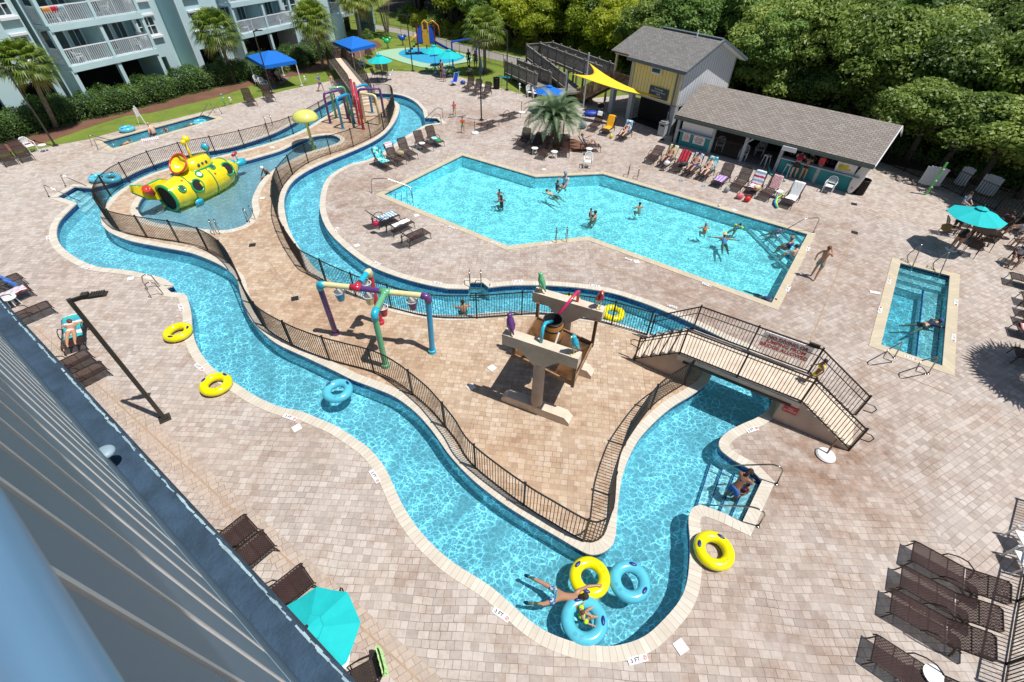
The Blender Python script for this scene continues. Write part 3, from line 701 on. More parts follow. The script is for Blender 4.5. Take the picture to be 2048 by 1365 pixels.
put_tube(432,770,'y','yellow swim tube with navy handles lying across the coping on the near left bank', rz=0.6, tilt=(0.03,0.06))
put_tube(676,783,'b','lone sky blue swim tube floating in the lazy river left of the island', FL, rz=0.2)
put_tube(1427,1102,'y','yellow swim tube on the pavers beside the river entry steps', rz=0.4)
put_tube(1179,1156,'y','yellow swim tube floating at the tip of the island beside the swimming father', FL, rz=1.9)
put_tube(1259,1164,'b','pale blue swim tube floating right of the yellow one at the island tip', FL, rz=-1.2)
put_tube(1168,1242,'b','sky blue swim tube carrying a small child in yellow arm floats', FL, rz=-0.6, s=1.08)
put_tube(1140,606,'y','yellow swim tube floating behind the concrete frame, the left one of two', FL, rz=2.0)
put_tube(1225,628,'y','yellow swim tube floating behind the red parrot near the footbridge', FL, rz=0.3)
put_tube(254,259,'b','sky blue swim tube lying on the coping of the narrow lap pool by the lawn', 0.02, rz=2.2)
put_tube(400,246,'b','sky blue swim tube floating at the far right end of the lap pool', FL, rz=1.2)
put_tube(197,357,'b','sky blue swim tube lying on the deck beside the west entry steps', 0.02, rz=0.4)
put_tube(222,357,'b','sky blue swim tube leaning against the fence by the west entry steps', 0.02, rz=1.4, tilt=(0.2,0))
# ------------------------------------------------------------------ tipping bucket frame
def bucket_frame():
    z = 2.58; P = lambda px, py, zz=z: G(px, py, zz)
    root = empty('bucket_frame', G(768,690), 0, 'splash frame of fat coloured pipes with hanging tipping buckets on the island', 'splash frame'); base = root.location
    W_ = lambda v: Vector(v)-base
    A, T1, T2, B = P(637,568), P(712,576), P(771,584), P(856,593); Rr, Fr = P(738,541), P(748,628)
    r = 0.105
    fA, fB, fF, fR = G(672,668), G(865,705), G(772,733), G(762,647)
    def pipe(a, b, m, rr=r, name='pipe'): return MB().tube([W_(a), W_(b)], rr, 16).build(name, m, root, smooth=False)
    L = lambda a, b, t: a+(b-a)*t
    for a, b, m in ((L(A,T1,0.1), L(A,T1,0.88), M_cream), (L(T1,T2,0.15), L(T1,T2,0.85), M_pur), (L(T2,B,0.12), L(T2,B,0.88), M_cream),
                    (L(T1,Rr,0.3), L(T1,Rr,0.85), M_cya), (L(T2,Fr,0.2), L(T2,Fr,0.85), M_grn),
                    (fA, L(fA,A,0.93), M_pur), (fB, L(fB,B,0.93), M_blu), (fF, L(fF,Fr,0.93), M_grn), (fR, L(fR,Rr,0.93), M_rd)):
        smooth_angle(pipe(a, b, m))
    for c, u, v, m in ((A, T1, fA, M_cya), (B, T2, fB, M_pur), (Fr, T2, fF, M_cya), (Rr, T1, fR, M_cream)):
        p0 = c+(u-c).normalized()*0.24; p1 = c+(v-c).normalized()*0.24
        path = [W_(p0), W_(c+(u-c).normalized()*0.1+(v-c).normalized()*0.02), W_(c+(u-c).normalized()*0.03+(v-c).normalized()*0.03), W_(c+(u-c).normalized()*0.02+(v-c).normalized()*0.1), W_(p1)]
        MB().tube(path, r+0.022, 16).build('elbow', m, root, smooth=True)
    for c, u, v, q, m in ((T1, A, T2, Rr, M_rd), (T2, T1, B, Fr, M_grn)):
        MB().tube([W_(c+(u-c).normalized()*0.2), W_(c+(v-c).normalized()*0.2)], r+0.02, 16).tube([W_(c), W_(c+(q-c).normalized()*0.24)], r+0.02, 16).build('tee_joint', m, root, smooth=True)
    for f_, m in ((fA, M_pur), (fB, M_cya), (fF, M_grn), (fR, M_rd)):
        MB().lathe([(r+0.045, 0), (r+0.045, 0.14), (r+0.0, 0.16)], 16, W_(f_)).build('foot_collar', m, root, smooth=False)
    for t_, m, lab in ((L(A,T1,0.50), M_blu, 'blue bucket'), (L(T2,B,0.60), M_pur, 'purple bucket'), (L(T1,T2,0.38), M_cream, 'cream bucket'), (L(T1,Rr,0.62), M_grn, 'green bucket'), (L(T2,Fr,0.42), M_rd, 'red bucket')):
        c = W_(t_)+Vector((0,0,-0.30)); s = 0.80
        bk = MB(); bk.mi = 0; bk.lathe([(0.001,-0.42*s), (0.15*s,-0.42*s), (0.235*s,0.0), (0.25*s,0.0), (0.25*s,0.025)], 20, c)
        bk.mi = 1; bk.lathe([(0.25*s,0.025), (0.225*s,0.025), (0.145*s,-0.39*s), (0.001,-0.39*s)], 20, c)
        o = bk.build('bucket', [m, M_white], root); smooth_angle(o); o['label'] = lab
        for e in (-1, 1): MB().bar(c+Vector((e*0.26*s,0,-0.05)), c+Vector((e*0.05,0,0.22)), 0.012).build('hanger', M_brz, o) if False else MB().bar(c+Vector((e*0.24*s,0.0,-0.02)), c+Vector((e*0.02,0,0.22)), 0.012).build('hanger', M_brz, o)
bucket_frame()
# ------------------------------------------------------------------ parrot figures
def parrot(parent, c, rz, m, s=1.0, label=None):
    q = Matrix.Rotation(rz, 3, 'Z')
    mb = MB(); K = lambda *a: Vector(c)+q @ (Vector(a)*s)
    mb.tube([K(0,-0.26,0.10), K(0,-0.16,0.22), K(0,-0.08,0.34), K(0,0.0,0.48), K(0,0.03,0.60), K(0,0.05,0.68), K(0,0.07,0.76), K(0,0.07,0.82)], [0.02*s,0.05*s,0.10*s,0.14*s,0.12*s,0.085*s,0.095*s,0.05*s], 10)
    for e in (-1, 1): mb.tube([K(e*0.10,0.02,0.52), K(e*0.115,-0.05,0.38), K(e*0.06,-0.16,0.22)], [0.03*s,0.055*s,0.015*s], 6)
    o = mb.build('parrot_figure', m, parent, smooth=True)
    if label: o['label'] = label
    MB().tube([K(0,0.12,0.775), K(0,0.17,0.75), K(0,0.175,0.71)], [0.035*s,0.025*s,0.006*s], 6).build('beak', M_cream, o, smooth=True)
    ft = MB()
    for e in (-1, 1): ft.tube([K(e*0.05,0.0,0.38), K(e*0.05,0.02,0.04)], 0.022*s, 6); ft.box(K(e*0.05,0.05,0.02), (0.07*s,0.15*s,0.04*s), rz)
    ft.build('perch_legs', M_cream, o); return o
def dumper():
    o = Vector((0.87, 10.0, 0)); d = Vector((0.909,-0.416,0)); ang = math.atan2(d.y, d.x)
    root = empty('splash_hopper', o, ang, 'concrete T frame carrying a tipping barrel over a stained plywood hopper', 'splash structure')
    D = 2.35
    for y in (0.0, D):
        b = MB()
        prof = [(-1.22,2.72),(-0.62,2.72),(-0.17,2.28),(0.17,2.28),(0.62,2.72),(1.22,2.72),(1.22,3.13),(-1.22,3.13)]
        vs = [(x, y-0.17, z) for x, z in prof]+[(x, y+0.17, z) for x, z in prof]
        n = 8; b.add(vs, [(1,2,3,4),(0,1,6,7)[:0] or (0,1,4,5),(0,5,6,7)]+[(n+4,n+3,n+2,n+1),(n+5,n+4,n+1,n),(n+7,n+6,n+5,n)]+[(i, n+i, n+(i+1) % n, (i+1) % n) for i in range(n)])
        bb = b.build('cap_beam', M_conc, root)
        MB().lathe([(0.20,0.30),(0.185,2.30)], 20, (0,y,0)).build('column', M_conc_side, root, smooth=True)
        f = MB(); pf = [(-1.25,0.0),(1.25,0.0),(1.25,0.14),(1.05,0.34),(-1.05,0.34),(-1.25,0.14)]
        vs = [(x, y-0.19, z) for x, z in pf]+[(x, y+0.19, z) for x, z in pf]
        f.add(vs, [(0,1,2,5),(2,3,4,5),(11,8,7,6),(11,10,9,8)]+[(i, 6+i, 6+(i+1) % 6, (i+1) % 6) for i in range(6)])
        f.build('foot_beam', M_conc, root)
    # sloping hopper hung between the beams
    h = MB(); x0, x1, y0, y1 = -0.98, 1.08, 0.20, 2.12; z0, z1 = 2.02, 1.62
    cx, cy, cz = 0.0, 1.05, 1.25
    C4 = [(x0,y0,z0),(x1,y0,z1),(x1,y1,z1+0.12),(x0,y1,z0+0.12)]; I4 = [(cx-0.28,cy-0.25,cz),(cx+0.28,cy-0.25,cz),(cx+0.28,cy+0.25,cz),(cx-0.28,cy+0.25,cz)]
    h.add(C4+I4, [(0,1,5,4),(1,2,6,5),(2,3,7,6),(3,0,4,7)])
    h.build('hopper', M_wet, root)
    fr = MB()
    for a, b in zip(C4, C4[1:]+C4[:1]): fr.bar(a, b, 0.05, 0.14)
    fr.build('hopper_rim', M_woodb, root)
    for (x,y,z), zt in ((C4[0],2.80),(C4[1],2.80),(C4[2],2.80),(C4[3],2.80)): MB().bar((x,y,z-0.1),(x,y,zt),0.10).build('hanger_post', M_wet, root)
    # barrel
    c = (-0.08,1.15,2.15); M_bar = mat('barrel_orange_brown', (0.42,0.19,0.05), 0.4, var=0.25, scale=5); M_in = mat('barrel_inside', (0.03,0.035,0.04), 0.4)
    b = MB(); b.mi = 0; b.lathe([(0.001,0.0),(0.27,0.0),(0.33,0.22),(0.355,0.50),(0.34,0.80),(0.30,0.98)], 24, c); b.mi = 1; b.lathe([(0.30,0.98),(0.315,1.0),(0.285,1.0),(0.26,0.70),(0.24,0.35),(0.001,0.33)], 24, c)
    bo = b.build('barrel', [M_bar, M_in], root); smooth_angle(bo)
    for z, r_ in ((0.06,0.295),(0.26,0.345),(0.72,0.352),(0.93,0.318)): MB().lathe([(r_-0.012,z-0.028),(r_+0.004,z-0.026),(r_+0.004,z+0.026),(r_-0.012,z+0.028)], 24, c).build('hoop', M_brz, bo, smooth=True)
    MB().tube([(-0.02,0.02,3.13),(-0.02,0.10,3.62),(-0.03,0.30,3.66),(-0.05,0.95,3.22)], 0.055, 10).build('water_pipe', M_cya, root, smooth=True)
    MB().tube([(0.30,2.36,3.12),(0.30,2.36,3.55),(0.27,2.25,3.58),(0.02,1.36,3.22)], 0.05, 10).build('water_pipe', C_('pvc_pink', (0.55,0.02,0.12)), root, smooth=True)
    MB().tube([(0.25,0.45,2.60),(0.28,0.75,3.05)], 0.03, 8).build('drain_pipe', M_white, root)
    for x, y, m, rr, lab in ((-1.02,0.0,M_pur,0.9,'purple parrot figure'),(1.0,0.0,M_cya,2.4,'turquoise parrot figure'),(-1.0,D,M_grn,1.2,'green parrot figure'),(1.02,D,M_rd,-2.6,'red parrot figure')):
        parrot(root, (x,y,3.13), rr, m, 0.88, lab)
dumper()
# ------------------------------------------------------------------ rainbow spray arches
def arches():
    c = G(714,236); root = empty('spray_arches', c, 0, 'cluster of rainbow coloured pipe arches spraying the far end of the island', 'splash structure'); zt = 2.15; r = 0.095
    ctr = G(713,240)
    def foot(px): return G(*px)-c
    H_ = [((661,247),(696,238),M_pur),((673,236),(700,232),M_grn),((686,258),(709,247),M_blu),((761,251),(731,246),M_cream),((745,226),(722,232),M_blu),((769,235),(727,238),M_pur),((727,259),(719,222),M_rd),((719,249),(712,215),M_rd)]
    for a, b, m in H_:
        A, B = foot(a), foot(b); u = (B-A).normalized(); z = Vector((0,0,1)); T = Vector((0,0,zt))
        path = [A, A+T-z*0.2, A+T-z*0.06+u*0.06, A+T+u*0.2, B+T-u*0.2, B+T-z*0.06-u*0.06, B+T-z*0.2, B]
        MB().tube(path, r, 12).build('arch', m, root, smooth=True)
        for q in (A, B): MB().lathe([(r+0.06,0),(r+0.06,0.05),(r,0.06)], 12, q).build('foot_collar', m, root)
arches()
# ------------------------------------------------------------------ mushroom fountain
g = G(628,301,-0.42); root = empty('mushroom_fountain', g, 0, 'pale yellow mushroom fountain on a tapered stem in the small splash pool', 'fountain')
M_mush = C_('fibreglass_pale_yellow', (0.66,0.66,0.16), 0.3, 0.4)
MB().lathe([(0.16,0),(0.11,0.3),(0.09,1.6),(0.10,2.35)], 14).build('stem', M_mush, root, smooth=True)
o = MB().lathe([(0.10,2.30),(0.42,2.20),(0.80,2.10),(0.86,2.13),(0.87,2.21),(0.79,2.42),(0.60,2.60),(0.34,2.70),(0.001,2.73)], 32).build('cap', M_mush, root); smooth_angle(o, 60)
# ------------------------------------------------------------------ yellow play submarine
def submarine():
    a, b = G(366,424,-0.3), G(497,356,-0.3); d = Vector((b.x-a.x, b.y-a.y, 0)); L = d.length; d.normalize(); n = Vector((-d.y, d.x, 0))
    org = a+n*0.75; ang = math.atan2(d.y, d.x)
    root = empty('play_submarine', (org.x, org.y, -0.42), ang, 'bright yellow fibreglass play submarine with green portholes in the wading pool', 'play structure')
    MY = mat('sub_yellow', (0.84,0.66,0.01), 0.2, var=0.14, scale=2.6, coat=0.6); MG = C_('sub_green', (0.02,0.33,0.09), 0.2, 0.5); MO = C_('sub_orange', (0.75,0.24,0.03)); MR = C_('sub_red', (0.55,0.05,0.03))
    zc = 0.80; Rm = 0.90
    prof = [(0.68,0.0),(0.74,0.25),(0.84,0.9),(0.93,1.7),(Rm+0.06,L*0.5),(0.93,L*0.68),(0.78,L*0.82),(0.5,L*0.93),(0.24,L*1.0)]
    hull = MB().lathe(prof, 32, (0,0,zc), (1,0,0)); ho = hull.build('hull', MY, root, smooth=True)
    MB().lathe([(0.60,0.02),(0.001,0.03)], 28, (0,0,zc), (1,0,0)).build('tunnel_mouth', M_dark, root)
    q = Vector((1,0,0)).to_track_quat('Z', 'Y').to_matrix()
    MB().torus((0.0,0,zc), 0.70, 0.085, 32, 10, q).build('mouth_ring', MG, root, smooth=True)
    for x, rr in ((1.15,0.885),(L*0.52,0.975),(L*0.84,0.76)):
        MB().torus((x,0,zc), rr, 0.032, 36, 8, q).build('hull_seam', MG, root, smooth=True)
    def port(x, elev, rad, side=-1, glass=M_dark):
        rr = np.interp(x, [p[1] for p in prof], [p[0] for p in prof]); ny, nz = side*math.cos(elev), math.sin(elev)
        c = Vector((x, ny*rr, zc+nz*rr)); qq = Vector((0,ny,nz)).to_track_quat('Z', 'X').to_matrix()
        p = MB().torus(c-Vector((0,ny,nz))*0.01, rad, 0.055, 24, 8, qq).build('porthole', MG, root, smooth=True)
        MB().lathe([(0.001,0.03),(rad*0.96,0.01)], 20, c, (0,ny,nz)).build('pane', glass, p)
    port(1.45, 0.32, 0.34); port(L*0.76, 0.45, 0.36); port(0.62, 0.55, 0.17, glass=M_glass); port(L*0.40, 0.85, 0.17, glass=M_white); port(L*0.60, 0.95, 0.17, glass=M_glass)
    port(1.6, 0.35, 0.3, 1); port(L*0.7, 0.5, 0.3, 1)
    # rear fin with orange cone
    fin = MB(); P = [(0.35,0.5),(0.9,1.45),(0.5,1.62),(-0.45,1.60),(-1.05,1.9),(-1.15,1.55),(-0.6,0.95)]
    vs = [(x,0.55,z-0.05) for x,z in P]+[(x,0.85,z-0.05) for x,z in P]; k = len(P)
    fin.add(vs, [tuple(range(k))[::-1], tuple(range(k,2*k))]+[(i,(i+1)%k,k+(i+1)%k,k+i) for i in range(k)]); fin.build('tail_fin', MY, root)
    edge = MB().tube([(x,0.70,z-0.05) for x,z in P], 0.06, 8, closed=True).build('fin_edging', MG, root, smooth=True)
    MB().lathe([(0.16,0),(0.24,0.55),(0.20,0.60),(0.001,0.50)], 16, (-0.35,0.45,1.15), (-0.55,-0.35,0.8)).build('exhaust_cone', MR, root, smooth=True)
    # conning tower and slide bowl
    t = MB().lathe([(0.62,0.0),(0.58,0.35),(0.50,0.62),(0.001,0.66)], 24, (L*0.52,0,zc+0.72), None, 1.5, 0.85).build('tower', MY, root, smooth=True)
    MB().torus((L*0.52,0,zc+0.84), 0.60, 0.05, 36, 8, Matrix(((1.5,0,0),(0,0.86,0),(0,0,1)))).build('tower_band', MG, root, smooth=True)
    bowl = MB(); qb = Vector((-0.62,-0.15,0.72)); 
    bowl.lathe([(0.12,0.0),(0.36,0.20),(0.50,0.50),(0.48,0.52),(0.32,0.24),(0.001,0.12)], 28, (L*0.37,0.10,zc+1.02), tuple(qb), 1.0, 1.15); bowl.build('bowl', MY, root, smooth=True)
    qt = qb.normalized().to_track_quat('Z','Y').to_matrix(); cb = Vector((L*0.37,0.10,zc+1.02))+qb.normalized()*0.51
    MB().torus(cb, 0.50, 0.05, 36, 8, qt @ Matrix(((1,0,0),(0,1.15,0),(0,0,1)))).build('bowl_rim', MR, root, smooth=True)
    for k2 in range(3): MB().ball((L*0.52-0.28+k2*0.26,-0.47,zc+1.08), 0.10, 10, 6, (0.9,0.35,1.1)).build('tower_window', M_glass, root, smooth=True)
    MB().tube([(L*0.50,0.1,zc+1.3),(L*0.50,0.1,zc+2.15)], [0.07,0.05], 10).ball((L*0.50-0.12,0.06,zc+2.28), 0.14).ball((L*0.50+0.16,0.12,zc+2.36), 0.20).build('periscope', MY, root, smooth=True)
    MB().ball((L*0.80,0.62,zc+1.42), 0.24, 16, 10).tube([(L*0.80,0.6,zc+0.7),(L*0.80,0.62,zc+1.3)], 0.05, 8).build('globe_light', M_cya, root, smooth=True)
    MB().torus((L*0.80+0.02,0.62,zc+1.42), 0.25, 0.025, 24, 6, q).build('globe_band', M_rd, root, smooth=True)
    MB().ball((L*0.93,-0.02,zc+0.30), 0.35, 16, 8, (1.1,0.8,0.5)).build('nose_patch', M_cya, root, smooth=True)
    MB().torus((L*1.0,0,zc), 0.25, 0.05, 24, 8, q).build('nose_ring', MG, root, smooth=True)
    MB().lathe([(0.10,0),(0.17,0.25),(0.24,0.5),(0.16,0.78),(0.001,0.82)], 16, (L,0,zc), (1,0,0.05)).tube([(L+0.35,0,zc+0.1),(L+0.33,0.08,zc+0.55)], 0.04, 8).build('water_cannon', M_cya, root, smooth=True)
    MB().tube([(L+0.12,0.05,zc+0.58),(L+0.52,0.15,zc+0.62)], 0.09, 10).build('cannon_handle', M_rd, root, smooth=True)
    hose = MB()
    for k3 in range(7): hose.torus((L*0.22+k3*0.11,1.05,0.78+0.03*k3), 0.10, 0.035, 14, 6, q)
    hose.build('ribbed_hose', MY, root, smooth=True)
    MB().ball((1.1,-0.86,0.22), 0.20, 12, 8, (1.4,0.5,1.0)).build('side_pod', M_cya, root, smooth=True)
    # small painted stars
    st = MB()
    for x, e in ((1.95,0.95),(2.15,1.1),(2.8,0.5),(L*0.86,0.6),(0.95,1.0)):
        rr = np.interp(x, [p[1] for p in prof], [p[0] for p in prof])+0.012; c = Vector((x,-math.cos(e)*rr,zc+math.sin(e)*rr)); qq = Vector((0,-math.cos(e),math.sin(e))).to_track_quat('Z','X').to_matrix()
        pts = [c+qq @ Vector(((0.09 if i % 2 == 0 else 0.04)*math.cos(i*PI/5),(0.09 if i % 2 == 0 else 0.04)*math.sin(i*PI/5),0)) for i in range(10)]
        st.add([c]+pts, [(0,i+1,(i+1) % 10+1) for i in range(10)])
    st.build('painted_stars', MR, root)
submarine()
# ================================================================== VEGETATION
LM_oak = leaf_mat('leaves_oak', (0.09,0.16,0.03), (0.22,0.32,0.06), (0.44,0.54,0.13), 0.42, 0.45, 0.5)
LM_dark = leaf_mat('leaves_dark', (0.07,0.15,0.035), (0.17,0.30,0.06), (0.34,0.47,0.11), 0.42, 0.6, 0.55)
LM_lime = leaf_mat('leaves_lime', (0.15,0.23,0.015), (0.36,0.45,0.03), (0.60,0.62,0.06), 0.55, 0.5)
LM_hedge = leaf_mat('leaves_hedge', (0.03,0.075,0.015), (0.10,0.20,0.035), (0.27,0.38,0.08), 0.35, 1.2)
LM_jun = leaf_mat('leaves_shrub', (0.05,0.085,0.015), (0.12,0.17,0.035), (0.24,0.28,0.07), 0.2, 1.2)
LM_palm = leaf_mat('leaves_palm', (0.09,0.16,0.018), (0.26,0.35,0.045), (0.56,0.58,0.11), 0.3, 1.5)
LM_palmy = leaf_mat('leaves_palm_old', (0.22,0.17,0.04), (0.38,0.32,0.07), (0.5,0.45,0.12), 0.3, 1.5)
LM_pin = leaf_mat('leaves_pindo', (0.05,0.10,0.045), (0.16,0.25,0.13), (0.38,0.46,0.28), 0.2, 1.5)
M_bark = mat('bark', (0.13,0.10,0.075), 0.95, var=0.3, scale=4, bumpy=0.5)
M_palmbark = mat('palm_bark', (0.22,0.18,0.14), 0.95, var=0.35, scale=5, bumpy=0.6)
def crown_mesh(name, m, rx, rz, clumps, per, size, zc):
    C3 = []; NR = []
    for i in range(clumps):
        v = rng.normal(size=3); v /= np.linalg.norm(v); v[2] = abs(v[2])*0.95-0.25 if rng.random() < 0.8 else v[2]*0.6
        k = rng.uniform(0.45, 1.0); c = np.array([v[0]*rx*k, v[1]*rx*k, v[2]*rz*k+zc]); r = rng.uniform(0.24, 0.42)*rx
        d = rng.normal(size=(per, 3)); d /= np.linalg.norm(d, axis=1, keepdims=True); d[:, 2] = np.where(rng.random(per) < 0.72, np.abs(d[:, 2]), d[:, 2])
        rr = r*rng.uniform(0.55, 1.08, per)**0.6; p = c+d*rr[:, None]*np.array([1, 1, 0.72])
        C3.append(p); NR.append(d*0.7+rng.normal(size=(per, 3))*0.55+np.array([0, 0, 0.35]))
    q = leaves(np.concatenate(C3), np.concatenate(NR), size); return q
def tree_proto(lm, rx, rz, clumps, per, size, zc, th):
    root = empty('broadleaf_tree'); q = crown_mesh('crown', lm, rx, rz, clumps, per, size, zc); quads_obj('crown', q, lm, root)
    t = MB().tube([(0,0,-0.1),(0.08,0.03,th*0.35),(0.0,0.1,th*0.7),(0.1,0.05,zc)], [0.24,0.19,0.15,0.08], 8)
    for k in range(6):
        a = k*1.05+rng.uniform(0,0.6); z0 = th*rng.uniform(0.45,0.8); e = rx*rng.uniform(0.5,0.8)
        t.tube([(0,0.05,z0),(math.cos(a)*e*0.5,math.sin(a)*e*0.5,z0+0.9),(math.cos(a)*e,math.sin(a)*e,zc+rng.uniform(-0.5,1.0))], [0.10,0.07,0.03], 6)
    t.build('trunk', M_bark, root, smooth=True); return root
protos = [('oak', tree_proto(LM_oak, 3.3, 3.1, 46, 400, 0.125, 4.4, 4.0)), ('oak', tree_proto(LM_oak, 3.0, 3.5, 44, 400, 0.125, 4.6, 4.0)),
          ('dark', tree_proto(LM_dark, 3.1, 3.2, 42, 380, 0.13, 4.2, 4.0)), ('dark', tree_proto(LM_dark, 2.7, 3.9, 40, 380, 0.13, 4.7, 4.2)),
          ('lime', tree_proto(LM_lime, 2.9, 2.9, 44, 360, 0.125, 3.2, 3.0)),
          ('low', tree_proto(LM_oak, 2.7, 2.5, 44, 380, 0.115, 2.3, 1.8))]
TL = {'low': 'low spreading evergreen oak at the front edge of the wood', 'oak': 'mid green evergreen oak of the wood behind the pool bar', 'dark': 'dark green tree in the shaded part of the wood', 'lime': 'yellow green sunlit tree at the edge of the wood'}
TG = {'low': 'low oaks at the front edge of the wood', 'oak': 'evergreen oaks of the wood', 'dark': 'dark trees of the wood', 'lime': 'yellow green trees of the wood edge'}
used_p = set()
def plant_tree(k, x, y, s, rz, label=None, sz=1.0):
    kind, p = protos[k]; o = p if k not in used_p else copy_tree(p); used_p.add(k)
    o.location = (x, y, 0); o.rotation_euler = (0, 0, rz); o.scale = (s, s, s*sz)
    tag(o, label or TL[kind], 'tree', None if label else TG[kind]); return o
def inpoly(x, y, poly):
    c = False; n = len(poly)
    for i in range(n):
        (x1,y1),(x2,y2) = poly[i-1], poly[i]
        if (y1 > y) != (y2 > y) and x < (x2-x1)*(y-y1)/(y2-y1)+x1: c = not c
    return c
def proj(x, y, z=0):
    v = np.array([x, y, z-H]); w_ = v @ FW
    return (1024+F*(v @ CX)/w_, 682.5-F*(v @ CU)/w_) if w_ > 0.1 else (-9e9, 0)
edge_l = [G2(p) for p in ((815,42),(860,62),(960,84),(1100,108),(1130,100))]
wood = edge_l+[(12,52),(18.5,45.5),(23,41.5),(27.5,36.5),(30.5,31.5),(34.5,27.5),(40,22),(46,15),(60,8),(130,8),(130,150),(-30,150),(-22,110)]
rr = random.Random(11); y = 8.0; cnt = 0
while y < 135:
    st = 3.9 if y < 75 else 6.3; x = -30.0+(int(y*7) % 5)*0.5
    while x < 115:
        xx, yy = x+rr.uniform(-1.3,1.3), y+rr.uniform(-1.3,1.3)
        pp = proj(xx, yy, 7.0)
        if inpoly(xx, yy, wood) and -160 < pp[0] < 2230 and pp[1] > -230 and math.hypot(xx,yy) < 118:
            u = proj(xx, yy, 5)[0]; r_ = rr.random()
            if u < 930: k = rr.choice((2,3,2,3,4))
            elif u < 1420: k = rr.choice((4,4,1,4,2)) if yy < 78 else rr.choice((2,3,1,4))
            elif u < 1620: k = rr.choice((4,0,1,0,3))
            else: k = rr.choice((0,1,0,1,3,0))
            s = rr.uniform(0.85,1.2)*(1.0 if yy < 75 else 1.3)
            if k == 4 and yy > 70: s *= 1.25
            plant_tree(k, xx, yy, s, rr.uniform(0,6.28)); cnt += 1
        x += st
    y += st*0.9
for i, p in enumerate(resample([(*q,0) for q in [(12,51.5),(18.5,46),(23.5,42),(27.6,38.5),(31,34.2),(34.2,30.6),(39,26),(44,20),(50,14),(60,10)]], 2.5)):
    for r2 in (0.8, 3.6): plant_tree(5 if i % 4 else 0, p.x+r2*0.72+rr.uniform(-.5,.5), p.y+r2*0.72+rr.uniform(-.5,.5), rr.uniform(0.9,1.2), rr.uniform(0,6.28))
for px_, k_, s_, lb_ in (((1806,330),0,0.95,'leftmost'),((1872,352),1,0.9,'second from left'),((1946,376),0,0.95,'third from left'),((2030,404),1,0.95,'rightmost'),((1772,272),0,1.1,'just behind the bar corner'),((2100,436),0,1.1,'cut by the right edge')):
    q_ = G2(px_); plant_tree(k_, q_[0]+0.5, q_[1]+0.5, s_, rr.uniform(0,6), 'evergreen oak overhanging the right fence, '+lb_, 0.76)
for px_ in ((1775,300),(1815,306),(1855,325),(1895,338),(1935,352),(1975,366),(2015,380),(2060,396),(1840,296),(1905,315),(1980,340),(2045,365)):
    q_ = G2(px_); plant_tree(5, q_[0]+0.9, q_[1]+0.9, rr.uniform(0.75,0.95), rr.uniform(0,6))
# low bushes along the foot of the wood
def bush_proto(name, lm, n, size, r=1.0, h=1.0):
    d = rng.normal(size=(n,3)); d /= np.linalg.norm(d,axis=1,keepdims=True); d[:,2] = np.abs(d[:,2])
    lump = 0.80+0.2*np.sin(d[:,0]*5+1)*np.cos(d[:,1]*4)+0.08*rng.normal(size=n)
    p = d*lump[:,None]*np.array([r,r,h])*rng.uniform(0.75,1.0,n)[:,None]**0.5
    root = empty(name); quads_obj('foliage', leaves(p, d+rng.normal(size=(n,3))*0.5, size), lm, root)
    s = MB()
    for k in range(7):
        a = k*0.9; s.tube([(0,0,0),(math.cos(a)*r*0.3,math.sin(a)*r*0.3,h*0.5),(math.cos(a)*r*0.6,math.sin(a)*r*0.6,h*0.8)],[0.03,0.02,0.01],5)
    s.build('stem', M_bark, root); return root
bL, bD, bJ, bH = bush_proto('bush', LM_lime, 2600, 0.085, 1.5, 1.7), bush_proto('bush', LM_dark, 2600, 0.085, 1.5, 1.7), bush_proto('bush', LM_jun, 3000, 0.06, 1.2, 1.15), bush_proto('bush', LM_hedge, 3000, 0.06, 1.2, 1.2)
ub = set()
def bush(p, x, y, s, label, group=None, sz=1.0):
    o = p if p.name not in ub else copy_tree(p); ub.add(p.name); o.location = (x,y,0); o.rotation_euler = (0,0,rr.uniform(0,6)); o.scale = (s,s,s*sz); tag(o, label, 'bush', group)
pts = resample([(*p,0) for p in edge_l+[(12,50.5),(17.5,44.6),(22,40.8),(26.8,35.6),(30.4,30.8),(34.5,27),(40,21.5)]], 2.1)
for i, p in enumerate(pts):
    lime = p.x < 11 and p.y > 50 and i % 5
    bush(bL if lime else bD, p.x+rr.uniform(-.5,.5), p.y+0.8+rr.uniform(-.4,.4), rr.uniform(0.9,1.4), 'yellow green scrub bush at the foot of the sunlit wood edge' if lime else 'dark scrub bush at the shaded foot of the wood', 'light scrub at the foot of the wood' if lime else 'dark scrub at the foot of the wood')
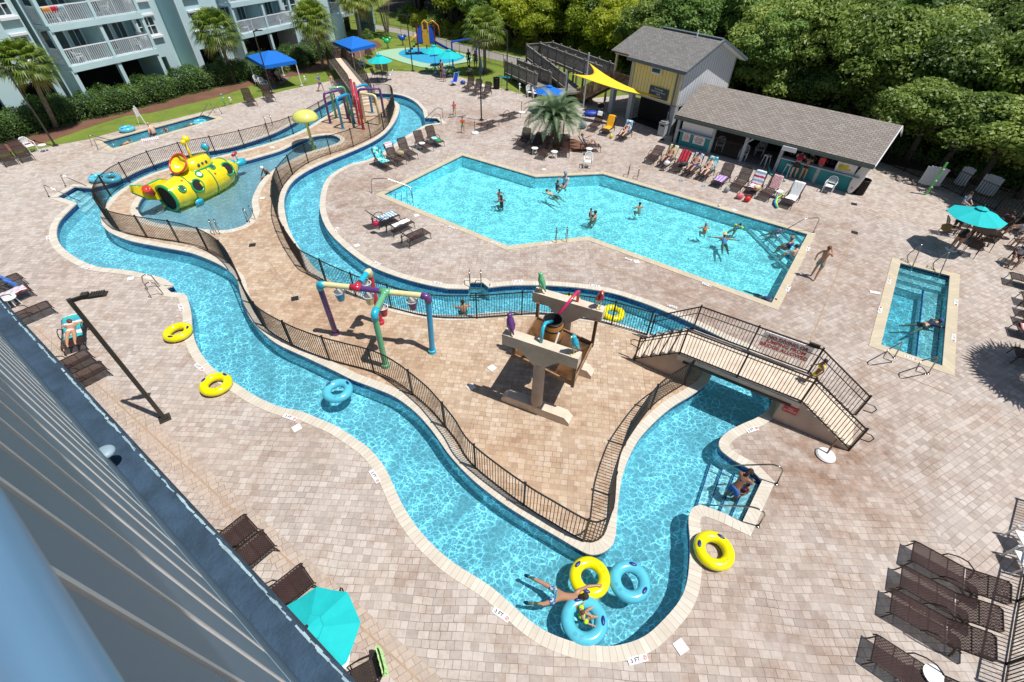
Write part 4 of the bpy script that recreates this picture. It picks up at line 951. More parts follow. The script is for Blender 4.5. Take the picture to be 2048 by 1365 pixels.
# ---- hedge along the apartment building
hp = catmull([G2(p) for p in ((-120,330),(-40,300),(60,270),(130,248),(200,234),(290,212),(345,196),(400,182),(470,166),(560,146),(610,131),(668,112))], False, 6)
def hedge(path, label, width=1.3, h=1.55, n=26000):
    root = empty('hedge', (path[0][0],path[0][1],0), label=label, cat='hedge'); o = np.array([path[0][0],path[0][1],0])
    P = np.array([[a[0],a[1]] for a in path]); D = np.diff(P,axis=0); L = np.hypot(D[:,0],D[:,1]); i = rng.choice(len(D), n, p=L/L.sum()); t = rng.random(n)
    c = P[i]+D[i]*t[:,None]; nn = np.stack([-D[i,1],D[i,0]],1)/L[i][:,None]
    th = rng.uniform(-0.15,PI+0.15,n); s_ = np.cumsum(np.r_[0,L])[i]+L[i]*t
    lum = 1+0.13*np.sin(s_*1.7)+0.08*np.sin(s_*4.1+1)+0.06*rng.normal(size=n)
    cc, ss = np.sign(np.cos(th))*np.abs(np.cos(th))**0.6, np.abs(np.sin(th))**0.55*np.sign(np.sin(th))
    q = np.zeros((n,3)); q[:,:2] = c+nn*(cc*width*lum)[:,None]; q[:,2] = np.maximum(ss*h*lum,0.05)
    nrm = np.zeros((n,3)); nrm[:,:2] = nn*np.cos(th)[:,None]; nrm[:,2] = np.abs(np.sin(th))
    quads_obj('foliage', leaves(q-o, nrm+rng.normal(size=(n,3))*0.55, 0.062), LM_hedge, root)
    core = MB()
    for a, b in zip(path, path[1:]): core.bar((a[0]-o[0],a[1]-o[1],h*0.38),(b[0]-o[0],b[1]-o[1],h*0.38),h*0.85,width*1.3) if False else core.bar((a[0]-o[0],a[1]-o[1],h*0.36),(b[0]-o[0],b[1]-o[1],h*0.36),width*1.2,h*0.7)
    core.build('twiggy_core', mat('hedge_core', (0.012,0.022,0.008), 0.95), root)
hp = [(p[0]-0.93*0.95, p[1]+0.37*0.95) for p in hp]
hedge(hp, 'long dense green hedge between the lawn and the pale apartment building', n=60000)
for px, s, lb in (((222,219),1.15,'left'),((262,210),1.25,'middle'),((305,199),1.3,'right')):
    x, y = G2(px); bush(bJ, x-0.2, y+0.4, s, 'olive green rounded shrub in front of the long hedge, the %s one of three' % lb, 'olive shrubs before the hedge')
for px, s, lb in (((560,143),1.3,'behind the near blue canopy'),((598,133),1.5,'between the blue canopy and the palm'),((652,112),1.2,'left of the far blue canopy'),((735,78),0.9,'beside the far palms'),((770,78),0.7,'by the path fence'),((692,98),1.0,'behind the far blue canopy')):
    x, y = G2(px); bush(bH if s < 1.3 else bJ, x, y+0.4, s, 'rounded green shrub '+lb)
# ---- palms
def fan_palm(px, h, label, nf=46, lean=(0,0), R_=1.38):
    g = G(*px); root = empty('cabbage_palm', g, 0.0, label, 'palm tree'); rr.uniform(0,6)
    tr = MB().tube([(0,0,-0.1),(lean[0]*0.2,lean[1]*0.2,0.5),(lean[0]*0.6,lean[1]*0.6,h*0.6),(lean[0],lean[1],h)], [0.24,0.16,0.15,0.20], 10); tr.build('trunk', M_palmbark, root, smooth=True)
    bt = MB()
    for k in range(26):
        a = k*2.4; z = h-1.0+k*0.042; r0 = 0.18; bt.bar((lean[0]+math.cos(a)*0.1,lean[1]+math.sin(a)*0.1,z-0.1),(lean[0]+math.cos(a)*0.36,lean[1]+math.sin(a)*0.36,z+0.25),0.05)
    bt.build('boot_stubs', M_palmbark, root)
    for mi, lm, cnt_, e0, e1 in ((0,LM_palm,nf,-0.35,1.35),(1,LM_palmy,7,-0.9,-0.5)):
        q = []; C0 = np.array([lean[0],lean[1],h+0.15])
        for k in range(cnt_):
            a = k*2.39996+mi; el = e0+(e1-e0)*((k+0.5)/cnt_)**1.1; L = (1.05 if mi == 0 else 0.9)*R_
            d = np.array([math.cos(a)*math.cos(el),math.sin(a)*math.cos(el),math.sin(el)]); side = np.cross(d,[0,0,1.0]); side /= np.linalg.norm(side)+1e-6; up = np.cross(side,d)
            hub = C0+d*L*0.85
            q += [C0-side*0.02,C0+side*0.02,hub+side*0.015,hub-side*0.015]
            nl = 24
            for j in range(nl):
                b = (j/(nl-1)-0.5)*3.9; dl = d*math.cos(b)+side*math.sin(b); ln = 0.95*R_*(0.72+0.28*math.cos(b*0.7))*rng.uniform(0.9,1.1); dl = dl+up*(-0.12+0.18*abs(math.sin(b)))
                wv = np.cross(dl,up); wv /= np.linalg.norm(wv)+1e-6; m1 = hub+dl*ln*0.55; tip = hub+dl*ln*0.92-np.array([0,0,1.0])*ln*0.34*rng.uniform(0.7,1.3)
                q += [hub,m1-wv*0.048,m1+wv*0.048+up*0.012,hub+wv*0.004]; q += [m1-wv*0.048,tip,tip+wv*0.004,m1+wv*0.048+up*0.012]
        quads_obj('fronds' if mi == 0 else 'old_fronds', np.array(q), lm, root)
lv = G(52,128,4.3)-G(112,255); fan_palm((112,255), 4.1, 'cabbage palm with leaning trunk in front of the left apartment wing', lean=(lv.x,lv.y), R_=1.12)
fan_palm((-20,215), 4.6, 'cabbage palm cut off by the left edge of the photo')
fan_palm((470,166), 3.9, 'cabbage palm in front of the recessed apartment corner, left of the near blue canopy', lean=(-0.1,0.1))
fan_palm((648,140), 4.0, 'cabbage palm between the two blue canopies')
fan_palm((722,88), 4.4, 'cabbage palm just behind the far blue canopy')
fan_palm((742,70), 4.8, 'cabbage palm farthest back beside the pink flowering tree')
fan_palm((970,146), 3.7, 'lone cabbage palm on the lawn beside the play surface')
fan_palm((2185,790), 3.6, 'cabbage palm just outside the right edge whose shadow falls on the pavers')
def pindo(px):
    g = G(*px); root = empty('pindo_palm', g, 0, 'bushy grey green feather palm in a mulch bed among the loungers', 'palm tree'); h = 1.75
    MB().tube([(0,0,-0.05),(0,0,0.5),(0,0,1.2),(0,0,h)],[0.42,0.34,0.36,0.26],12).build('trunk', M_palmbark, root, smooth=True)
    bt = MB()
    for k in range(60):
        a = k*2.4; z = 0.15+k*0.027; bt.bar((math.cos(a)*0.2,math.sin(a)*0.2,z-0.05),(math.cos(a)*0.46,math.sin(a)*0.46,z+0.16),0.07)
    bt.build('boot_stubs', M_palmbark, root)
    q = []
    for k in range(64):
        a = k*2.39996; el = 1.4-1.3*(k/64)**0.8; L = 2.6*rng.uniform(0.85,1.1); n = 20; P = []
        for i in range(n+1):
            t = i/n; e = el-t*t*1.6; P.append((P[-1] if i else np.array([0,0,h]))+np.array([math.cos(a)*math.cos(e),math.sin(a)*math.cos(e),math.sin(e)])*L/n if i else np.array([0,0,h-0.1]))
        for i in range(1,n+1):
            d = P[i]-P[i-1]; d /= np.linalg.norm(d); sd_ = np.cross(d,[0,0,1.0]); sd_ /= np.linalg.norm(sd_)+1e-6; up = np.cross(sd_,d)
            q += [P[i-1]-sd_*0.012,P[i-1]+sd_*0.012,P[i]+sd_*0.01,P[i]-sd_*0.01]
            if i < 3: continue
            ll = 0.42*math.sin(PI*(0.15+0.8*i/n))
            for sg in (-1,1):
                for f_ in (0,0.5):
                    b0 = P[i-1]+(P[i]-P[i-1])*f_; tip = b0+sd_*sg*ll*0.75+d*ll*0.62+up*ll*0.35; q += [b0,b0+d*0.06,tip+d*0.02,tip]
    quads_obj('fronds', np.array(q), LM_pin, root)
pindo((1106,288))
# pink flowering tree by the path
g = G(775,72); root = empty('crape_myrtle', g, 0, 'slender multi-stemmed tree with coral pink blossom by the path', 'tree')
t = MB()
for k in range(9):
    a = k*0.7; t.tube([(math.cos(a)*0.15,math.sin(a)*0.15,0),(math.cos(a)*0.5,math.sin(a)*0.5,2.2),(math.cos(a)*1.0,math.sin(a)*1.0,4.2)],[0.06,0.045,0.02],6)
t.build('trunk', mat('pale_bark', (0.34,0.27,0.20), 0.8), root)
quads_obj('crown', crown_mesh('c', None, 1.9, 1.3, 16, 260, 0.09, 4.9), LM_oak, root)
quads_obj('blossom', crown_mesh('c', None, 1.8, 1.2, 10, 160, 0.09, 5.4), leaf_mat('blossom', (0.35,0.10,0.07), (0.50,0.17,0.11), (0.62,0.28,0.18), 0.3), root)
# ================================================================== BUILDINGS
def condo():
    root = empty('apartment_building', (-31.12,51.0,0), math.atan2(0.92816,0.37218), 'pale aqua apartment building with white railed balconies behind the hedge', 'building')
    # local: x along the facade, -y towards the pools
    w = MB(); T = 14.5
    def wl(s0, s1, z0, z1, y0=0.0, th=0.3, mb=None): (mb or w).box(((s0+s1)/2, y0+th/2, (z0+z1)/2), (s1-s0, th, z1-z0))
    wins = []
    def pierced(s0, s1, ops, z1=T, y0=0.0):
        """wall from s0 to s1 with openings (a,b,z0,z1); pieces butt together"""
        xs = sorted({s0, s1, *[o[0] for o in ops], *[o[1] for o in ops]})
        for a, b in zip(xs, xs[1:]):
            cuts = sorted([(o[2], o[3]) for o in ops if o[0] <= a+1e-6 and o[1] >= b-1e-6]); z = 0
            for c0, c1 in cuts:
                if c0 > z: wl(a, b, z, c0, y0)
                z = c1
            if z < z1: wl(a, b, z, z1, y0)
    def window(a, b, z0, z1, y0=0.0, grid=(2,2)): wins.append((a,b,z0,z1,y0,grid))
    ops = [(-15.0,-12.75,0,2.6),(-19.5,-16.4,0,2.6)]+[(a,b,z,z+1.45) for z in (3.95,6.55) for a,b in ((-13.5,-12.55),(-17.8,-14.6),(-21,-19))]
    pierced(-32,-12.3, ops)
    for z in (3.95,6.55,9.15):
        for a,b in ((-13.5,-12.55),(-17.8,-14.6),(-21,-19)):
            if z < 9: window(a,b,z,z+1.45)
    pierced(-4.6,-2.0, [(-4.25,-2.55,z,z+1.4) for z in (3.95,6.55)]+[(-4.3,-2.9,0,2.3)]); [window(-4.25,-2.55,z,z+1.4,0,(3,2)) for z in (3.95,6.55)]
    wl(-2.0,0.0,0,T,2.4); w.box((-2.0-0.15,1.35,T/2),(0.3,2.1,T)); w.box((0.15,1.35,T/2),(0.3,2.1,T))
    pierced(0.0,4.5, [(1.0,2.3,z,z+1.4) for z in (3.7,6.3)]+[(0.7,3.0,0,2.2)]); [window(1.0,2.3,z,z+1.4) for z in (3.7,6.3)]
    pierced(12.3,16.0, [(13.0,15.0,z,z+1.4) for z in (3.6,6.2)]); [window(13.0,15.0,z,z+1.4) for z in (3.6,6.2)]
    wl(16.0,18.5,0,T,2.4); pierced(18.5,20.5,[])
    w.box((-2,9.0,T/2),(60,0.3,T)); w.box((-2,4.7,T+0.15),(60,9.4,0.3))
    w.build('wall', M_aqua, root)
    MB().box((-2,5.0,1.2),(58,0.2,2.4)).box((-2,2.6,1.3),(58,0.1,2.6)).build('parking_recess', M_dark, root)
    for a,b,z0,z1,y0,gr in wins:
        f = MB(); t = 0.09; yy = y0+0.04
        f.box(((a+b)/2,yy,z0+t/2),(b-a,0.12,t)).box(((a+b)/2,yy,z1-t/2),(b-a,0.12,t))
        for x in (a+t/2,b-t/2): f.box((x,yy,(z0+z1)/2),(t,0.116,z1-z0-2*t))
        for k in range(1,gr[0]): f.box((a+(b-a)*k/gr[0],yy+0.01,(z0+z1)/2),(0.06,0.09,z1-z0-2*t))
        for k in range(1,gr[1]): f.box(((a+b)/2,yy+0.014,z0+(z1-z0)*k/gr[1]),(b-a-2*t,0.07,0.05))
        f.box(((a+b)/2,y0-0.09,z0-0.10),(b-a+0.3,0.24,0.17)).box(((a+b)/2,y0-0.07,z1+0.10),(b-a+0.22,0.20,0.15))
        fo = f.build('window', M_trimw, root)
        MB().box(((a+b)/2,y0+0.13,(z0+z1)/2),(b-a-0.1,0.02,z1-z0-0.1)).build('pane', M_glass, fo)
    # balcony stacks
    def stack(s0, s1, floors, bays=2, yf=-1.6, yb=0.9):
        bw = MB()
        bw.box(((s0+s1)/2,yb+0.15,T/2+1.2),(s1-s0,0.3,T-2.4)).box((s0-0.13,(yb-0.0)/2,T/2),(0.26,yb,T)).box((s1+0.13,yb/2,T/2),(0.26,yb,T))
        bw.build('recessed_wall', M_aqua, root)
        for z in floors:
            MB().box(((s0+s1)/2,(yf+yb)/2,z-0.15),(s1-s0,yb-yf,0.30)).box(((s0+s1)/2,yf-0.03,z-0.17),(s1-s0+0.1,0.06,0.40)).build('balcony_slab', M_aqua, root)
            xs = [s0+(s1-s0)*k/bays for k in range(bays+1)]
            r = MB(); hh = 1.1
            segs = [((x0+0.1,yf+0.06),(x1-0.1,yf+0.06)) for x0,x1 in zip(xs,xs[1:])]+[((s0+0.05,yf+0.1),(s0+0.05,0.0)),((s1-0.05,yf+0.1),(s1-0.05,0.0))]
            for a,b in segs:
                A,B = Vector((*a,z)),Vector((*b,z)); L = (B-A).length
                r.bar(A+Vector((0,0,hh)),B+Vector((0,0,hh)),0.07); r.bar(A+Vector((0,0,0.09)),B+Vector((0,0,0.09)),0.045)
                k = int(L/0.155)
                for i in range(k+1):
                    p = A+(B-A)*(i/k); r.bar(p+Vector((0,0,0.1)),p+Vector((0,0,hh)),0.07 if i == k//2 and L > 2.5 else 0.042)
            r.build('balcony_railing', M_trimw, root)
            for i,x in enumerate(xs):
                MB().box((x,yf+0.16,z+1.15),(0.26,0.30,2.30-0.0)).build('column', M_aqua, root)
            MB().box(((s0+s1)/2+0.0,(yf+yb)/2+0.3,z+1.15),(0.2,yb-yf-0.6,2.3)).build('party_wall', M_aqua, root)
            for x0,x1 in zip(xs,xs[1:]):
                dx = x0+0.5; f = MB().box((dx+0.75,yb-0.04,z+1.05),(1.7,0.09,2.1)); fo = f.build('sliding_door', M_trimw, root)
                MB().box((dx+0.36,yb-0.10,z+1.05),(0.68,0.02,1.9)).box((dx+1.14,yb-0.10,z+1.05),(0.68,0.02,1.9)).build('pane', M_glass, fo)
                f = MB().box((x1-0.75,yb-0.04,z+1.3),(1.0,0.08,1.2)); fo = f.build('window', M_trimw, root)
                MB().box((x1-0.98,yb-0.09,z+1.3),(0.40,0.02,1.05)).box((x1-0.52,yb-0.09,z+1.3),(0.40,0.02,1.05)).build('pane', M_glass, fo)
        for k in range(bays+1):
            x = s0+(s1-s0)*k/bays; MB().box((x,yf+0.16,(floors[0]-0.3)/2),(0.3,0.30,floors[0]-0.3)).build('pier', M_aqua, root)
            MB().box((x,0.0,(floors[0]-0.3)/2),(0.22,2.6,floors[0]-0.3)).build('fin_wall', M_aqua, root) if k != 1 else None
    stack(-11.7,-4.6,(3.3,5.9,8.5)); stack(4.6,12.3,(2.95,5.55,8.15)); stack(20.6,27.0,(2.8,5.4,8.0))
    MB().tube([(0.02,-0.06,0.0),(0.02,-0.06,T)],0.05,8).build('downspout', M_trimw, root)
    for x in (-17.0,-23.0): MB().tube([(x,-0.05,0.0),(x,-0.05,T)],0.045,8).build('downspout', M_conc_side, root)
    for z in (8.9,): MB().box((-27,-0.02,z),(9.4,0.04,0.2)).build('band_course', M_trimw, root)
condo()
# ------------------------------------------------------------------ shingle roof helper
M_sh1 = uvbrick_mat('shingle_grey', (0.17,0.165,0.16), (0.25,0.245,0.24), (0.075,0.072,0.07), 0.30, 0.14, 0.012, 0.95, var=0.25)
M_sh2 = uvbrick_mat('shingle_brown', (0.235,0.205,0.185), (0.315,0.285,0.26), (0.085,0.07,0.06), 0.34, 0.17, 0.016, 0.95, var=0.12)
def slope(mb, a, b, c, d, th=0.10):
    """roof plane a-b (eave) to d-c (ridge), with uv in metres"""
    a,b,c,d = map(Vector,(a,b,c,d)); L = (b-a).length; S = (d-a).length; n = (b-a).cross(d-a).normalized()*th
    mb.add([a,b,c,d], [(0,1,2,3)], [[(0,0),(L,0),(L,S),(0,S)]])
    mb.add([a-n,b-n,c-n,d-n,a,b,c,d], [(3,2,1,0),(0,1,5,4),(1,2,6,5),(2,3,7,6),(3,0,4,7)], [[(0,0)]*4]*5)
def batten_wall(name, m, a, b, z0, z1, root, step=0.30, gable=None, n=None):
    """board and batten wall between two plan points"""
    a,b = Vector((*a,0)),Vector((*b,0)); d = (b-a); L = d.length; d.normalize(); nn = Vector((d.y,-d.x,0))*(1 if n is None else n)
    mb = MB()
    top = lambda s: z1 if not gable else z1+gable*(1-abs(2*s/L-1))
    prof = [(0,z0),(L,z0),(L,z1)]+([(L/2,z1+gable)] if gable else [])+[(0,z1)]
    k = len(prof); vs = [a+d*s+Vector((0,0,z)) for s,z in prof]+[a+d*s-nn*0.14+Vector((0,0,z)) for s,z in prof]
    mb.add(vs, [tuple(range(k)),tuple(range(k,2*k))[::-1]]+[(i,k+i,k+(i+1)%k,(i+1)%k) for i in range(k)])
    s = step/2
    mb.mi = 1
    while s < L:
        p = a+d*s-nn*0.006; mb.bar(p+Vector((0,0,z0)), p+Vector((0,0,top(s)-0.01)), 0.022, 0.022); s += step
    return mb.build(name, [m, mat('siding_groove', (0.24,0.22,0.16), 0.9)], root)
M_ywall = mat('siding_yellow', (0.86,0.70,0.27), 0.75, var=0.05, scale=1); M_gwall = mat('siding_grey', (0.60,0.63,0.67), 0.75, var=0.05, scale=1)
def two_storey():
    o = Vector((11.77,36.91,0)); dx = Vector((-0.61,0.79,0)); 
    # local x runs from the right front corner to the left, local y to the back (away from the pools)
    root = empty('poolside_house', o, math.atan2(0.79,-0.61), 'yellow and grey board house on posts with a grey shingle roof beside the ramp', 'house')
    # with this rotation local +y points to (-0.79,-0.61): towards the pools, so the back is -y
    Wd, Dp, Z0, Z1 = 4.6, 6.3, 2.15, 4.62
    batten_wall('front_wall', M_ywall, (Wd,0.0),(0,0.0),Z0,Z1,root)
    batten_wall('gable_wall', M_gwall, (0,0),(0,-Dp),Z0,Z1,root,gable=1.25)
    batten_wall('rear_wall', M_gwall, (0,-Dp),(Wd,-Dp),Z0,Z1,root)
    batten_wall('side_wall', M_ywall, (Wd,-Dp),(Wd,0),Z0,Z1,root)
    MB().box((0.02,0.035,(Z0+Z1)/2),(0.16,0.1,Z1-Z0)).box((0.24,0.03,(Z0+Z1)/2),(0.10,0.08,Z1-Z0)).box((Wd-0.05,0.03,(Z0+Z1)/2),(0.12,0.08,Z1-Z0)).build('corner_board', mat('corner_cream', (0.60,0.56,0.42), 0.7), root)
    r = MB(); ov = 0.55; pk = Z1+1.45; xl = 6.9; xm = 4.9
    slope(r, (xm,ov,Z1-0.10),(-ov,ov,Z1-0.10),(-ov,-Dp/2,pk),(xm,-Dp/2,pk)); slope(r, (-ov,-Dp-ov,Z1-0.10),(xm,-Dp-ov,Z1-0.10),(xm,-Dp/2,pk),(-ov,-Dp/2,pk))
    slope(r, (xl,0.25,Z1-0.02),(xm+0.01,0.25,Z1-0.02),(xm+0.01,-Dp/2,pk-0.12),(xl,-Dp/2,pk-0.12)); slope(r, (xm+0.01,-Dp-0.3,Z1-0.02),(xl,-Dp-0.3,Z1-0.02),(xl,-Dp/2,pk-0.12),(xm+0.01,-Dp/2,pk-0.12))
    r.build('roof', M_sh1, root)
    f = MB(); M_fas = mat('fascia_slate', (0.10,0.13,0.15), 0.6)
    f.bar((-ov-0.03,ov,Z1-0.2),(xm,ov,Z1-0.2),0.05,0.2) if False else f.box(((xm-ov)/2,ov+0.02,Z1-0.2),(xm+ov,0.05,0.22))
    for y0,y1 in ((ov,-Dp/2),(-Dp-ov,-Dp/2)): f.bar((-ov-0.03,y0,Z1-0.16),(-ov-0.03,y1,pk-0.05),0.05,0.16)
    f.build('fascia', M_fas, root)
    sf = MB()
    for y0,y1 in ((ov,-Dp/2),(-Dp-ov,-Dp/2)): sf.bar((-ov/2-0.02,y0*0.98,Z1-0.24),(-ov/2-0.02,y1,pk-0.14),ov+0.02,0.03)
    sf.build('soffit', M_trimw, root)
    MB().box((2.3,-Dp/2,pk+0.02),(5.4,0.35,0.05)).build('ridge_vent', M_fas, root); MB().tube([(1.6,-Dp/2+0.3,pk-0.2),(1.6,-Dp/2+0.3,pk+0.3)],0.05,8).build('vent_pipe', M_white, root)
    # window
    wf = MB().box((2.35,0.05,4.0),(0.95,0.08,0.42)).build('window', M_trimw, root); MB().box((2.35,0.095,4.0),(0.75,0.02,0.26)).build('pane', M_glass, wf)
    # name board
    nb = MB().box((1.75,0.07,2.62),(1.75,0.05,0.72)).build('name_board', mat('board_slate', (0.035,0.065,0.085), 0.6), root)
    # letters read left to right as seen from the pools
    fm = lambda z: frame((1.75,0.10,z),(-1,0,0),(0,0,1))
    text_obj('The Cottages', 0.15, M_signw, fm(2.86), root, 'board_lettering', 0.002); text_obj('Bath & Tennis Resort', 0.15, M_signw, fm(2.68), root, 'board_lettering', 0.002)
    text_obj('14290', 0.15, M_signw, fm(2.52), root, 'board_lettering', 0.002); text_obj('GUEST ACCESS', 0.10, M_signw, fm(2.37), root, 'board_lettering', 0.002)
    # ground storey: posts, dark interior, porch deck
    M_post = mat('post_grey', (0.42,0.46,0.48), 0.8)
    for x,y in ((0.2,-0.2),(4.4,-0.2),(6.5,-0.3),(0.2,-6.0),(4.4,-6.0)): MB().box((x,y,1.02),(0.38,0.38,2.04)).build('support_post', M_post, root)
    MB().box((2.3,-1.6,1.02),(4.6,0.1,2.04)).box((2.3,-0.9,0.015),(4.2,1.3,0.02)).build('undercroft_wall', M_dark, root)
    MB().box((3.45,-3.2,2.07),(6.9,6.2,0.14)).box((5.7,0.02,2.06),(2.2,0.06,0.26)).build('floor_slab', M_post, root)
    M_p = M_woodb
    MB().box((6.6,-0.2,3.4),(0.15,0.15,2.5)).box((4.75,-0.05,3.4),(0.12,0.12,2.5)).box((5.7,-0.1,Z1-0.15),(2.0,0.12,0.22)).build('porch_frame', M_ywall if False else mat('porch_cream', (0.60,0.52,0.30),0.7), root)
    rl = MB()
    for z in (3.12,2.25): rl.box((5.65,-0.06,z),(1.8,0.06,0.07))
    for k in range(13): rl.box((4.85+k*0.14,-0.06,2.68),(0.05,0.04,0.82))
    rl.build('porch_railing', M_woodb, root)
    # outside stair descending to the left
    st = MB(); n = 12
    for k in range(n):
        t = k/n; st.box((7.0+t*3.3,-0.5,2.1-2.05*(k+0.5)/n),(0.30,1.1,0.05))
    for y in (0.08,-1.08): st.bar((6.8,y,2.1),(10.3,y,0.05),0.05,0.28)
    st.build('stair', M_woodb, root)
    sr = MB()
    for y in (0.12,-1.12):
        sr.bar((6.7,y,3.15),(10.3,y,1.05),0.09,0.06)
        for k in range(24): t = k/23; sr.box((6.8+t*3.4,y,2.1-1.98*t+0.5),(0.09,0.03,0.98))
        sr.box((10.35,y,0.6),(0.12,0.12,1.2))
    sr.build('stair_railing', M_woodb, root)
    MB().tube([(0.36,0.12,Z1-0.2),(0.36,0.12,1.9),(0.30,0.3,1.6),(0.30,0.3,0.02)],0.05,8).build('downspout', M_fas, root)
two_storey()
def snack_bar():
    o = Vector((11.71,35.54,0)); root = empty('pool_bar', o, math.atan2(-0.66369,0.748), 'low pool bar with brown shingle roof, teal counter and open serving bays', 'kiosk')
    # local x to the right along the front, +y to the back
    L, D, Ze, Zr = 12.1, 6.4, 2.02, 3.42
    r = MB(); slope(r, (-0.1,-0.45,Ze),(L+0.55,-0.45,Ze-0.02),(L+0.55,D/2,Zr-0.06),(-0.1,D/2,Zr)); slope(r, (L+0.55,D+0.45,Ze),(-0.1,D+0.45,Ze),(-0.1,D/2,Zr),(L+0.55,D/2,Zr-0.06)); r.build('roof', M_sh2, root)
    M_f = mat('fascia_green_grey', (0.10,0.13,0.12), 0.7)
    MB().box((L/2+0.22,-0.47,Ze-0.17),(L+0.66,0.05,0.20)).build('fascia', M_f, root)
    g = MB()
    for y0,y1,z0,z1 in ((-0.45,D/2,Ze-0.14,Zr-0.16),(D+0.45,D/2,Ze-0.14,Zr-0.16)): g.bar((L+0.57,y0,z0),(L+0.57,y1,z1),0.05,0.18)
    g.build('barge_board', M_trimw, root)
    M_tealw = uvbrick_mat('teal_boards', (0.02,0.25,0.27), (0.03,0.29,0.31), (0.01,0.12,0.13), 0.30, 5.0, 0.012, 0.6, off=0.0, coord='Object')
    # object-space boards
    M_tealw = mat('teal_boards_plain', (0.02,0.27,0.29), 0.6, var=0.08)
    def counter(x0, x1, z1=0.98, y=0.0, nm='counter_front'):
        mb = MB().box(((x0+x1)/2,y,z1/2),(x1-x0,0.12,z1)); k = int((x1-x0)/0.3)
        for i in range(1,k): mb.box((x0+(x1-x0)*i/k,y-0.062,z1/2),(0.02,0.012,z1-0.02))
        return mb.build(nm, M_tealw, root)
    c1 = counter(0.45,2.75); counter(7.65,L)
    MB().box((1.6,-0.12,1.01),(2.5,0.4,0.06)).build('counter_top', M_post_(), root); MB().box((9.9,-0.12,1.01),(4.6,0.45,0.06)).build('counter_top', M_post_(), root)
    MB().box((1.6,0.0,1.45),(2.3,0.06,0.80)).build('shutter', M_white, root)
    for x in (0.15,2.85,5.15,7.5,9.95): MB().box((x,0.02,(Ze-0.1)/2),(0.20,0.20,Ze-0.1)).build('post', M_post_(), root)
    br = MB(); br.bar((5.2,0.0,1.3),(5.75,0.0,1.85),0.10); br.build('brace', M_post_(), root)
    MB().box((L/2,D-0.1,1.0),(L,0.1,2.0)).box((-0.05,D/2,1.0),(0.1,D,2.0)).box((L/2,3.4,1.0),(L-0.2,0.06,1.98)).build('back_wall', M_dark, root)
    MB().box((L/2,D/2,0.02),(L-0.2,D-0.2,0.02)).build('floor_slab', mat('bar_floor', (0.22,0.20,0.18), 0.8), root)
    # white gate screen
    gs = MB()
    for k in range(34): gs.box((2.98+k*0.063,0.05,0.95),(0.014,0.014,1.85))
    for z in (0.1,1.0,1.85): gs.box((4.0,0.05,z),(2.1,0.025,0.03))
    gs.build('gate_screen', M_blk, root)
    # notices
    for x,wd,tx in ((0.98,0.55,'POOL\nHOURS\n9AM-9PM\nDAILY'),(1.95,0.85,'NO GLASS\nIN POOL AREA\nNO FOOD\nOR DRINK')):
        n_ = MB().box((x,-0.085,0.62),(wd,0.02,0.55)).build('notice_board', M_signw, root)
        text_obj(tx, 0.105, M_red if x < 1.5 else M_blktxt, frame((x,-0.098,0.62),(1,0,0),(0,0,1)), root, 'notice_lettering', 0.001, bold=0.002)
    # end wall, teal below, white frame above
    e = MB().box((L,D/2,0.49),(0.12,D-0.1,0.98)); 
    for k in range(1,20): e.box((L+0.062,k*D/20,0.49),(0.012,0.02,0.96))
    e.build('end_panel', M_tealw, root)
    ef = MB()
    for y in (0.1,D*0.33,D*0.66,D-0.15): ef.box((L,y,1.48),(0.14,0.14,1.0))
    ef.box((L+0.02,D/2,1.0),(0.3,D,0.06))
    ef.add([(L-0.02,-0.2,1.93),(L-0.02,D+0.2,1.93),(L-0.02,D/2,3.25)],[(0,1,2),(2,1,0)])
    ef.build('end_frame', M_trimw, root)
    MB().box((7.95,-0.5,Ze-0.32),(0.85,0.16,0.26)).build('air_vent', M_trimw, root)
    mb = MB().box((11.3,-0.10,1.30),(1.1,0.03,0.62)).build('menu_board', M_signw, root)
    MB().box((11.15,-0.12,1.42),(0.55,0.01,0.16)).box((11.35,-0.12,1.27),(0.5,0.01,0.12)).box((11.0,-0.12,1.32),(0.25,0.01,0.3)).build('menu_picture', mat('picture_yellow',(0.65,0.55,0.04),0.5), mb)
    # things on the inside shelf
    sh = MB(); 
    for k in range(24): sh.box((7.9+k*0.17,0.75+0.1*(k%3),1.08+0.02*(k%4)),(0.09,0.09,0.18+0.05*(k%3)))
    sh.build('shelf_goods', blotch('shelf_goods', [(0.3,0.3,0.32),(0.4,0.08,0.05),(0.05,0.12,0.25),(0.5,0.45,0.3)], 7), root)
    MB().box((9.95,-0.13,1.38),(0.34,0.10,0.42)).build('red_bin', M_red, root)
def M_post_(): return mat('post_grey', (0.42,0.46,0.48), 0.8)
snack_bar()
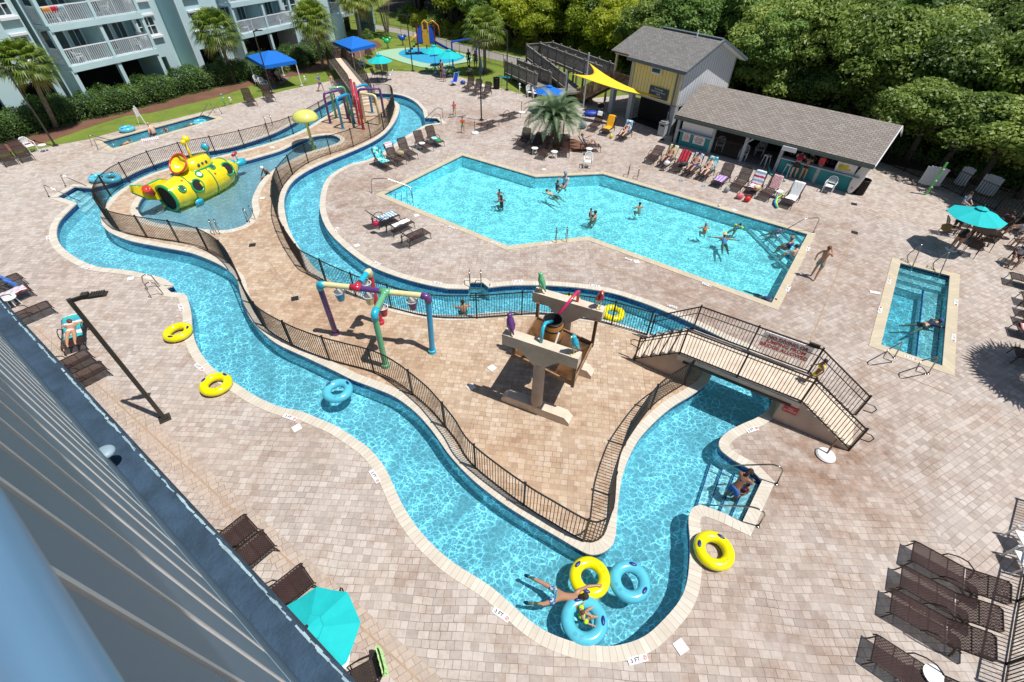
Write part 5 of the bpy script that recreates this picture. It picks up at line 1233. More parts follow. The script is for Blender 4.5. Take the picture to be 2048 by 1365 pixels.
# ------------------------------------------------------------------ wooden access ramp
def access_ramp():
    A = Vector((*G2((1078,150)),0)); B = Vector((7.0,43.4,0)); d = (B-A); L = d.length; d.normalize(); ang = math.atan2(d.y,d.x)
    root = empty('access_ramp', A, ang, 'weathered grey timber switchback ramp with slatted railings beside the yellow house', 'ramp')
    # local x towards the house, -y towards the pools
    def run(x0,x1,y0,y1,z0,z1,nm,fr=True,bk=True):
        MB().add([(x0,y0,z0),(x1,y0,z1),(x1,y1,z1),(x0,y1,z0),(x0,y0,z0-0.2),(x1,y0,z1-0.2),(x1,y1,z1-0.2),(x0,y1,z0-0.2)],[(0,1,2,3),(7,6,5,4),(0,4,5,1),(1,5,6,2),(2,6,7,3),(3,7,4,0)]).build(nm+'_deck', M_wood, root)
        for y,on in ((y0,fr),(y1,bk)):
            if not on: continue
            r = MB(); r.bar((x0,y,z0+1.05),(x1,y,z1+1.05),0.14,0.05); r.bar((x0,y,z0+0.12),(x1,y,z1+0.12),0.05,0.09)
            k = int((x1-x0)/0.135)
            for i in range(k+1): t = i/k; x = x0+(x1-x0)*t; z = z0+(z1-z0)*t; r.box((x,y,z+0.56),(0.105,0.03,0.9))
            r.build(nm+'_railing', M_wood, root)
            for i in range(int((x1-x0)/1.8)+1):
                t = min(1,i*1.8/(x1-x0)); x = x0+(x1-x0)*t; z = z0+(z1-z0)*t; MB().box((x,y,(z+1.2)/2),(0.14,0.14,z+1.2)).build('post', M_wood, root)
    run(0.0,L,0.0,1.4,1.75,2.15,'upper')
    run(0.0,L*0.72,-1.5,-0.1,1.70,0.95,'middle',True,False)
    run(-0.6,L*0.60,-3.6,-2.2,0.35,0.85,'lower')
    r = MB(); 
    for x in (-0.05,): 
        r.bar((x,-1.5,2.8),(x,1.4,2.8),0.14,0.05)
        for i in range(20): r.box((x,-1.4+i*0.145,2.25),(0.03,0.105,0.9))
    r.build('landing_railing', M_wood, root)
    MB().box((L*0.78,-1.9,0.85),(1.6,3.0,0.15)).build('landing', M_wood, root)
access_ramp()
# ------------------------------------------------------------------ our own building, seen straight down from the balcony
def own_wall():
    d = Vector((0.8168,-0.5768,0)); a0 = Vector((0,0,0)); ang = math.atan2(d.y,d.x)
    # local x along the wall (towards the lower right of the view), +y towards the pools
    root = empty('balcony_wall', (0,0,0), ang, 'blue grey outer wall of the viewpoint building with vertical battens above a dark stucco ledge', 'building wall')
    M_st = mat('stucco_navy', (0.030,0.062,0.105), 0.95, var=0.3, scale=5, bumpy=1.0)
    M_bat = mat('batten_grey', (0.11,0.20,0.30), 0.5, var=0.06, scale=2); M_edge = mat('batten_edge', (0.72,0.70,0.69), 0.5, var=0.05)
    X0, X1 = -22.0, 4.0; zl = 8.5
    # stucco lower storey with a ragged worn ledge
    n = 520; vs = []; fs = []; rn = random.Random(5)
    for i in range(n+1):
        x = X0+(X1-X0)*i/n; j = -0.022+rn.uniform(-0.006,0.006)+0.006*math.sin(i*0.37)
        vs += [(x,-0.26,zl),(x,j-0.02,zl),(x,j,zl-0.02),(x,j-0.01,0)]
    for i in range(n):
        for k in range(3): fs.append((i*4+k,i*4+4+k,i*4+5+k,i*4+1+k))
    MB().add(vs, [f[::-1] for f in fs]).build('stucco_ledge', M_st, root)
    fl = MB()
    for i in range(520):
        x = X0+(X1-X0)*rn.random()**0.6; fl.box((x,-0.038-rn.random()*0.012,zl+0.003+i*0.00002),(rn.uniform(0.03,0.14),rn.uniform(0.005,0.018),0.004),rn.uniform(-0.1,0.1))
    fl.build('worn_rim', mat('worn_paint', (0.28,0.40,0.45), 0.8, var=0.3, scale=9), root)
    # slatted wall: wide vertical boards standing proud of the backing, ending above a plain bottom board
    MB().box(((X0+X1)/2,-0.350,10.35),(X1-X0,0.2,3.66)).build('backing_boards', mat('batten_gap', (0.035,0.045,0.05), 0.8), root)
    MB().box(((X0+X1)/2,-0.246,zl+0.29),(X1-X0,0.016,0.58)).build('bottom_board', mat('board_pale_blue', (0.15,0.23,0.30), 0.5, var=0.08, scale=3), root)
    bt, ed = MB(), MB(); x = X0
    while x < X1:
        bt.box((x+0.155,-0.248,10.64),(0.31,0.014,3.10)); ed.box((x+0.326,-0.2465,10.64),(0.030,0.017,3.10)); x += 0.37
    bt.build('battens', M_bat, root); ed.build('batten_edges', M_edge, root)
    MB().ball((-4.5,-0.225,zl+0.22),0.085,16,10,(1.0,1.0,0.5)).build('wall_lamp', mat('lamp_shade_grey',(0.24,0.33,0.40),0.5), root, smooth=True)
    # unseen slab added overhead to keep the sun off the wall
    MB().box((-9,-1.6,15.4),(27,3.6,0.25)).build('added_shade_slab', M_bat, root)
    cap = MB().tube([(X0,-0.118,12.19),(X1,-0.118,12.19)],0.042,20); cap.build('rail_cap', mat('rail_paint', (0.11,0.22,0.36), 0.3, var=0.05, coat=0.4), root, smooth=True)
own_wall()
# ================================================================== FURNITURE
M_sling = mesh_fabric('sling_brown', (0.034,0.017,0.016), 0.13)
def V(*a): return Vector(a)
def lounger_profile(ang):
    a = R(ang); P = [(0.0,0.30),(0.04,0.355),(0.14,0.37)]
    P += [(y,0.37) for y in (0.5,0.85,1.15)]
    P += [(1.15+math.cos(a)*t,0.37+math.sin(a)*t) for t in (0.25,0.5,0.72,0.80)]
    return P
def make_lounger(ang):
    root = empty('lounger'); W = 0.33; P = lounger_profile(ang); a = R(ang)
    s = MB(); p0 = P[1:6]
    for (y0,z0),(y1,z1) in zip(p0,p0[1:]): s.add([(-W+0.02,y0,z0),(W-0.02,y0,z0),(W-0.02,y1,z1),(-W+0.02,y1,z1)],[(0,1,2,3)])
    s.build('seat', M_sling, root)
    s = MB(); p1 = [(1.16+math.cos(a)*t,0.37+math.sin(a)*t) for t in (0.01,0.3,0.6,0.79)]
    for (y0,z0),(y1,z1) in zip(p1,p1[1:]): s.add([(-W+0.02,y0,z0),(W-0.02,y0,z0),(W-0.02,y1,z1),(-W+0.02,y1,z1)],[(0,1,2,3)])
    s.build('backrest', M_sling, root)
    f = MB(); 
    for e in (-1,1): f.tube([(e*W,0.02,0.27),(e*W,0.06,0.355),(e*W,0.16,0.372),(e*W,1.2,0.372),(e*W,1.45,0.36)],0.018,6)
    for y,z in ((0.05,0.35),(0.42,0.35),(0.80,0.35),(1.14,0.35)): f.tube([(-W,y,z),(W,y,z)],0.014,6)
    f.build('seat_frame', M_brz, root)
    f = MB(); c = lambda x,t: (x,1.15+math.cos(a)*t,0.372+math.sin(a)*t)
    f.tube([c(-W,0),c(-W,0.74),c(-W+0.06,0.81),c(W-0.06,0.81),c(W,0.74),c(W,0)],0.018,6)
    f.tube([c(-W,0.42),c(W,0.42)],0.012,6)
    for e in (-1,1): f.bar(c(e*W*0.8,0.4),(e*W*0.8,1.42,0.30),0.016)
    f.build('back_frame', M_brz, root)
    for e in (-1,1):
        for y0,y1 in ((0.10,0.04),(1.32,1.40)): MB().tube([(e*W,y0,0.36),(e*(W+0.01),y1,0.0)],0.017,6).build('leg', M_brz, root)
        MB().tube([(e*(W+0.02),0.66,0.36),(e*(W+0.035),0.72,0.50),(e*(W+0.04),0.90,0.585),(e*(W+0.04),1.10,0.575),(e*(W+0.03),1.32,0.42),(e*(W+0.01),1.40,0.12)],0.017,6).build('armrest', M_brz, root)
    return root
LP = {a: make_lounger(a) for a in (6,24,50,64)}; used_l = set()
def lounger(foot, head, ang, label, group='brown sling loungers', z=0.0):
    o = LP[ang] if ang not in used_l else copy_tree(LP[ang]); used_l.add(ang)
    a, b = G(*foot), G(*head); rz = math.atan2(b.y-a.y,b.x-a.x)-PI/2; o.location = (a.x,a.y,0.002+z); o.rotation_euler = (0,0,rz); tag(o, label, 'lounger', group)
    return (o.location.copy(), rz, ang)
def towel(L, label, m, part='full', width=0.56, seed=0, name='beach_towel', hang=0.35):
    loc, rz, ang = L; P = lounger_profile(ang); r_ = random.Random(seed+int(loc.x*31))
    a = R(ang); top = P[-1]; over = [(top[0]+0.06,top[1]+0.0),(top[0]+0.09,top[1]-0.12),(top[0]+0.08,top[1]-hang)]
    if part == 'full': Q = P[3:]+over
    elif part == 'back': Q = P[5:]+over
    elif part == 'top': Q = P[-3:]+over
    else: Q = P[2:6]
    Q = [(y,z+0.035) for y,z in Q]; n = 26; ds = [0]
    for p,q in zip(Q,Q[1:]): ds.append(ds[-1]+math.dist(p,q))
    ph = r_.uniform(0,6); sk = r_.uniform(-0.05,0.05)
    def fn(u,v):
        t = u*ds[-1]; k = max(i for i in range(len(ds)-1) if ds[i] <= t+1e-9); f_ = (t-ds[k])/(ds[k+1]-ds[k]); y = Q[k][0]+(Q[k+1][0]-Q[k][0])*f_; z = Q[k][1]+(Q[k+1][1]-Q[k][1])*f_
        x = (v-0.5)*width*(1+0.06*math.sin(u*9+ph)); wv = 0.018*math.sin(v*14+u*5+ph)+0.013*math.sin(u*21+v*6); drop = -0.05*max(0,abs(v-0.5)*2-0.88)*5
        return (x+sk+0.02*math.sin(u*7),y-0.4*abs(wv)*math.sin(a),z+abs(wv)+drop)
    o = MB().grid(fn,n,12).build(name, m, smooth=True); o.location = loc; o.rotation_euler = (0,0,rz)
    o.modifiers.new('thickness','SOLIDIFY').thickness = 0.012
    tag(o, label, 'towel'); return o
# --- left edge
lounger((28,333),(-8,298),50,'brown lounger half outside the left edge at the lawn corner')
lounger((60,325),(22,290),50,'brown lounger beside the white armchair at the lawn corner')
c1 = lounger((54,563),(-35,600),6,'brown lounger at the left edge holding rolled blue towels'); c2 = lounger((71,586),(-18,622),6,'brown lounger at the left edge covered by a pink and teal striped towel')
lounger((113,620),(30,655),6,'empty brown lounger left of the sunbathing woman')
wl_ = lounger((156,708),(159,636),6,'brown lounger on which a woman in a white bikini lies')
lounger((193,718),(120,755),6,'upper one of two brown loungers side by side left of the lamp post'); lounger((221,742),(148,780),6,'lower one of two brown loungers side by side left of the lamp post')
lounger((515,1052),(415,1134),6,'brown lounger half hidden by the ledge, upper one of the close pair'); lounger((549,1084),(449,1166),6,'brown lounger half hidden by the ledge, lower one of the close pair')
lounger((626,1154),(526,1236),6,'brown lounger between the close pair and the teal umbrella')
# --- lower right
lounger((1805,1110),(2010,1225),24,'brown lounger farthest from the bottom edge in the lower right row'); lounger((1782,1160),(1990,1275),24,'second brown lounger of the lower right row'); lounger((1762,1208),(1975,1330),24,'third brown lounger of the lower right row, above the small white table'); lounger((1726,1300),(1935,1440),24,'brown lounger cut by the bottom edge in the lower right corner')
# --- right edge
h1 = lounger((2008,563),(2110,590),24,'brown lounger with a pale patterned towel at the right edge')
for i,p in enumerate(((2030,603),(2032,624),(2029,643))): lounger(p,(p[0]+105,p[1]+27),24,'brown lounger end at the right edge, the %s of the three without towels' % ('top','middle','bottom')[i])
h5 = lounger((2018,664),(2126,694),24,'brown lounger with a pink striped towel at the right edge'); h6 = lounger((2014,716),(2124,748),24,'brown lounger with a red towel at the right edge near the palm shadow')
# --- between the channel and the main pool
i1 = lounger((796,438),(738,461),50,'brown lounger piled with blue and crimson towels, farthest of three left of the pool'); i2 = lounger((824,452),(766,477),50,'brown lounger with a small white towel, middle of three left of the pool'); lounger((856,473),(797,499),50,'empty brown lounger, nearest of three left of the pool')
j1 = lounger((783,342),(744,322),64,'brown lounger with a turquoise patterned towel by the channel'); j2 = lounger((806,333),(768,313),64,'brown lounger carrying a straw bag by the channel'); lounger((829,322),(795,302),64,'empty brown lounger beside the low white table by the channel'); lounger((860,306),(826,287),64,'empty brown lounger, second from the right by the channel'); j5 = lounger((882,296),(850,277),64,'brown lounger with a green towel on its seat by the channel')
lounger((507,214),(484,190),64,'brown lounger left of its twin beside the near blue canopy'); lounger((545,206),(521,184),64,'brown lounger right of its twin beside the near blue canopy')
lounger((930,186),(952,173),64,'brown lounger, left of three by the lawn edge and black bin'); lounger((945,193),(968,180),64,'brown lounger, middle of three by the lawn edge and black bin'); lounger((963,199),(988,185),64,'brown lounger, right of three by the lawn edge and black bin')
lounger((993,251),(955,264),6,'flat olive brown lounger left of the empty umbrella base'); lounger((1036,234),(997,246),6,'flat brown lounger between the two empty umbrella bases')
lounger((1035,301),(1064,280),64,'brown lounger farthest left in the shade of the feather palm'); lounger((1057,308),(1088,289),50,'brown lounger second from left under the feather palm'); lounger((1079,321),(1104,300),64,'brown lounger between the two small white tables by the palm'); lounger((1128,317),(1128,296),64,'brown lounger seen from its foot end right of the palm trunk')
p5 = lounger((1200,302),(1155,303),50,'brown lounger with a reading man beside the feather palm bed')
q1 = lounger((1181,265),(1202,251),64,'brown lounger draped with a white towel under the yellow sail'); q2 = lounger((1205,273),(1227,258),64,'brown lounger draped with an orange towel under the yellow sail'); q3 = lounger((1238,284),(1262,269),64,'brown lounger with sky blue towel and a woman, right of the orange one')
rows = [((1296,330),(1322,309),24,'empty brown lounger at the left end of the row before the bar'),((1321,338),(1351,318),64,'brown lounger with yellow striped towel and a bearded man'),((1346,348),(1376,326),50,'brown lounger with a red and black towel in the bar row'),((1371,356),(1402,333),64,'brown lounger with blue striped towel and a man in blue trunks'),((1399,363),(1431,338),64,'brown lounger with turquoise towel and a pale woman'),((1430,377),(1458,354),64,'brown lounger with a purple towel on its seat'),((1467,385),(1493,361),64,'empty brown lounger right of the purple towel'),((1496,395),(1518,372),64,'brown lounger heaped with striped towels'),((1523,403),(1550,381),64,'brown lounger with a red and white striped towel'),((1567,418),(1593,393),64,'brown lounger with a white towel at the right end of the bar row')]
RW = [lounger(*r_) for r_ in rows]
for f_,h_,lb in (((680,126),(668,113),'left of two under the far blue canopy'),((694,130),(683,116),'right of two under the far blue canopy'),((742,118),(733,108),'behind the far blue canopy beside its right post')): lounger(f_,h_,64,'brown lounger '+lb)
lounger((562,172),(549,158),64,'brown lounger in the shade of the near blue canopy')
lounger((2070,470),(2120,505),24,'brown lounger in the tree shade at the right edge')
# towels
W3 = (0.74,0.75,0.76)
T = lambda n,*c,s=8.0,ax=0: stripes('towel_'+n, list(c), s, ax)
towel(c2,'pink, teal and white zigzag beach towel on the left edge lounger',T('zig',(0.6,0.05,0.15),W3,(0.02,0.35,0.38),W3,s=5,ax=1),'seat',0.5)
towel(h1,'pale cream and green patterned towel on the right edge lounger',T('pale',(0.7,0.7,0.55),(0.35,0.45,0.2),(0.7,0.7,0.6),s=5),'full')
towel(h5,'pink and white striped towel on the right edge lounger',T('pinkst',(0.62,0.25,0.25),W3,s=7),'seat'); towel(h6,'bright red beach towel with pale marks at the right edge',T('redm',(0.62,0.03,0.06),(0.62,0.03,0.06),(0.6,0.3,0.35),s=5,ax=1),'full')
towel(i1,'blue and white striped towel over the pile of bags',T('bluepale',(0.30,0.48,0.58),W3,(0.10,0.25,0.40),s=6),'seat'); towel(i2,'small white towel on the middle lounger left of the pool',M_white,'seat',0.34)
towel(j1,'turquoise towel with dark palm pattern hung over a raised backrest',blotch('towel_turq',[(0.10,0.62,0.62),(0.12,0.66,0.66),(0.45,0.75,0.74),(0.02,0.2,0.25)],9),'full'); towel(j2,'white and pink towel over the backrest behind the straw bag',T('pinkw',W3,(0.55,0.25,0.35),W3,s=4),'top'); towel(j5,'green and pale blue towel folded on a lounger seat',T('grnb',(0.01,0.28,0.10),(0.35,0.6,0.7),s=1.0,ax=0),'seat',0.4)
towel(q1,'plain white towel over a backrest under the sail',M_white,'top',0.4); towel(q2,'orange yellow towel over a backrest under the sail',mat('towel_orange',(0.80,0.40,0.01),0.95),'full'); towel(q3,'sky blue towel with white bands over a backrest',T('sky',(0.10,0.40,0.70),(0.10,0.40,0.70),(0.5,0.65,0.75),s=3,ax=0),'back')
towel(RW[1],'yellow and white striped towel behind the bearded man',T('yelw',(0.72,0.68,0.10),W3,s=6,ax=1),'back'); towel(RW[2],'red and black towel on the third lounger of the bar row',T('redblk',(0.6,0.02,0.05),(0.6,0.02,0.05),(0.03,0.02,0.02),s=2.5,ax=1),'back'); towel(RW[3],'blue and white awning striped towel',T('bluw',(0.02,0.22,0.60),W3,s=6,ax=1),'back'); towel(RW[4],'turquoise and white patterned towel',blotch('towel_tq2',[(0.02,0.45,0.6),(0.5,0.7,0.75),(0.02,0.35,0.5)],12),'back'); towel(RW[5],'purple towel with pale stripes on a lounger seat',T('purp',(0.30,0.18,0.50),(0.60,0.50,0.72),(0.30,0.18,0.50),s=3,ax=1),'seat'); towel(RW[7],'heap of white, crimson and blue striped towel on a seat',T('heap',W3,(0.5,0.03,0.12),W3,(0.25,0.4,0.6),s=4),'full',0.62); towel(RW[8],'red and white striped towel hung on a backrest',T('redw',(0.62,0.02,0.05),W3,s=8,ax=1),'back'); towel(RW[9],'white towel spread over the last lounger of the bar row',M_white,'full',0.58)
# ------------------------------------------------------------------ white resin chairs and tables
def make_chair():
    root = empty('resin_armchair')
    MB().box((0,0.22,0.42),(0.44,0.44,0.03)).build('seat', M_white, root)
    b = MB()
    pt = lambda x,t: (x,-0.02-0.20*t,0.43+0.46*t)
    arc = [pt(-0.24+0.0,0.0),pt(-0.26,0.45),pt(-0.22,0.82),pt(-0.10,0.99),pt(0.10,0.99),pt(0.22,0.82),pt(0.26,0.45),pt(0.24,0.0)]
    b.tube(arc,0.026,6)
    for k in range(7): u = (k-3)/3.0; b.bar(pt(u*0.14,0.22),pt(u*0.21,0.95-0.16*u*u),0.028,0.012)
    b.bar(pt(-0.22,0.22),pt(0.22,0.22),0.05,0.02)
    b.build('backrest', M_white, root)
    for e in (-1,1):
        MB().tube([pt(e*0.25,0.42),(e*0.28,0.02,0.64),(e*0.28,0.34,0.63),(e*0.27,0.41,0.56)],0.024,6).build('armrest', M_white, root)
        MB().tube([(e*0.27,0.41,0.58),(e*0.24,0.46,0.0)],[0.03,0.022],6).build('leg', M_white, root); MB().tube([(e*0.23,0.02,0.42),(e*0.25,-0.12,0.0)],[0.03,0.022],6).build('leg', M_white, root)
    return root
chairP = make_chair(); first = [True]
def chair(px, face, label):
    """face: image point the chair looks towards"""
    o = chairP if first[0] else copy_tree(chairP); first[0] = False
    a, b = G(*px), G(*face); o.location = (a.x,a.y,0.001); o.rotation_euler = (0,0,math.atan2(b.y-a.y,b.x-a.x)-PI/2); tag(o,label,'armchair','white resin armchairs'); return o
for p,f_,lb in (((64,303),(110,320),'white resin armchair at the lawn corner beside two loungers'),((518,172),(560,185),'white resin armchair behind its twin beside the near canopy'),((528,177),(570,190),'white resin armchair in front of its twin beside the near canopy'),((727,136),(710,150),'white resin armchair at the far blue canopy'),((784,160),(760,160),'white resin armchair at the round table under the teal umbrella'),((1058,193),(1075,210),'white resin armchair left of its twin by the blue umbrella'),((1070,195),(1085,212),'white resin armchair right of its twin by the blue umbrella'),((1175,333),(1172,360),'lone white resin armchair between palm and main pool'),((1484,318),(1470,340),'white resin armchair at the bar post'),((1437,300),(1430,320),'white resin armchair behind the dark gate screen'),((1655,383),(1640,400),'white resin armchair below the menu board'),((1518,310),(1500,330),'pale resin armchair inside the shaded bar bay'),((2052,1098),(1990,1085),'white resin armchair at the right edge, upper one'),((2052,1140),(1990,1125),'white resin armchair at the right edge, lower one')):
    chair(p,f_,lb)
def make_table(): 
    root = empty('side_table'); MB().lathe([(0.001,0.40),(0.22,0.40),(0.235,0.42),(0.23,0.44),(0.001,0.44)],20).build('table_top', M_white, root)
    for k in range(4): a = PI/4+k*PI/2; MB().tube([(math.cos(a)*0.15,math.sin(a)*0.15,0.41),(math.cos(a)*0.19,math.sin(a)*0.19,0)],0.022,6).build('leg', M_white, root)
    return root
tabP = make_table(); ft = [True]
for p,lb in (((845,299),'small white side table between the loungers by the channel'),((1069,309),'small white side table left of the middle palm lounger'),((1108,316),'small white side table right of the middle palm lounger'),((1177,310),'small white side table beside the reading man'),((1553,396),'small white side table cluttered between the last two bar row loungers'),((92,303),'small white side table beside the corner armchair'),((33,612),'white side table at the left edge half hidden by the ledge'),((1846,1362),'white side table between the lower right loungers'),((500,205),'small white side table between the two canopy loungers'),((428,1090),'white side table peeking past the ledge beside the close pair'),((531,1203),'white side table tucked beside the single lounger near the teal umbrella')):
    o = tabP if ft[0] else copy_tree(tabP); ft[0] = False; g = G(*p); o.location = (g.x,g.y,0.001); tag(o,lb,'side table','small white side tables')
# bar stools
def stool(px, label):
    g = G(*px); root = empty('bar_stool', g, 0.4, label, 'stool', 'white bar stools')
    MB().box((0,0,0.74),(0.34,0.34,0.04)).build('seat', M_trimw, root)
    for x in (-1,1):
        for y in (-1,1): MB().bar((x*0.13,y*0.13,0.73),(x*0.2,y*0.2,0),0.035).build('leg', M_trimw, root)
stool((1528,333),'white bar stool at the left end of the teal counter'); stool((1572,352),'white bar stool left of the man in the red vest')
# bronze dining chairs
M_bsl = mesh_fabric('sling_dark', (0.035,0.024,0.02), 0.1)
def make_dchair():
    root = empty('patio_chair'); 
    MB().add([(-0.24,0,0.42),(0.24,0,0.42),(0.24,0.46,0.45),(-0.24,0.46,0.45)],[(0,1,2,3)]).build('seat', M_bsl, root)
    MB().add([(-0.24,-0.01,0.43),(0.24,-0.01,0.43),(0.23,-0.2,0.92),(-0.23,-0.2,0.92)],[(0,1,2,3)]).build('backrest', M_bsl, root)
    f = MB().tube([(-0.25,0,0.42),(-0.25,-0.2,0.9),(-0.19,-0.23,0.96),(0.19,-0.23,0.96),(0.25,-0.2,0.9),(0.25,0,0.42)],0.016,6).tube([(-0.25,0,0.42),(-0.25,0.47,0.45),(0.25,0.47,0.45),(0.25,0,0.42)],0.016,6); f.build('frame', M_brz, root)
    for e in (-1,1):
        MB().tube([(e*0.26,-0.1,0.66),(e*0.29,0.2,0.67),(e*0.29,0.42,0.62),(e*0.27,0.48,0.0)],0.016,6).build('front_leg', M_brz, root); MB().tube([(e*0.25,-0.02,0.42),(e*0.26,-0.16,0.0)],0.016,6).build('rear_leg', M_brz, root)
    return root
dP = make_dchair(); fd = [True]
def dchair(px, face, label):
    o = dP if fd[0] else copy_tree(dP); fd[0] = False; a, b = G(*px), G(*face); o.location = (a.x,a.y,0.001); o.rotation_euler = (0,0,math.atan2(b.y-a.y,b.x-a.x)-PI/2); tag(o,label,'patio chair','brown patio chairs'); return o
dchair((690,1232),(640,1265),'brown patio chair with a pink topped item beside the teal umbrella'); dchair((757,1352),(722,1372),'brown patio chair draped with a lime green towel at the bottom edge')
for p,f_,lb in (((749,158),(765,160),'left of the round table'),((758,148),(764,160),'behind the round table'),((772,150),(766,160),'right rear of the round table')): dchair(p,f_,'brown patio chair '+lb+' under the small teal umbrella')
for p,f_,lb in (((1885,468),(1925,475),'with the wicker basket under the big teal umbrella'),((1935,512),(1950,480),'in front of the big teal umbrella table'),((1965,500),(1955,470),'with a blue patterned cushion at the umbrella table'),((2022,528),(2060,500),'of the man in white below the shaded group'),((1990,470),(1960,478),'right of the big umbrella pole')): dchair(p,f_,'brown patio chair '+lb)
g = G(690,1226,0.47); o = MB().lathe([(0.001,0.02),(0.17,0.02),(0.19,0.0),(0.2,0.06),(0.001,0.065)],20).build('seat_cushion', mat('cushion_pink',(0.58,0.01,0.20),0.8)); o.location = g; tag(o,'round pink and white cushion on the chair beside the teal umbrella','cushion')
cl = MB().grid(lambda u,v: ((u-0.5)*0.55+0.03*math.sin(v*9),-0.27+0.10*math.sin(v*3.1),0.95-0.62*abs(v-0.35)+0.02*math.sin(u*22)),16,10).build('beach_towel', T('lime',(0.35,0.68,0.22),(0.48,0.75,0.35),s=9), smooth=True); a_, b_ = G(757,1352), G(722,1372); cl.location = (a_.x,a_.y,0.03); cl.rotation_euler = (0,0,math.atan2(b_.y-a_.y,b_.x-a_.x)-PI/2); tag(cl,'lime green fringed towel over the patio chair at the bottom edge','towel')
# ------------------------------------------------------------------ umbrellas
def umbrella(px, z_rim, label, m=M_teal, rad=1.3, rise=0.52, n=8, pole_px=None, rot=0.2, vent=True, closed=False):
    g = G(*px) if len(px) == 2 else G(*px); g.z = 0; root = empty('patio_umbrella', g, rot, label, 'umbrella'); zt = z_rim+rise
    if closed:
        MB().lathe([(0.02,z_rim-0.9),(0.14,z_rim-0.85),(0.20,z_rim-0.4),(0.12,z_rim+0.3),(0.03,z_rim+0.7)],12).build('folded_canopy', m, root, smooth=True)
    else:
        cv = MB(); rings = 5; vs = [(0,0,zt)]
        for k in range(1,rings+1):
            t = k/rings
            for j in range(n*4):
                a = 2*PI*j/(n*4); q = (j % 4)/4; sag = math.cos(PI/n)/math.cos(abs((q-0.5)*2*PI/n)) ; sag = 1-(1-math.cos(PI/n))*math.sin(q*PI)*1.0
                rr_ = rad*t*sag; vs.append((math.cos(a)*rr_,math.sin(a)*rr_,zt-rise*(t**1.12)-0.03*math.sin(q*PI)*t))
        fs = [(0,1+j,1+(j+1) % (n*4)) for j in range(n*4)]
        for k in range(rings-1):
            for j in range(n*4): a0 = 1+k*n*4; fs.append((a0+j,a0+n*4+j,a0+n*4+(j+1) % (n*4),a0+(j+1) % (n*4)))
        cv.add(vs,fs); o = cv.build('canopy', m, root); o.modifiers.new('thickness','SOLIDIFY').thickness = 0.006
        if vent:
            vv = MB(); vv.lathe([(0.02,zt+0.10),(0.26,zt-0.005),(0.27,zt-0.03)],n,(0,0,0)); vv.build('vent_cap', m, root)
        rb = MB()
        for j in range(n): a = 2*PI*j/n; rb.bar((0,0,zt-0.04),(math.cos(a)*rad*0.98,math.sin(a)*rad*0.98,z_rim-0.02),0.014)
        rb.build('ribs', M_brz, root)
    MB().tube([(0,0,0.05),(0,0,zt+0.12)],0.021,8).ball((0,0,zt+0.15),0.035).build('pole', M_brz, root)
    MB().lathe([(0.001,0),(0.26,0),(0.27,0.04),(0.22,0.08),(0.04,0.10),(0.03,0.22)],20).build('base', M_white, root)
    return root
umbrella((617,1258,2.35),2.0,'teal umbrella at the bottom edge beside the stucco ledge',rad=0.90,rise=0.34,n=8,rot=0.25)
umbrella((766,163),1.75,'small teal umbrella over the round table behind the channel',rad=1.2)
umbrella((872,146),1.9,'teal umbrella over the left picnic table by the play surface',rad=1.25); umbrella((901,152),1.75,'pale teal umbrella over the right picnic table by the play surface',rad=1.35)
umbrella((1096,222),1.5,'blue umbrella behind the feather palm',M_bluec,rad=1.25,rise=0.42)
umbrella((1966,416,2.35),1.9,'big teal umbrella over the shaded group near the right edge',rad=1.22,rise=0.42)
umbrella((1995,560),1.9,'teal umbrella just outside the right edge shading a seated man',rad=1.4) if False else None
umbrella((962,172),1.8,'folded dark blue umbrella beside the tall lamp post',M_navy,closed=True)
def ubase(px, label, h=1.0, lean=(0,0)):
    g = G(*px); root = empty('umbrella_base', g, 0, label, 'umbrella base'); MB().lathe([(0.001,0),(0.27,0),(0.29,0.05),(0.25,0.10),(0.05,0.13),(0.001,0.13)],24).build('base_disc', M_white, root, smooth=False); MB().tube([(0,0,0.1),(lean[0],lean[1],h)],0.028,8).build('pole_stub', mat('stub_brown',(0.22,0.12,0.07),0.5), root)
ubase((1650,912),'round white umbrella base with a short brown pole at the footbridge stairs',0.75,(0.08,0.12)); ubase((950,267),'round white umbrella base left of the flat olive lounger',0.9); ubase((1043,226),'round white umbrella base behind the feather palm',0.9)
# round table + picnic tables
g = G(765,163); root = empty('round_table', g, 0, 'dark round patio table under the small teal umbrella', 'table'); MB().lathe([(0.001,0.70),(0.60,0.70),(0.60,0.73),(0.001,0.735)],24).build('table_top', M_brz, root)
for k in range(4): a = k*PI/2+0.4; MB().bar((math.cos(a)*0.35,math.sin(a)*0.35,0.7),(math.cos(a)*0.45,math.sin(a)*0.45,0),0.04).build('leg', M_brz, root)
M_pt = C_('picnic_teal', (0.01,0.20,0.22), 0.5)
for px,lb,rz in (((872,146),'teal round picnic table with bench seats at the lawn edge',0.3),((901,152),'teal picnic table right of its twin at the lawn edge',0.9)):
    g = G(*px); root = empty('picnic_table', g, rz, lb, 'picnic table'); MB().lathe([(0.05,0.72),(0.55,0.72),(0.55,0.76),(0.05,0.765)],8).build('table_top', M_pt, root)
    for k in range(4): a = k*PI/2; MB().box((math.cos(a)*0.95,math.sin(a)*0.95,0.44),(0.28,0.85,0.04),a).build('bench', M_pt, root); MB().bar((0,0,0.70),(math.cos(a)*0.95,math.sin(a)*0.95,0.02),0.05).bar((math.cos(a)*0.95,math.sin(a)*0.95,0.42),(math.cos(a)*0.95,math.sin(a)*0.95,0.0),0.05).build('leg', M_pt, root)
g = G(1955,486); root = empty('round_table', g, 0, 'brown round table under the big teal umbrella', 'table'); MB().lathe([(0.001,0.70),(0.62,0.70),(0.62,0.73),(0.001,0.735)],24).build('table_top', M_brz, root)
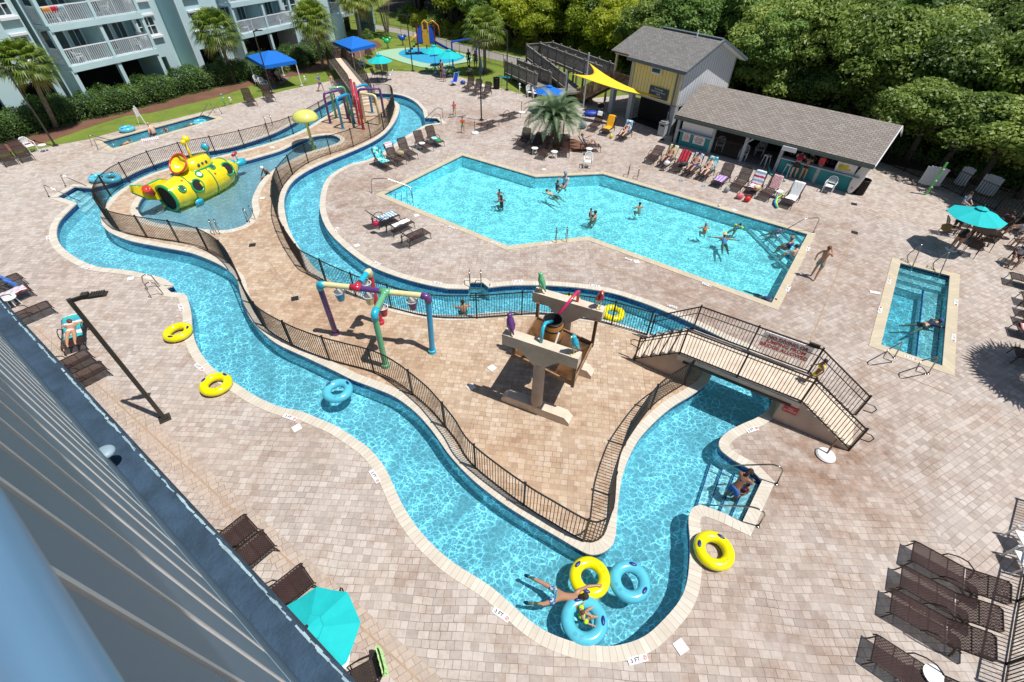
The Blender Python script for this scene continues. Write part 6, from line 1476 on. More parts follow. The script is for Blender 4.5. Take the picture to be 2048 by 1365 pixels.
for k in range(4): a = k*PI/2+0.4; MB().bar((math.cos(a)*0.35,math.sin(a)*0.35,0.7),(math.cos(a)*0.45,math.sin(a)*0.45,0),0.04).build('leg', M_brz, root)
# ------------------------------------------------------------------ canopies
def canopy(fl, zt, zp, label, feet):
    c = [G(*p, zt) for p in fl]; o = sum(c, Vector())/4; o.z = 0; root = empty('shade_canopy', o, 0, label, 'canopy'); L = [p-o for p in c]; pk = V(0,0,zp)
    mb = MB(); mb.add(L+[pk],[(0,1,4),(1,2,4),(2,3,4),(3,0,4)]); n = 10
    for a,b in zip(L,L[1:]+L[:1]):
        for k in range(n):
            p, q = a+(b-a)*k/n, a+(b-a)*(k+1)/n; mid = (p+q)/2; dz = V(0,0,-0.26)
            mb.add([p,q,q+dz,mid+dz-V(0,0,0.05),p+dz],[(0,4,3,2,1)])
    t = mb.build('canopy_cloth', M_bluec, root); t.modifiers.new('thickness','SOLIDIFY').thickness = 0.008
    for p in L: q = p*0.96; MB().tube([(q.x,q.y,0),(q.x,q.y,zt)],0.045,8).box((q.x,q.y,0.04),(0.2,0.2,0.08)).build('post', M_trimw, root)
    fr = MB()
    for a,b in zip(L,L[1:]+L[:1]): fr.bar(a*0.96-V(0,0,0.03),b*0.96-V(0,0,0.03),0.04)
    fr.build('frame', M_trimw, root)
    MB().box((0,0,0.012),(abs(L[1].x-L[3].x)*0.75,abs(L[1].y-L[3].y)*0.8,0.02)).build('floor_mat', mat('canopy_floor',(0.20,0.16,0.14),0.9), root)
def pgram(a, b, c, z):   # fourth corner on the plan
    A, B, C = G(*a,z), G(*b,z), G(*c,z); D = A+C-B; return proj(D.x, D.y, z)
a_, b_, c_ = (492,112),(527,132),(592,121); canopy([a_,b_,c_,pgram(a_,b_,c_,2.15)],2.15,2.75,'blue canopy on white posts nearest the camera, by the hedge',None)
a_, b_, c_ = (666,84),(702,99),(751,88); canopy([a_,b_,c_,pgram(a_,b_,c_,2.15)],2.15,2.75,'blue canopy on white posts farther back, by the play area',None)
# ------------------------------------------------------------------ lamp posts
def lamp(px, h, label, head=None, r=0.06, arm=0.45, dbl=False):
    g = G(*px); root = empty('lamp_post', g, 0, label, 'lamp post')
    MB().tube([(0,0,0.03),(0,0,h)],[r,r*0.85],4 if r > 0.07 else 8).build('pole', M_lp, root); MB().box((0,0,0.02),(0.34,0.34,0.04),0.7).box((0,0,0.07),(0.2,0.2,0.08),0.7).build('base_plate', M_lp, root)
    dirs = [head] if not dbl else [head,(-head[0],-head[1])]
    for d in dirs:
        d = Vector((*d,0)).normalized(); MB().bar((0,0,h-0.06),d*arm*0.5+V(0,0,h),0.06,0.10).build('arm', M_lp, root)
        a = math.atan2(d.y,d.x); hd = MB().box(tuple(d*arm*0.62+V(0,0,h+0.03)),(0.16,0.16,0.13),a)
        for k in range(6): hd.box(tuple(d*(arm*0.62+0.12+k*0.055)+V(0,0,h+0.02)),(0.035,0.24,0.05),a)
        hd.box(tuple(d*(arm*0.62+0.27)+V(0,0,h-0.01)),(0.40,0.22,0.03),a).build('lamp_head', M_lp, root)
M_lp = mat('lamp_bronze', (0.055,0.050,0.042), 0.45, 0.3)
hd = G(185,592,5.0)-G(135,600,5.0)
lamp((330,838),5.0,'tall dark lamp post nearest the camera with a single flat lamp head',(hd.x,hd.y),r=0.085,arm=0.62)
lamp((963,241),5.45,'dark lamp post between the channel and the flat loungers',(0.9,0.3),dbl=True); lamp((1014,181),4.8,'dark lamp post on the lawn right of the black bin',(-1,0.2)); lamp((826,143),4.85,'dark lamp post in front of the play surface',(-1,0.3),dbl=True); lamp((545,187),4.8,'grey lamp post beside the near blue canopy',(1,0.3)); lamp((111,292),4.75,'grey lamp post standing on the lawn by the left edge',(-1,0.4)); lamp((1126,272),4.3,'slim dark post behind the feather palm',(0.1,0.1),arm=0.1,r=0.05)
# ------------------------------------------------------------------ shade sail
def sail():
    g = G(1170,222); root = empty('shade_sail', g, 0, 'bright yellow shade sail stretched from two posts to the yellow house', 'shade sail')
    A = G(1178,126,3.9)-g; B = G(1142,148,3.3)-g; Cc = V(10.85,37.75,2.45)-g; n = 20
    vs = []; fs = []
    for i in range(n+1):
        t = i/n; e1 = A+(Cc-A)*t; e2 = B+(Cc-B)*t; bow = math.sin(t*PI)
        mid = (e1+e2)/2
        e1 = e1+(mid-e1)*0.12*bow-V(0,0,0.30*bow); e2 = e2+(mid-e2)*0.12*bow-V(0,0,0.22*bow)
        for j in range(9):
            s = j/8; p = e1+(e2-e1)*s; q = V(0,0,-0.10*math.sin(s*PI)*(1-t))
            inb = (1-t)**2*math.sin(s*PI)*1.1; p = p+(Cc-(A+B)/2).normalized()*inb; vs.append(p+q)
    for i in range(n):
        for j in range(8): fs.append((i*9+j,i*9+j+1,(i+1)*9+j+1,(i+1)*9+j))
    o = MB().add(vs,fs).build('sail_cloth', mat('sail_yellow',(0.88,0.60,0.01),0.7,var=0.04), root, smooth=True); o.modifiers.new('thickness','SOLIDIFY').thickness = 0.01
    for p,q in ((A,(1166,216)),(B,(1127,240))):
        b = G(*q)-g; MB().tube([(b.x,b.y,0),(b.x,b.y,p.z+0.25)],0.07,10).build('mast', M_post_(), root); MB().tube([(b.x,b.y,p.z+0.15),p],0.012,5).build('cable', M_steel, root)
sail()
# ------------------------------------------------------------------ bins
def bin_(px, label, m, r=0.3, h=0.9, slats=True):
    g = G(*px); root = empty('litter_bin', g, 0, label, 'bin'); MB().lathe([(r*0.86,0.02),(r*0.97,h),(r*0.9,h),(r*0.8,0.1),(0.001,0.1)],24).build('liner', M_dark, root)
    s = MB()
    for k in range(26): a = 2*PI*k/26; s.bar((math.cos(a)*r*0.93,math.sin(a)*r*0.93,0),(math.cos(a)*r*1.02,math.sin(a)*r*1.02,h),0.035,0.02)
    s.build('slats', m, root); MB().torus((0,0,h),r*1.02,0.025,28,8).build('rim', m, root, smooth=True)
bin_((1716,388),'black slatted litter bin at the corner of the pool bar',M_blk); bin_((993,178),'black litter bin on the lawn edge beside three loungers',M_blk,h=0.95)
g = G(1323,271); root = empty('litter_bin', g, -0.7, 'grey stone panel litter bin in front of the yellow house', 'bin'); MB().box((0,0,0.42),(0.52,0.52,0.84)).build('body', M_post_(), root); MB().box((0,0,0.90),(0.58,0.58,0.10)).box((0,0,1.0),(0.44,0.44,0.10)).build('lid', mat('bin_lid',(0.28,0.29,0.30),0.5), root); MB().box((0,-0.262,0.76),(0.34,0.02,0.12)).box((-0.262,0,0.76),(0.02,0.34,0.12)).build('opening', M_dark, root)
# ------------------------------------------------------------------ grab rails and ladders
def rail(label, pts, r=0.023, name='grab_rail'):
    P = [G(*p) for p in pts]; o = P[0].copy(); o.z = 0; Q = [p-o for p in P]
    path = [Q[0]]
    for a,b,c in zip(Q,Q[1:],Q[2:]):
        u, v = (a-b), (c-b); k = min(0.12,u.length*0.4,v.length*0.4); path += [b+u.normalized()*k,b+u.normalized()*k*0.3+v.normalized()*k*0.3,b+v.normalized()*k]
    path.append(Q[-1]); mb = MB().tube(path,r,8)
    for q in (Q[0],Q[-1]):
        if q.z > -0.05: mb.lathe([(0.001,0.03),(0.05,0.03),(0.06,0.012)],12,(q.x,q.y,0))
    ob = mb.build(name, M_steel, smooth=True); ob.location = o; tag(ob, label, 'rail'); return ob
rail('stainless rail at the river entry steps, the one nearer the bridge',[(1553,969,0.01),(1567,938,0.8),(1548,929,0.8),(1442,932,-0.2)]); rail('stainless rail at the river entry steps, the one nearer the yellow tube',[(1516,1053,0.01),(1532,1026,0.8),(1508,1014,0.8),(1402,1010,-0.2)])
rail('long stainless rail at the west entry steps, left one',[(98,394,0.01),(86,369,0.85),(162,404,-0.25)]); rail('long stainless rail at the west entry steps, right one',[(131,372,0.01),(120,349,0.85),(190,380,-0.25)])
rail('stainless rail at the right corner steps of the main pool',[(1626,467,0.01),(1640,436,0.85),(1611,437,0.85),(1557,468,0.1),(1549,486,-0.2)]); rail('brown rail at the left corner steps of the main pool',[(744,387,0.01),(742,358,0.85),(773,357,0.85),(820,374,0.3),(825,398,-0.2)])
rail('left bright rail at the far end of the exercise pool',[(1817,526,0.01),(1813,512,0.3),(1845,487,0.95),(1820,545,-0.2)]); rail('right bright rail at the far end of the exercise pool',[(1868,540,0.01),(1865,527,0.3),(1900,501,0.95),(1874,563,-0.2)])
rail('left looped rail at the near end of the exercise pool',[(1785,724,0.01),(1765,716,0.5),(1776,700,0.8),(1806,684,0.6),(1788,716,0.01)]); rail('right looped rail at the near end of the exercise pool',[(1850,748,0.01),(1830,743,0.5),(1842,722,0.8),(1878,713,0.6),(1856,748,0.01)])
rail('rail pair member nearest the lawn at the left end of the lap pool',[(185,293,0.01),(176,270,0.8),(232,283,0.0)]); rail('rail pair member nearest the camera at the left end of the lap pool',[(196,299,0.01),(187,277,0.8),(226,288,0.0)])
rail('rail at the right end of the lap pool, left one',[(430,226,0.01),(418,205,0.8),(398,236,-0.1)]); rail('rail at the right end of the lap pool, right one',[(444,228,0.01),(433,210,0.8),(412,238,-0.1)])
rail('stainless rail at the north river steps, back one',[(886,235,0.01),(884,217,0.85),(873,216,0.85),(852,236,0.0)]); rail('stainless rail at the north river steps, front one',[(883,248,0.01),(880,229,0.85),(871,228,0.85),(852,246,0.0)])
def ladder(label, a, b, into, top=0.75, inward=None):
    """two bent rails with treads; a, b: rail feet on the deck; into: image point in the water straight ahead"""
    A, B, C = G(*a), G(*b), G(*into); m = (A+B)/2; d = (C-m); d.z = 0; d.normalize(); root = empty('pool_ladder', m, 0, label, 'pool ladder')
    for p in (A,B):
        q = p-m; MB().tube([q,q+V(0,0,top*0.6),q+V(0,0,top*0.92)+d*0.08,q+V(0,0,top)+d*0.24,q+V(0,0,top*0.85)+d*0.40,q+V(0,0,0.1)+d*0.46,q+V(0,0,-0.62)+d*0.46],0.022,8).build('side_rail', M_steel, root, smooth=True)
    for z in (-0.1,-0.35,-0.58): MB().box(tuple((A-m+B-m)/2+d*0.46+V(0,0,z)),(0.48,0.08,0.03),math.atan2((B-A).y,(B-A).x)).build('tread', M_steel, root)
ladder('pool ladder in the tiled notch of the middle channel',(940,563),(962,563),(952,600)); ladder('pool ladder on the far long side of the main pool',(1257,350),(1276,354),(1255,380)); ladder('pool ladder on the near side of the main pool between the bends',(1112,487),(1133,485),(1118,455)); ladder('pool ladder in the tiled notch of the left bank',(303,596),(296,580),(345,577)); ladder('pool ladder at the rear channel behind the submarine',(533,252),(545,249),(548,275)); ladder('left pool ladder at the near edge of the wading pool',(430,470),(440,469),(433,445)); ladder('right pool ladder at the near edge of the wading pool',(500,446),(511,440),(488,428))
# ------------------------------------------------------------------ depth markers and covers
def marker(a, b, txt, label, w=0.145):
    A, B = G(*a,0.0), G(*b,0.0); d = (B-A); L = max(0.40,min(0.52,d.length)); d.normalize(); c = (A+B)/2; n = V(-d.y,d.x,0)
    root = MB().box((0,0,0.0),(L,w,0.012)).build('depth_marker', mat('marker_white',(0.74,0.74,0.75),0.5)); root.location = (c.x,c.y,0.022); root.rotation_euler = (0,0,math.atan2(d.y,d.x)); tag(root,label,'depth marker','depth marker tiles')
    text_obj(txt,0.125,M_blktxt,Matrix.Translation((-L*0.13,-0.002,0.0072)),root,'lettering',0.0005,bold=0.003)
    q = MB().torus((0,0,0),0.042,0.006,20,6); q.box((0,0,0),(0.08,0.010,0.006),0.8).box((0,0,0.001),(0.012,0.05,0.004),0.2); o = q.build('no_diving_symbol', M_red, root); o.location = (L*0.37,0,0.010)
for a,b,t_,lb in [((1256,1325),(1294,1315),'3 FT','at the bottom curve of the river'),((986,1219),(1018,1241),'3 FT','at the lower left curve of the river'),((741,941),(758,967),'3 FT','left of the river across from the island waist'),((567,832),(593,840),'3 FT','on the left bank beside the square cover'),((391,729),(407,742),'3 FT','between the two yellow tubes on the left bank'),((359,609),(365,623),'3 FT','beside the left bank ladder notch'),((163,535),(182,539),'3 FT','below the far left bend of the river'),((95,470),(98,485),'3 FT','at the outermost left bend'),((1493,864),(1515,857),'3 FT','on the small peninsula before the footbridge'),((761,530),(746,524),'3 FT','on the inner bank left of the bucket frame'),((884,568),(863,565),'3 FT','left of the channel ladder'),((1046,563),(1024,563),'3 FT','right of the channel ladder'),((1199,574),(1178,571),'3 FT','behind the pink water pipe'),((1354,617),(1334,611),'3 FT','above the footbridge start'),((676,455),(670,467),'3 FT','on the inner bank at the lounger trio'),((897,453),(914,459),'3 FT','on the left near side of the main pool'),((983,484),(1000,490),'4 FT','at the first near bend of the main pool'),((1090,487),(1108,485),'4 FT','beside the near ladder of the main pool'),((1250,517),(1268,523),'4 FT','on the right near side of the main pool'),((1404,567),(1422,574),'4 FT','near the lower right corner of the main pool'),((1573,585),(1579,572),'4 FT','on the main pool right end, nearer one'),((1613,505),(1618,492),'4 FT','on the main pool right end, farther one'),((1776,571),(1779,556),'5 FT','left of the exercise pool, farther one'),((1757,630),(1762,612),'5 FT','left of the exercise pool, nearer one'),((1912,598),(1911,615),'5 FT','right of the exercise pool, farther one'),((1907,668),(1906,686),'5 FT','right of the exercise pool, nearer one'),((1808,713),(1833,721),'3 FT','at the near end of the exercise pool'),((1742,584),(1757,588),'NO LIFEGUARD','on the pavers left of the exercise pool')]:
    if t_ == 'NO LIFEGUARD':
        c = (G(*a)+G(*b))/2; o = MB().box((0,0,0),(0.42,0.2,0.012)).build('deck_plate', M_signw); o.location = (c.x,c.y,0.02); o.rotation_euler = (0,0,-0.3); tag(o,'white deck plate on the pavers left of the exercise pool','plate'); continue
    marker(a,b,t_,'white %s tile %s' % (t_,lb))
def cover(px, sz, rz, m, label, name='drain_cover'):
    g = G(*px); mb = MB().box((0,0,0),(sz,sz,0.014)); 
    for k in range(5): mb.box((-sz*0.32+k*sz*0.16,0,0.008),(0.012,sz*0.7,0.004))
    o = mb.build(name, m); o.location = (g.x,g.y,0.02); o.rotation_euler = (0,0,rz); tag(o,label,'drain cover')
for p,rz,lb in (((594,857),0.7,'on the left bank beside a depth tile'),((1361,1294),0.5,'at the bottom right of the river bend'),((984,737),0.75,'right one of two left of the concrete frame'),((942,775),0.6,'left one of two left of the concrete frame'),((1273,524),0.2,'between main pool and footbridge'),((833,432),0.4,'on the near left side of the main pool'),((714,492),0.5,'between channel and the lounger trio'),((262,558),0.4,'below the far left bend'),((1468,421),0.3,'on the far side of the main pool'),((1088,340),0.2,'above the far bend of the main pool'),((525,397),0.1,'between wading pool and fence'),((545,296),0.4,'behind the submarine nose')): cover(p,0.27,rz,mat('cover_white',(0.72,0.70,0.66),0.6),'square white deck cover '+lb)
for p,rz,lb in (((590,598),0.4,'on the tan island pavers'),((505,491),0.3,'near the wading pool'),((1709,466),-0.5,'between main pool and exercise pool'),((1708,409),-0.5,'in front of the black bin'),((347,349),0.1,'behind the submarine tail'),((1325,280),0.2,'before the grey stone bin')): cover(p,0.30,rz,M_dark,'dark square floor drain '+lb,'floor_drain')
# ------------------------------------------------------------------ play area
def playground():
    g = G(855,108); root = empty('climbing_frame', g, 0.15, 'blue, yellow and red climbing frame with slide on the play surface', 'climbing frame'); MP = C_('play_maroon',(0.20,0.02,0.035)); MBl = C_('play_blue',(0.01,0.08,0.50)); MYe = C_('play_amber',(0.75,0.36,0.02))
    for x in (-1.0,0.0,1.0):
        for y in (-0.5,0.5): MB().tube([(x,y,0),(x,y,2.9)],0.07,8).build('post', MP, root)
    MB().box((0,0,1.15),(2.1,1.1,0.08)).build('platform', M_dark, root)
    for x,m in ((-0.5,MBl),(0.5,MBl)):
        for y in (-0.5,0.5): MB().prism([(-0.42,1.2),(0.42,1.2),(0.42,2.2),(0.25,2.6),(0,2.72),(-0.25,2.6),(-0.42,2.2)],-0.03,0.03,Matrix.Translation((x,y,0)) @ Matrix.Rotation(PI/2,4,'X')).build('panel', m, root)
    MB().box((0,-0.56,1.75),(0.75,0.05,1.5)).tube([(-0.3,-0.56,2.4),(-0.3,-0.5,3.1),(0,-0.5,3.35),(0.3,-0.5,3.1),(0.3,-0.56,2.4)],0.09,8).build('tower_front', MYe, root)
    MB().tube([(0.2,0.2,2.9),(0.9,0.3,3.2),(1.5,0.4,2.7),(1.6,0.4,1.6)],0.07,8).build('climbing_arch', C_('play_orange',(0.75,0.20,0.02)), root, smooth=True)
    sl = MB(); 
    for k in range(10):
        t, t1 = k/10,(k+1)/10; p = V(1.0+t*2.3,-0.3-t*0.9,1.15-1.0*t); q = V(1.0+t1*2.3,-0.3-t1*0.9,1.15-1.0*t1); sl.bar(p,q,0.5,0.05) if False else sl.add([p+V(0,-0.28,0.18),p+V(0,-0.25,0),p+V(0,0.25,0),p+V(0,0.28,0.18),q+V(0,-0.28,0.18),q+V(0,-0.25,0),q+V(0,0.25,0),q+V(0,0.28,0.18)],[(0,1,5,4),(1,2,6,5),(2,3,7,6),(4,5,1,0),(5,6,2,1),(6,7,3,2)])
    sl.build('slide', MBl, root)
    st = MB()
    for k in range(5): st.box((-1.2-k*0.28,-0.1,1.0-k*0.22),(0.28,0.9,0.05))
    st.build('steps', M_dark, root)
    for y in (-0.55,0.35): MB().tube([(-1.0,y,2.0),(-2.5,y,0.9),(-2.5,y,0.0)],0.04,8).build('step_rail', MYe, root, smooth=True)
playground()
g = G(925,135); root = empty('swing_beam', g, 0, 'blue swing beam on posts between play surface and palm', 'swing'); A = G(903,84,2.3)-g; B = G(952,76,2.4)-g; MBl = C_('play_blue',(0.01,0.08,0.50))
MB().tube([A,B],0.09,8).build('beam', MBl, root); MB().tube([(A.x,A.y,0),A],0.08,8).build('post', MBl, root); MB().tube([(B.x,B.y,0),B],0.08,8).build('post', MBl, root); MB().tube([(A.x,A.y,1.2),(A.x-2.4,A.y-0.2,1.0)],0.06,8).build('side_bar', MBl, root)
for px,m,lb in (((776,97),C_('play_green',(0.03,0.50,0.18)),'green spring rider shaped like a rounded animal beside the mulch'),((806,91),MBl,'blue spring rider beside the path fence')):
    g = G(*px); root = empty('spring_rider', g, 0.3, lb, 'spring rider'); MB().ball((0,0,0.75),0.30,12,8,(1.3,0.6,0.9)).ball((0.38,0,1.02),0.17).ball((-0.38,0,1.0),0.15).build('body', m, root, smooth=True); MB().tube([(0.1*math.cos(t*1.2),0.1*math.sin(t*1.2),t*0.025) for t in range(20)],0.025,6).build('spring', M_dark, root)
make_fence('black picket fence along the asphalt path behind the play lawn', pxpath([(690,64),(740,68),(800,78),(850,90),(905,108),(960,121),(1030,141),(1072,150)],n=3), h=1.15, span=2.4, gap=0.22, pk=0.02)
make_fence('black picket fence on the far verge of the asphalt path', pxpath([(700,42),(760,48),(830,60),(900,80),(980,98),(1060,112),(1100,120)],n=3), h=1.15, span=2.4, gap=0.24, pk=0.02)
make_fence('black picket fence under the oaks at the right end of the deck', pxpath([(1752,322),(1800,340),(1850,362),(1900,383),(1960,410),(2048,445),(2140,480)],n=3), h=1.25, span=1.9, gap=0.15, pk=0.022)
make_fence('short black fence cut by the right edge below the loungers', pxpath([(2075,1010),(2052,1120),(2030,1230),(2005,1380)],sm=False), h=1.2, span=1.9, gap=0.11)
for (a,b,lb) in (((1822,378),(1878,388),'largest grey slatted screen panel behind the lime green post'),((1896,378),(1927,388),'middle grey slatted screen panel on the right fence'),((1937,393),(1982,409),'grey slatted screen panel nearest the big umbrella')):
    A, B = G(*a), G(*b); d = B-A; o = (A+B)/2+V(0.45,0.5,0); root = empty('screen_panel', o, math.atan2(d.y,d.x), lb, 'panel'); L = d.length*0.8; mb = MB(); k = int(L/0.16)
    for i in range(k): mb.box((-L/2+0.08+i*0.16,0,0.75),(0.15,0.04,1.15 if i not in (0,k-1) else 1.05))
    mb.build('slats', M_gwall, root); MB().box((0,0.035,1.2),(L,0.03,0.06)).box((0,0.035,0.3),(L,0.03,0.06)).build('crossbar', M_post_(), root)
g = G(1852,390); root = empty('outdoor_shower', g, 0, 'leaning lime green shower post beside the right fence', 'shower'); MG_ = C_('shower_lime',(0.12,0.42,0.12)); MB().box((0,0,1.0),(0.20,0.05,2.0),0.4).build('post', MG_, root)
for z in (0.5,0.9,1.6): MB().ball((0.02,-0.05,z),0.04).build('tap', M_white, root)
# surfboard leaning at the bar corner
b0 = G(1696,388); root = MB().lathe([(0.001,0),(0.16,0.15),(0.26,0.6),(0.28,1.1),(0.22,1.6),(0.10,1.95),(0.001,2.05)],24,(0,0,0),None,1.0,0.13).build('surfboard', mat('board_white',(0.74,0.72,0.68),0.35,var=0.1,scale=1.5), smooth=True); root.location = (b0.x,b0.y,0.02); root.rotation_euler = (-0.12,0.10,-0.75); tag(root,'white surfboard with faded lettering leaning at the pool bar corner','surfboard')
text_obj('II',0.2,M_blktxt,frame((0,-0.040,0.35),(1,0,0),(0,0,1)),root,'board_mark',0.002)
# stroller, bags, toys and small belongings
def blob(name, px, size, m, label, cat, z=0.0, rz=0.0, handle=False):
    g = G(*px, z); o = MB().ball((0,0,size[2]*0.5),1.0,14,8,(size[0]*0.5,size[1]*0.5,size[2]*0.5))
    for i,v in enumerate(o.v): k = 1+0.12*math.sin(i*1.7)+0.08*math.sin(i*0.53); o.v[i] = (v[0]*k,v[1]*k,max(0,v[2]))
    if handle: o.tube([(-size[0]*0.3,0,size[2]*0.85),(-size[0]*0.15,0,size[2]*1.3),(size[0]*0.15,0,size[2]*1.3),(size[0]*0.3,0,size[2]*0.85)],0.015,6)
    ob = o.build(name, m, smooth=True); ob.location = (g.x,g.y,z+0.003); ob.rotation_euler = (0,0,rz); tag(ob,label,cat); return ob
blob('beach_bag',(1493,404),(0.4,0.3,0.34),mat('bag_red',(0.62,0.02,0.01),0.6),'bright red beach bag beside the towel heap','bag',handle=True)
blob('beach_bag',(1478,398),(0.45,0.34,0.36),mat('bag_pink',(0.66,0.18,0.22),0.7),'pink and grey beach bag left of the red bag','bag',handle=True); blob('beach_bag',(1452,385),(0.34,0.26,0.34),mat('bag_grey',(0.30,0.32,0.34),0.7),'grey bag between the purple towel and the next lounger','bag',handle=True)
blob('beach_bag',(1365,334),(0.5,0.3,0.34),mat('bag_black',(0.03,0.03,0.035),0.6),'black and white bag on the third bar row lounger','bag',0.38,handle=True); blob('beach_bag',(1333,331),(0.4,0.3,0.3),M_white,'bundle of white towels left of the bearded man','bag',0.38)
blob('straw_bag',(801,312),(0.52,0.34,0.36),mat('straw',(0.42,0.36,0.22),0.9,scale=20),'striped straw bag lying on a channel side lounger','bag',0.40,handle=True); blob('beach_bag',(752,453),(0.35,0.3,0.3),mat('bag_crimson',(0.42,0.01,0.08),0.7),'crimson bag on the far lounger left of the pool','bag',0.42,handle=True)
blob('straw_bag',(1888,462),(0.5,0.4,0.42),mat('wicker',(0.36,0.22,0.08),0.9,scale=20),'wicker basket full of towels on a patio chair','basket',0.46); blob('beach_bag',(1700,352-70),(0.3,0.3,0.3),M_red,'x','bag') if False else None
for p,f_,lb in (((1938,450),(1950,470),'at the back left of the umbrella table'),((1985,452),(1968,470),'at the back right of the umbrella table'),((2035,462),(2010,470),'at the right edge behind the umbrella'),((2040,500),(2010,495),'at the right edge beside the shaded group')): dchair(p,f_,'brown patio chair '+lb)
blob('beach_bag',(1165,258),(0.6,0.4,0.5),mat('bag_steel',(0.16,0.24,0.30),0.6),'steel blue bag standing left of the sail loungers','bag',handle=True); blob('sand_bucket',(1222,277),(0.26,0.26,0.3),mat('bucket_yellow',(0.75,0.65,0.05),0.4),'small yellow sand bucket between orange and blue towels','bucket',handle=True); blob('beach_ball',(1513,380),(0.4,0.3,0.3),blotch('ballc',[(0.6,0.1,0.05),(0.7,0.6,0.1),(0.7,0.7,0.7),(0.1,0.3,0.5)],6),'colourful towel bundle at the head of the heaped lounger','towel',0.5)
blob('cooler_box',(926,169),(0.5,0.35,0.35),mat('cooler_blue',(0.02,0.08,0.35),0.4),'blue and white cooler beside the beach chair','cooler'); blob('white_ball',(1438,413),(0.13,0.13,0.13),M_white,'small white ball on the far coping of the main pool','ball',0.02)
for k,(px,rz,lb) in enumerate((((10,560),0.9,'upper'),((22,568),0.9,'lower'))):
    g = G(*px,0.45); o = MB().tube([(-0.38,0,0.07),(0.38,0,0.07)],0.075,12).build('rolled_towel', T('roll',(0.05,0.15,0.5),(0.3,0.5,0.7),s=6)); 
    o.data.materials[0] = mat('roll_blue',(0.05,0.16,0.50),0.9,var=0.5,scale=9); o.location = g; o.rotation_euler = (0,0,rz-1.3); tag(o,'%s rolled blue striped towel on the left edge lounger' % lb,'towel')
nd = MB(); P0 = [G(*p)-G(1556,404) for p in ((1552,418),(1547,410),(1550,402),(1558,396),(1566,392))]
for k,m in ((0,'noodle_blue'),): pass
for off,c,lb in ((0.0,(0.01,0.25,0.55),'blue'),(0.09,(0.45,0.75,0.05),'lime')):
    o = MB().tube([p+V(off,off*0.3,0.07+0.12*math.sin(i*0.8)) for i,p in enumerate(P0)],0.045,8).build('pool_noodle', mat('noodle_'+lb,c,0.8), smooth=True); o.location = G(1556,404); tag(o,lb+' foam noodle curled beside the last bar row lounger','noodle')
P0 = [G(*p)-G(1560,360) for p in ((1532,338),(1540,350),(1554,359),(1570,364))]
o = MB().tube([p+V(0,0,0.06+0.3*max(0,1-i)) for i,p in enumerate(P0)],0.045,8).build('pool_noodle', mat('noodle_teal',(0.02,0.40,0.38),0.8), smooth=True); o.location = G(1560,360); tag(o,'teal foam noodle lying along the bar counter','noodle')
for px,lb in (((1362,362),'below the third bar row lounger'),((1407,373),'below the pale woman'),((1342,341),'below the bearded man')):
    g = G(*px); mb = MB()
    for e in (-1,1): mb.ball((e*0.08,0.02*e,0.015),0.1,10,5,(0.5,1.2,0.2))
    o = mb.build('flip_flops', mat('flipflop_blue',(0.02,0.30,0.60),0.7)); o.location = g; tag(o,'pair of blue flip flops '+lb,'flip flops')
o = MB().grid(lambda u,v: (u*1.1,v*0.65,0.012+0.008*math.sin(u*20)*math.sin(v*13)),20,10).build('beach_towel', T('lap',(0.60,0.25,0.30),W3,s=9,ax=0), smooth=True); g = G(283,285); o.location = (g.x,g.y,0.01); o.rotation_euler = (0,0,0.65); tag(o,'pink and white striped towel spread at the lap pool edge','towel')
# beach chair, marker posts on the lawn
g = G(910,170); root = empty('beach_chair', g, 2.4, 'low blue beach chair with white frame beside the cooler', 'beach chair'); MB().add([(-0.28,0,0.3),(0.28,0,0.3),(0.28,-0.3,0.95),(-0.28,-0.3,0.95),(-0.28,0.5,0.35),(0.28,0.5,0.35)],[(0,1,2,3),(0,4,5,1)]).build('seat_cloth', mat('cloth_royal',(0.01,0.08,0.60),0.8), root); MB().tube([(-0.3,0.1,0),(-0.3,-0.3,0.98),(0.3,-0.3,0.98),(0.3,0.1,0)],0.02,6).tube([(-0.3,-0.2,0),(-0.3,0.5,0.35),(0.3,0.5,0.35),(0.3,-0.2,0)],0.02,6).build('frame', M_white, root)
g = G(284,249); root = empty('easel_sign', g, 0.4, 'white folding easel standing on the lawn behind the lap pool', 'easel'); MB().bar((-0.2,0,0),(0,0.1,1.3),0.06,0.03).bar((0.25,0,0),(0.05,0.1,1.3),0.06,0.03).build('legs', M_white, root); MB().box((0.02,0.06,0.85),(0.28,0.03,0.6)).build('board', M_signw, root)
for px,m,lb,h in (((451,213),M_grn,'mint green valve post on the lawn near the loungers',0.9),((463,208),M_white,'short white post on the lawn near the loungers',0.45),((612,168),M_white,'white pipe stand beside the walking boy',0.6),((1039,188),M_white,'thin white post at the lawn edge near the resin chairs',0.8)):
    g = G(*px); o = MB().tube([(0,0,0),(0,0,h)],0.05,8).ball((0,0,h),0.09).box((0.08,0,h*0.7),(0.14,0.05,0.05)).build('lawn_post', m, smooth=True); o.location = g; tag(o,lb,'post')
g = G(1010,172); o = MB().box((0,0,0.75),(1.0,0.05,0.12),0.2,ry=0.12).tube([(-0.3,0,0),(-0.3,0,0.75)],0.03,6).build('water_slide_toy', M_cya); o.location = g; tag(o,'pale blue foam paddle propped at the lawn lamp post','toy')
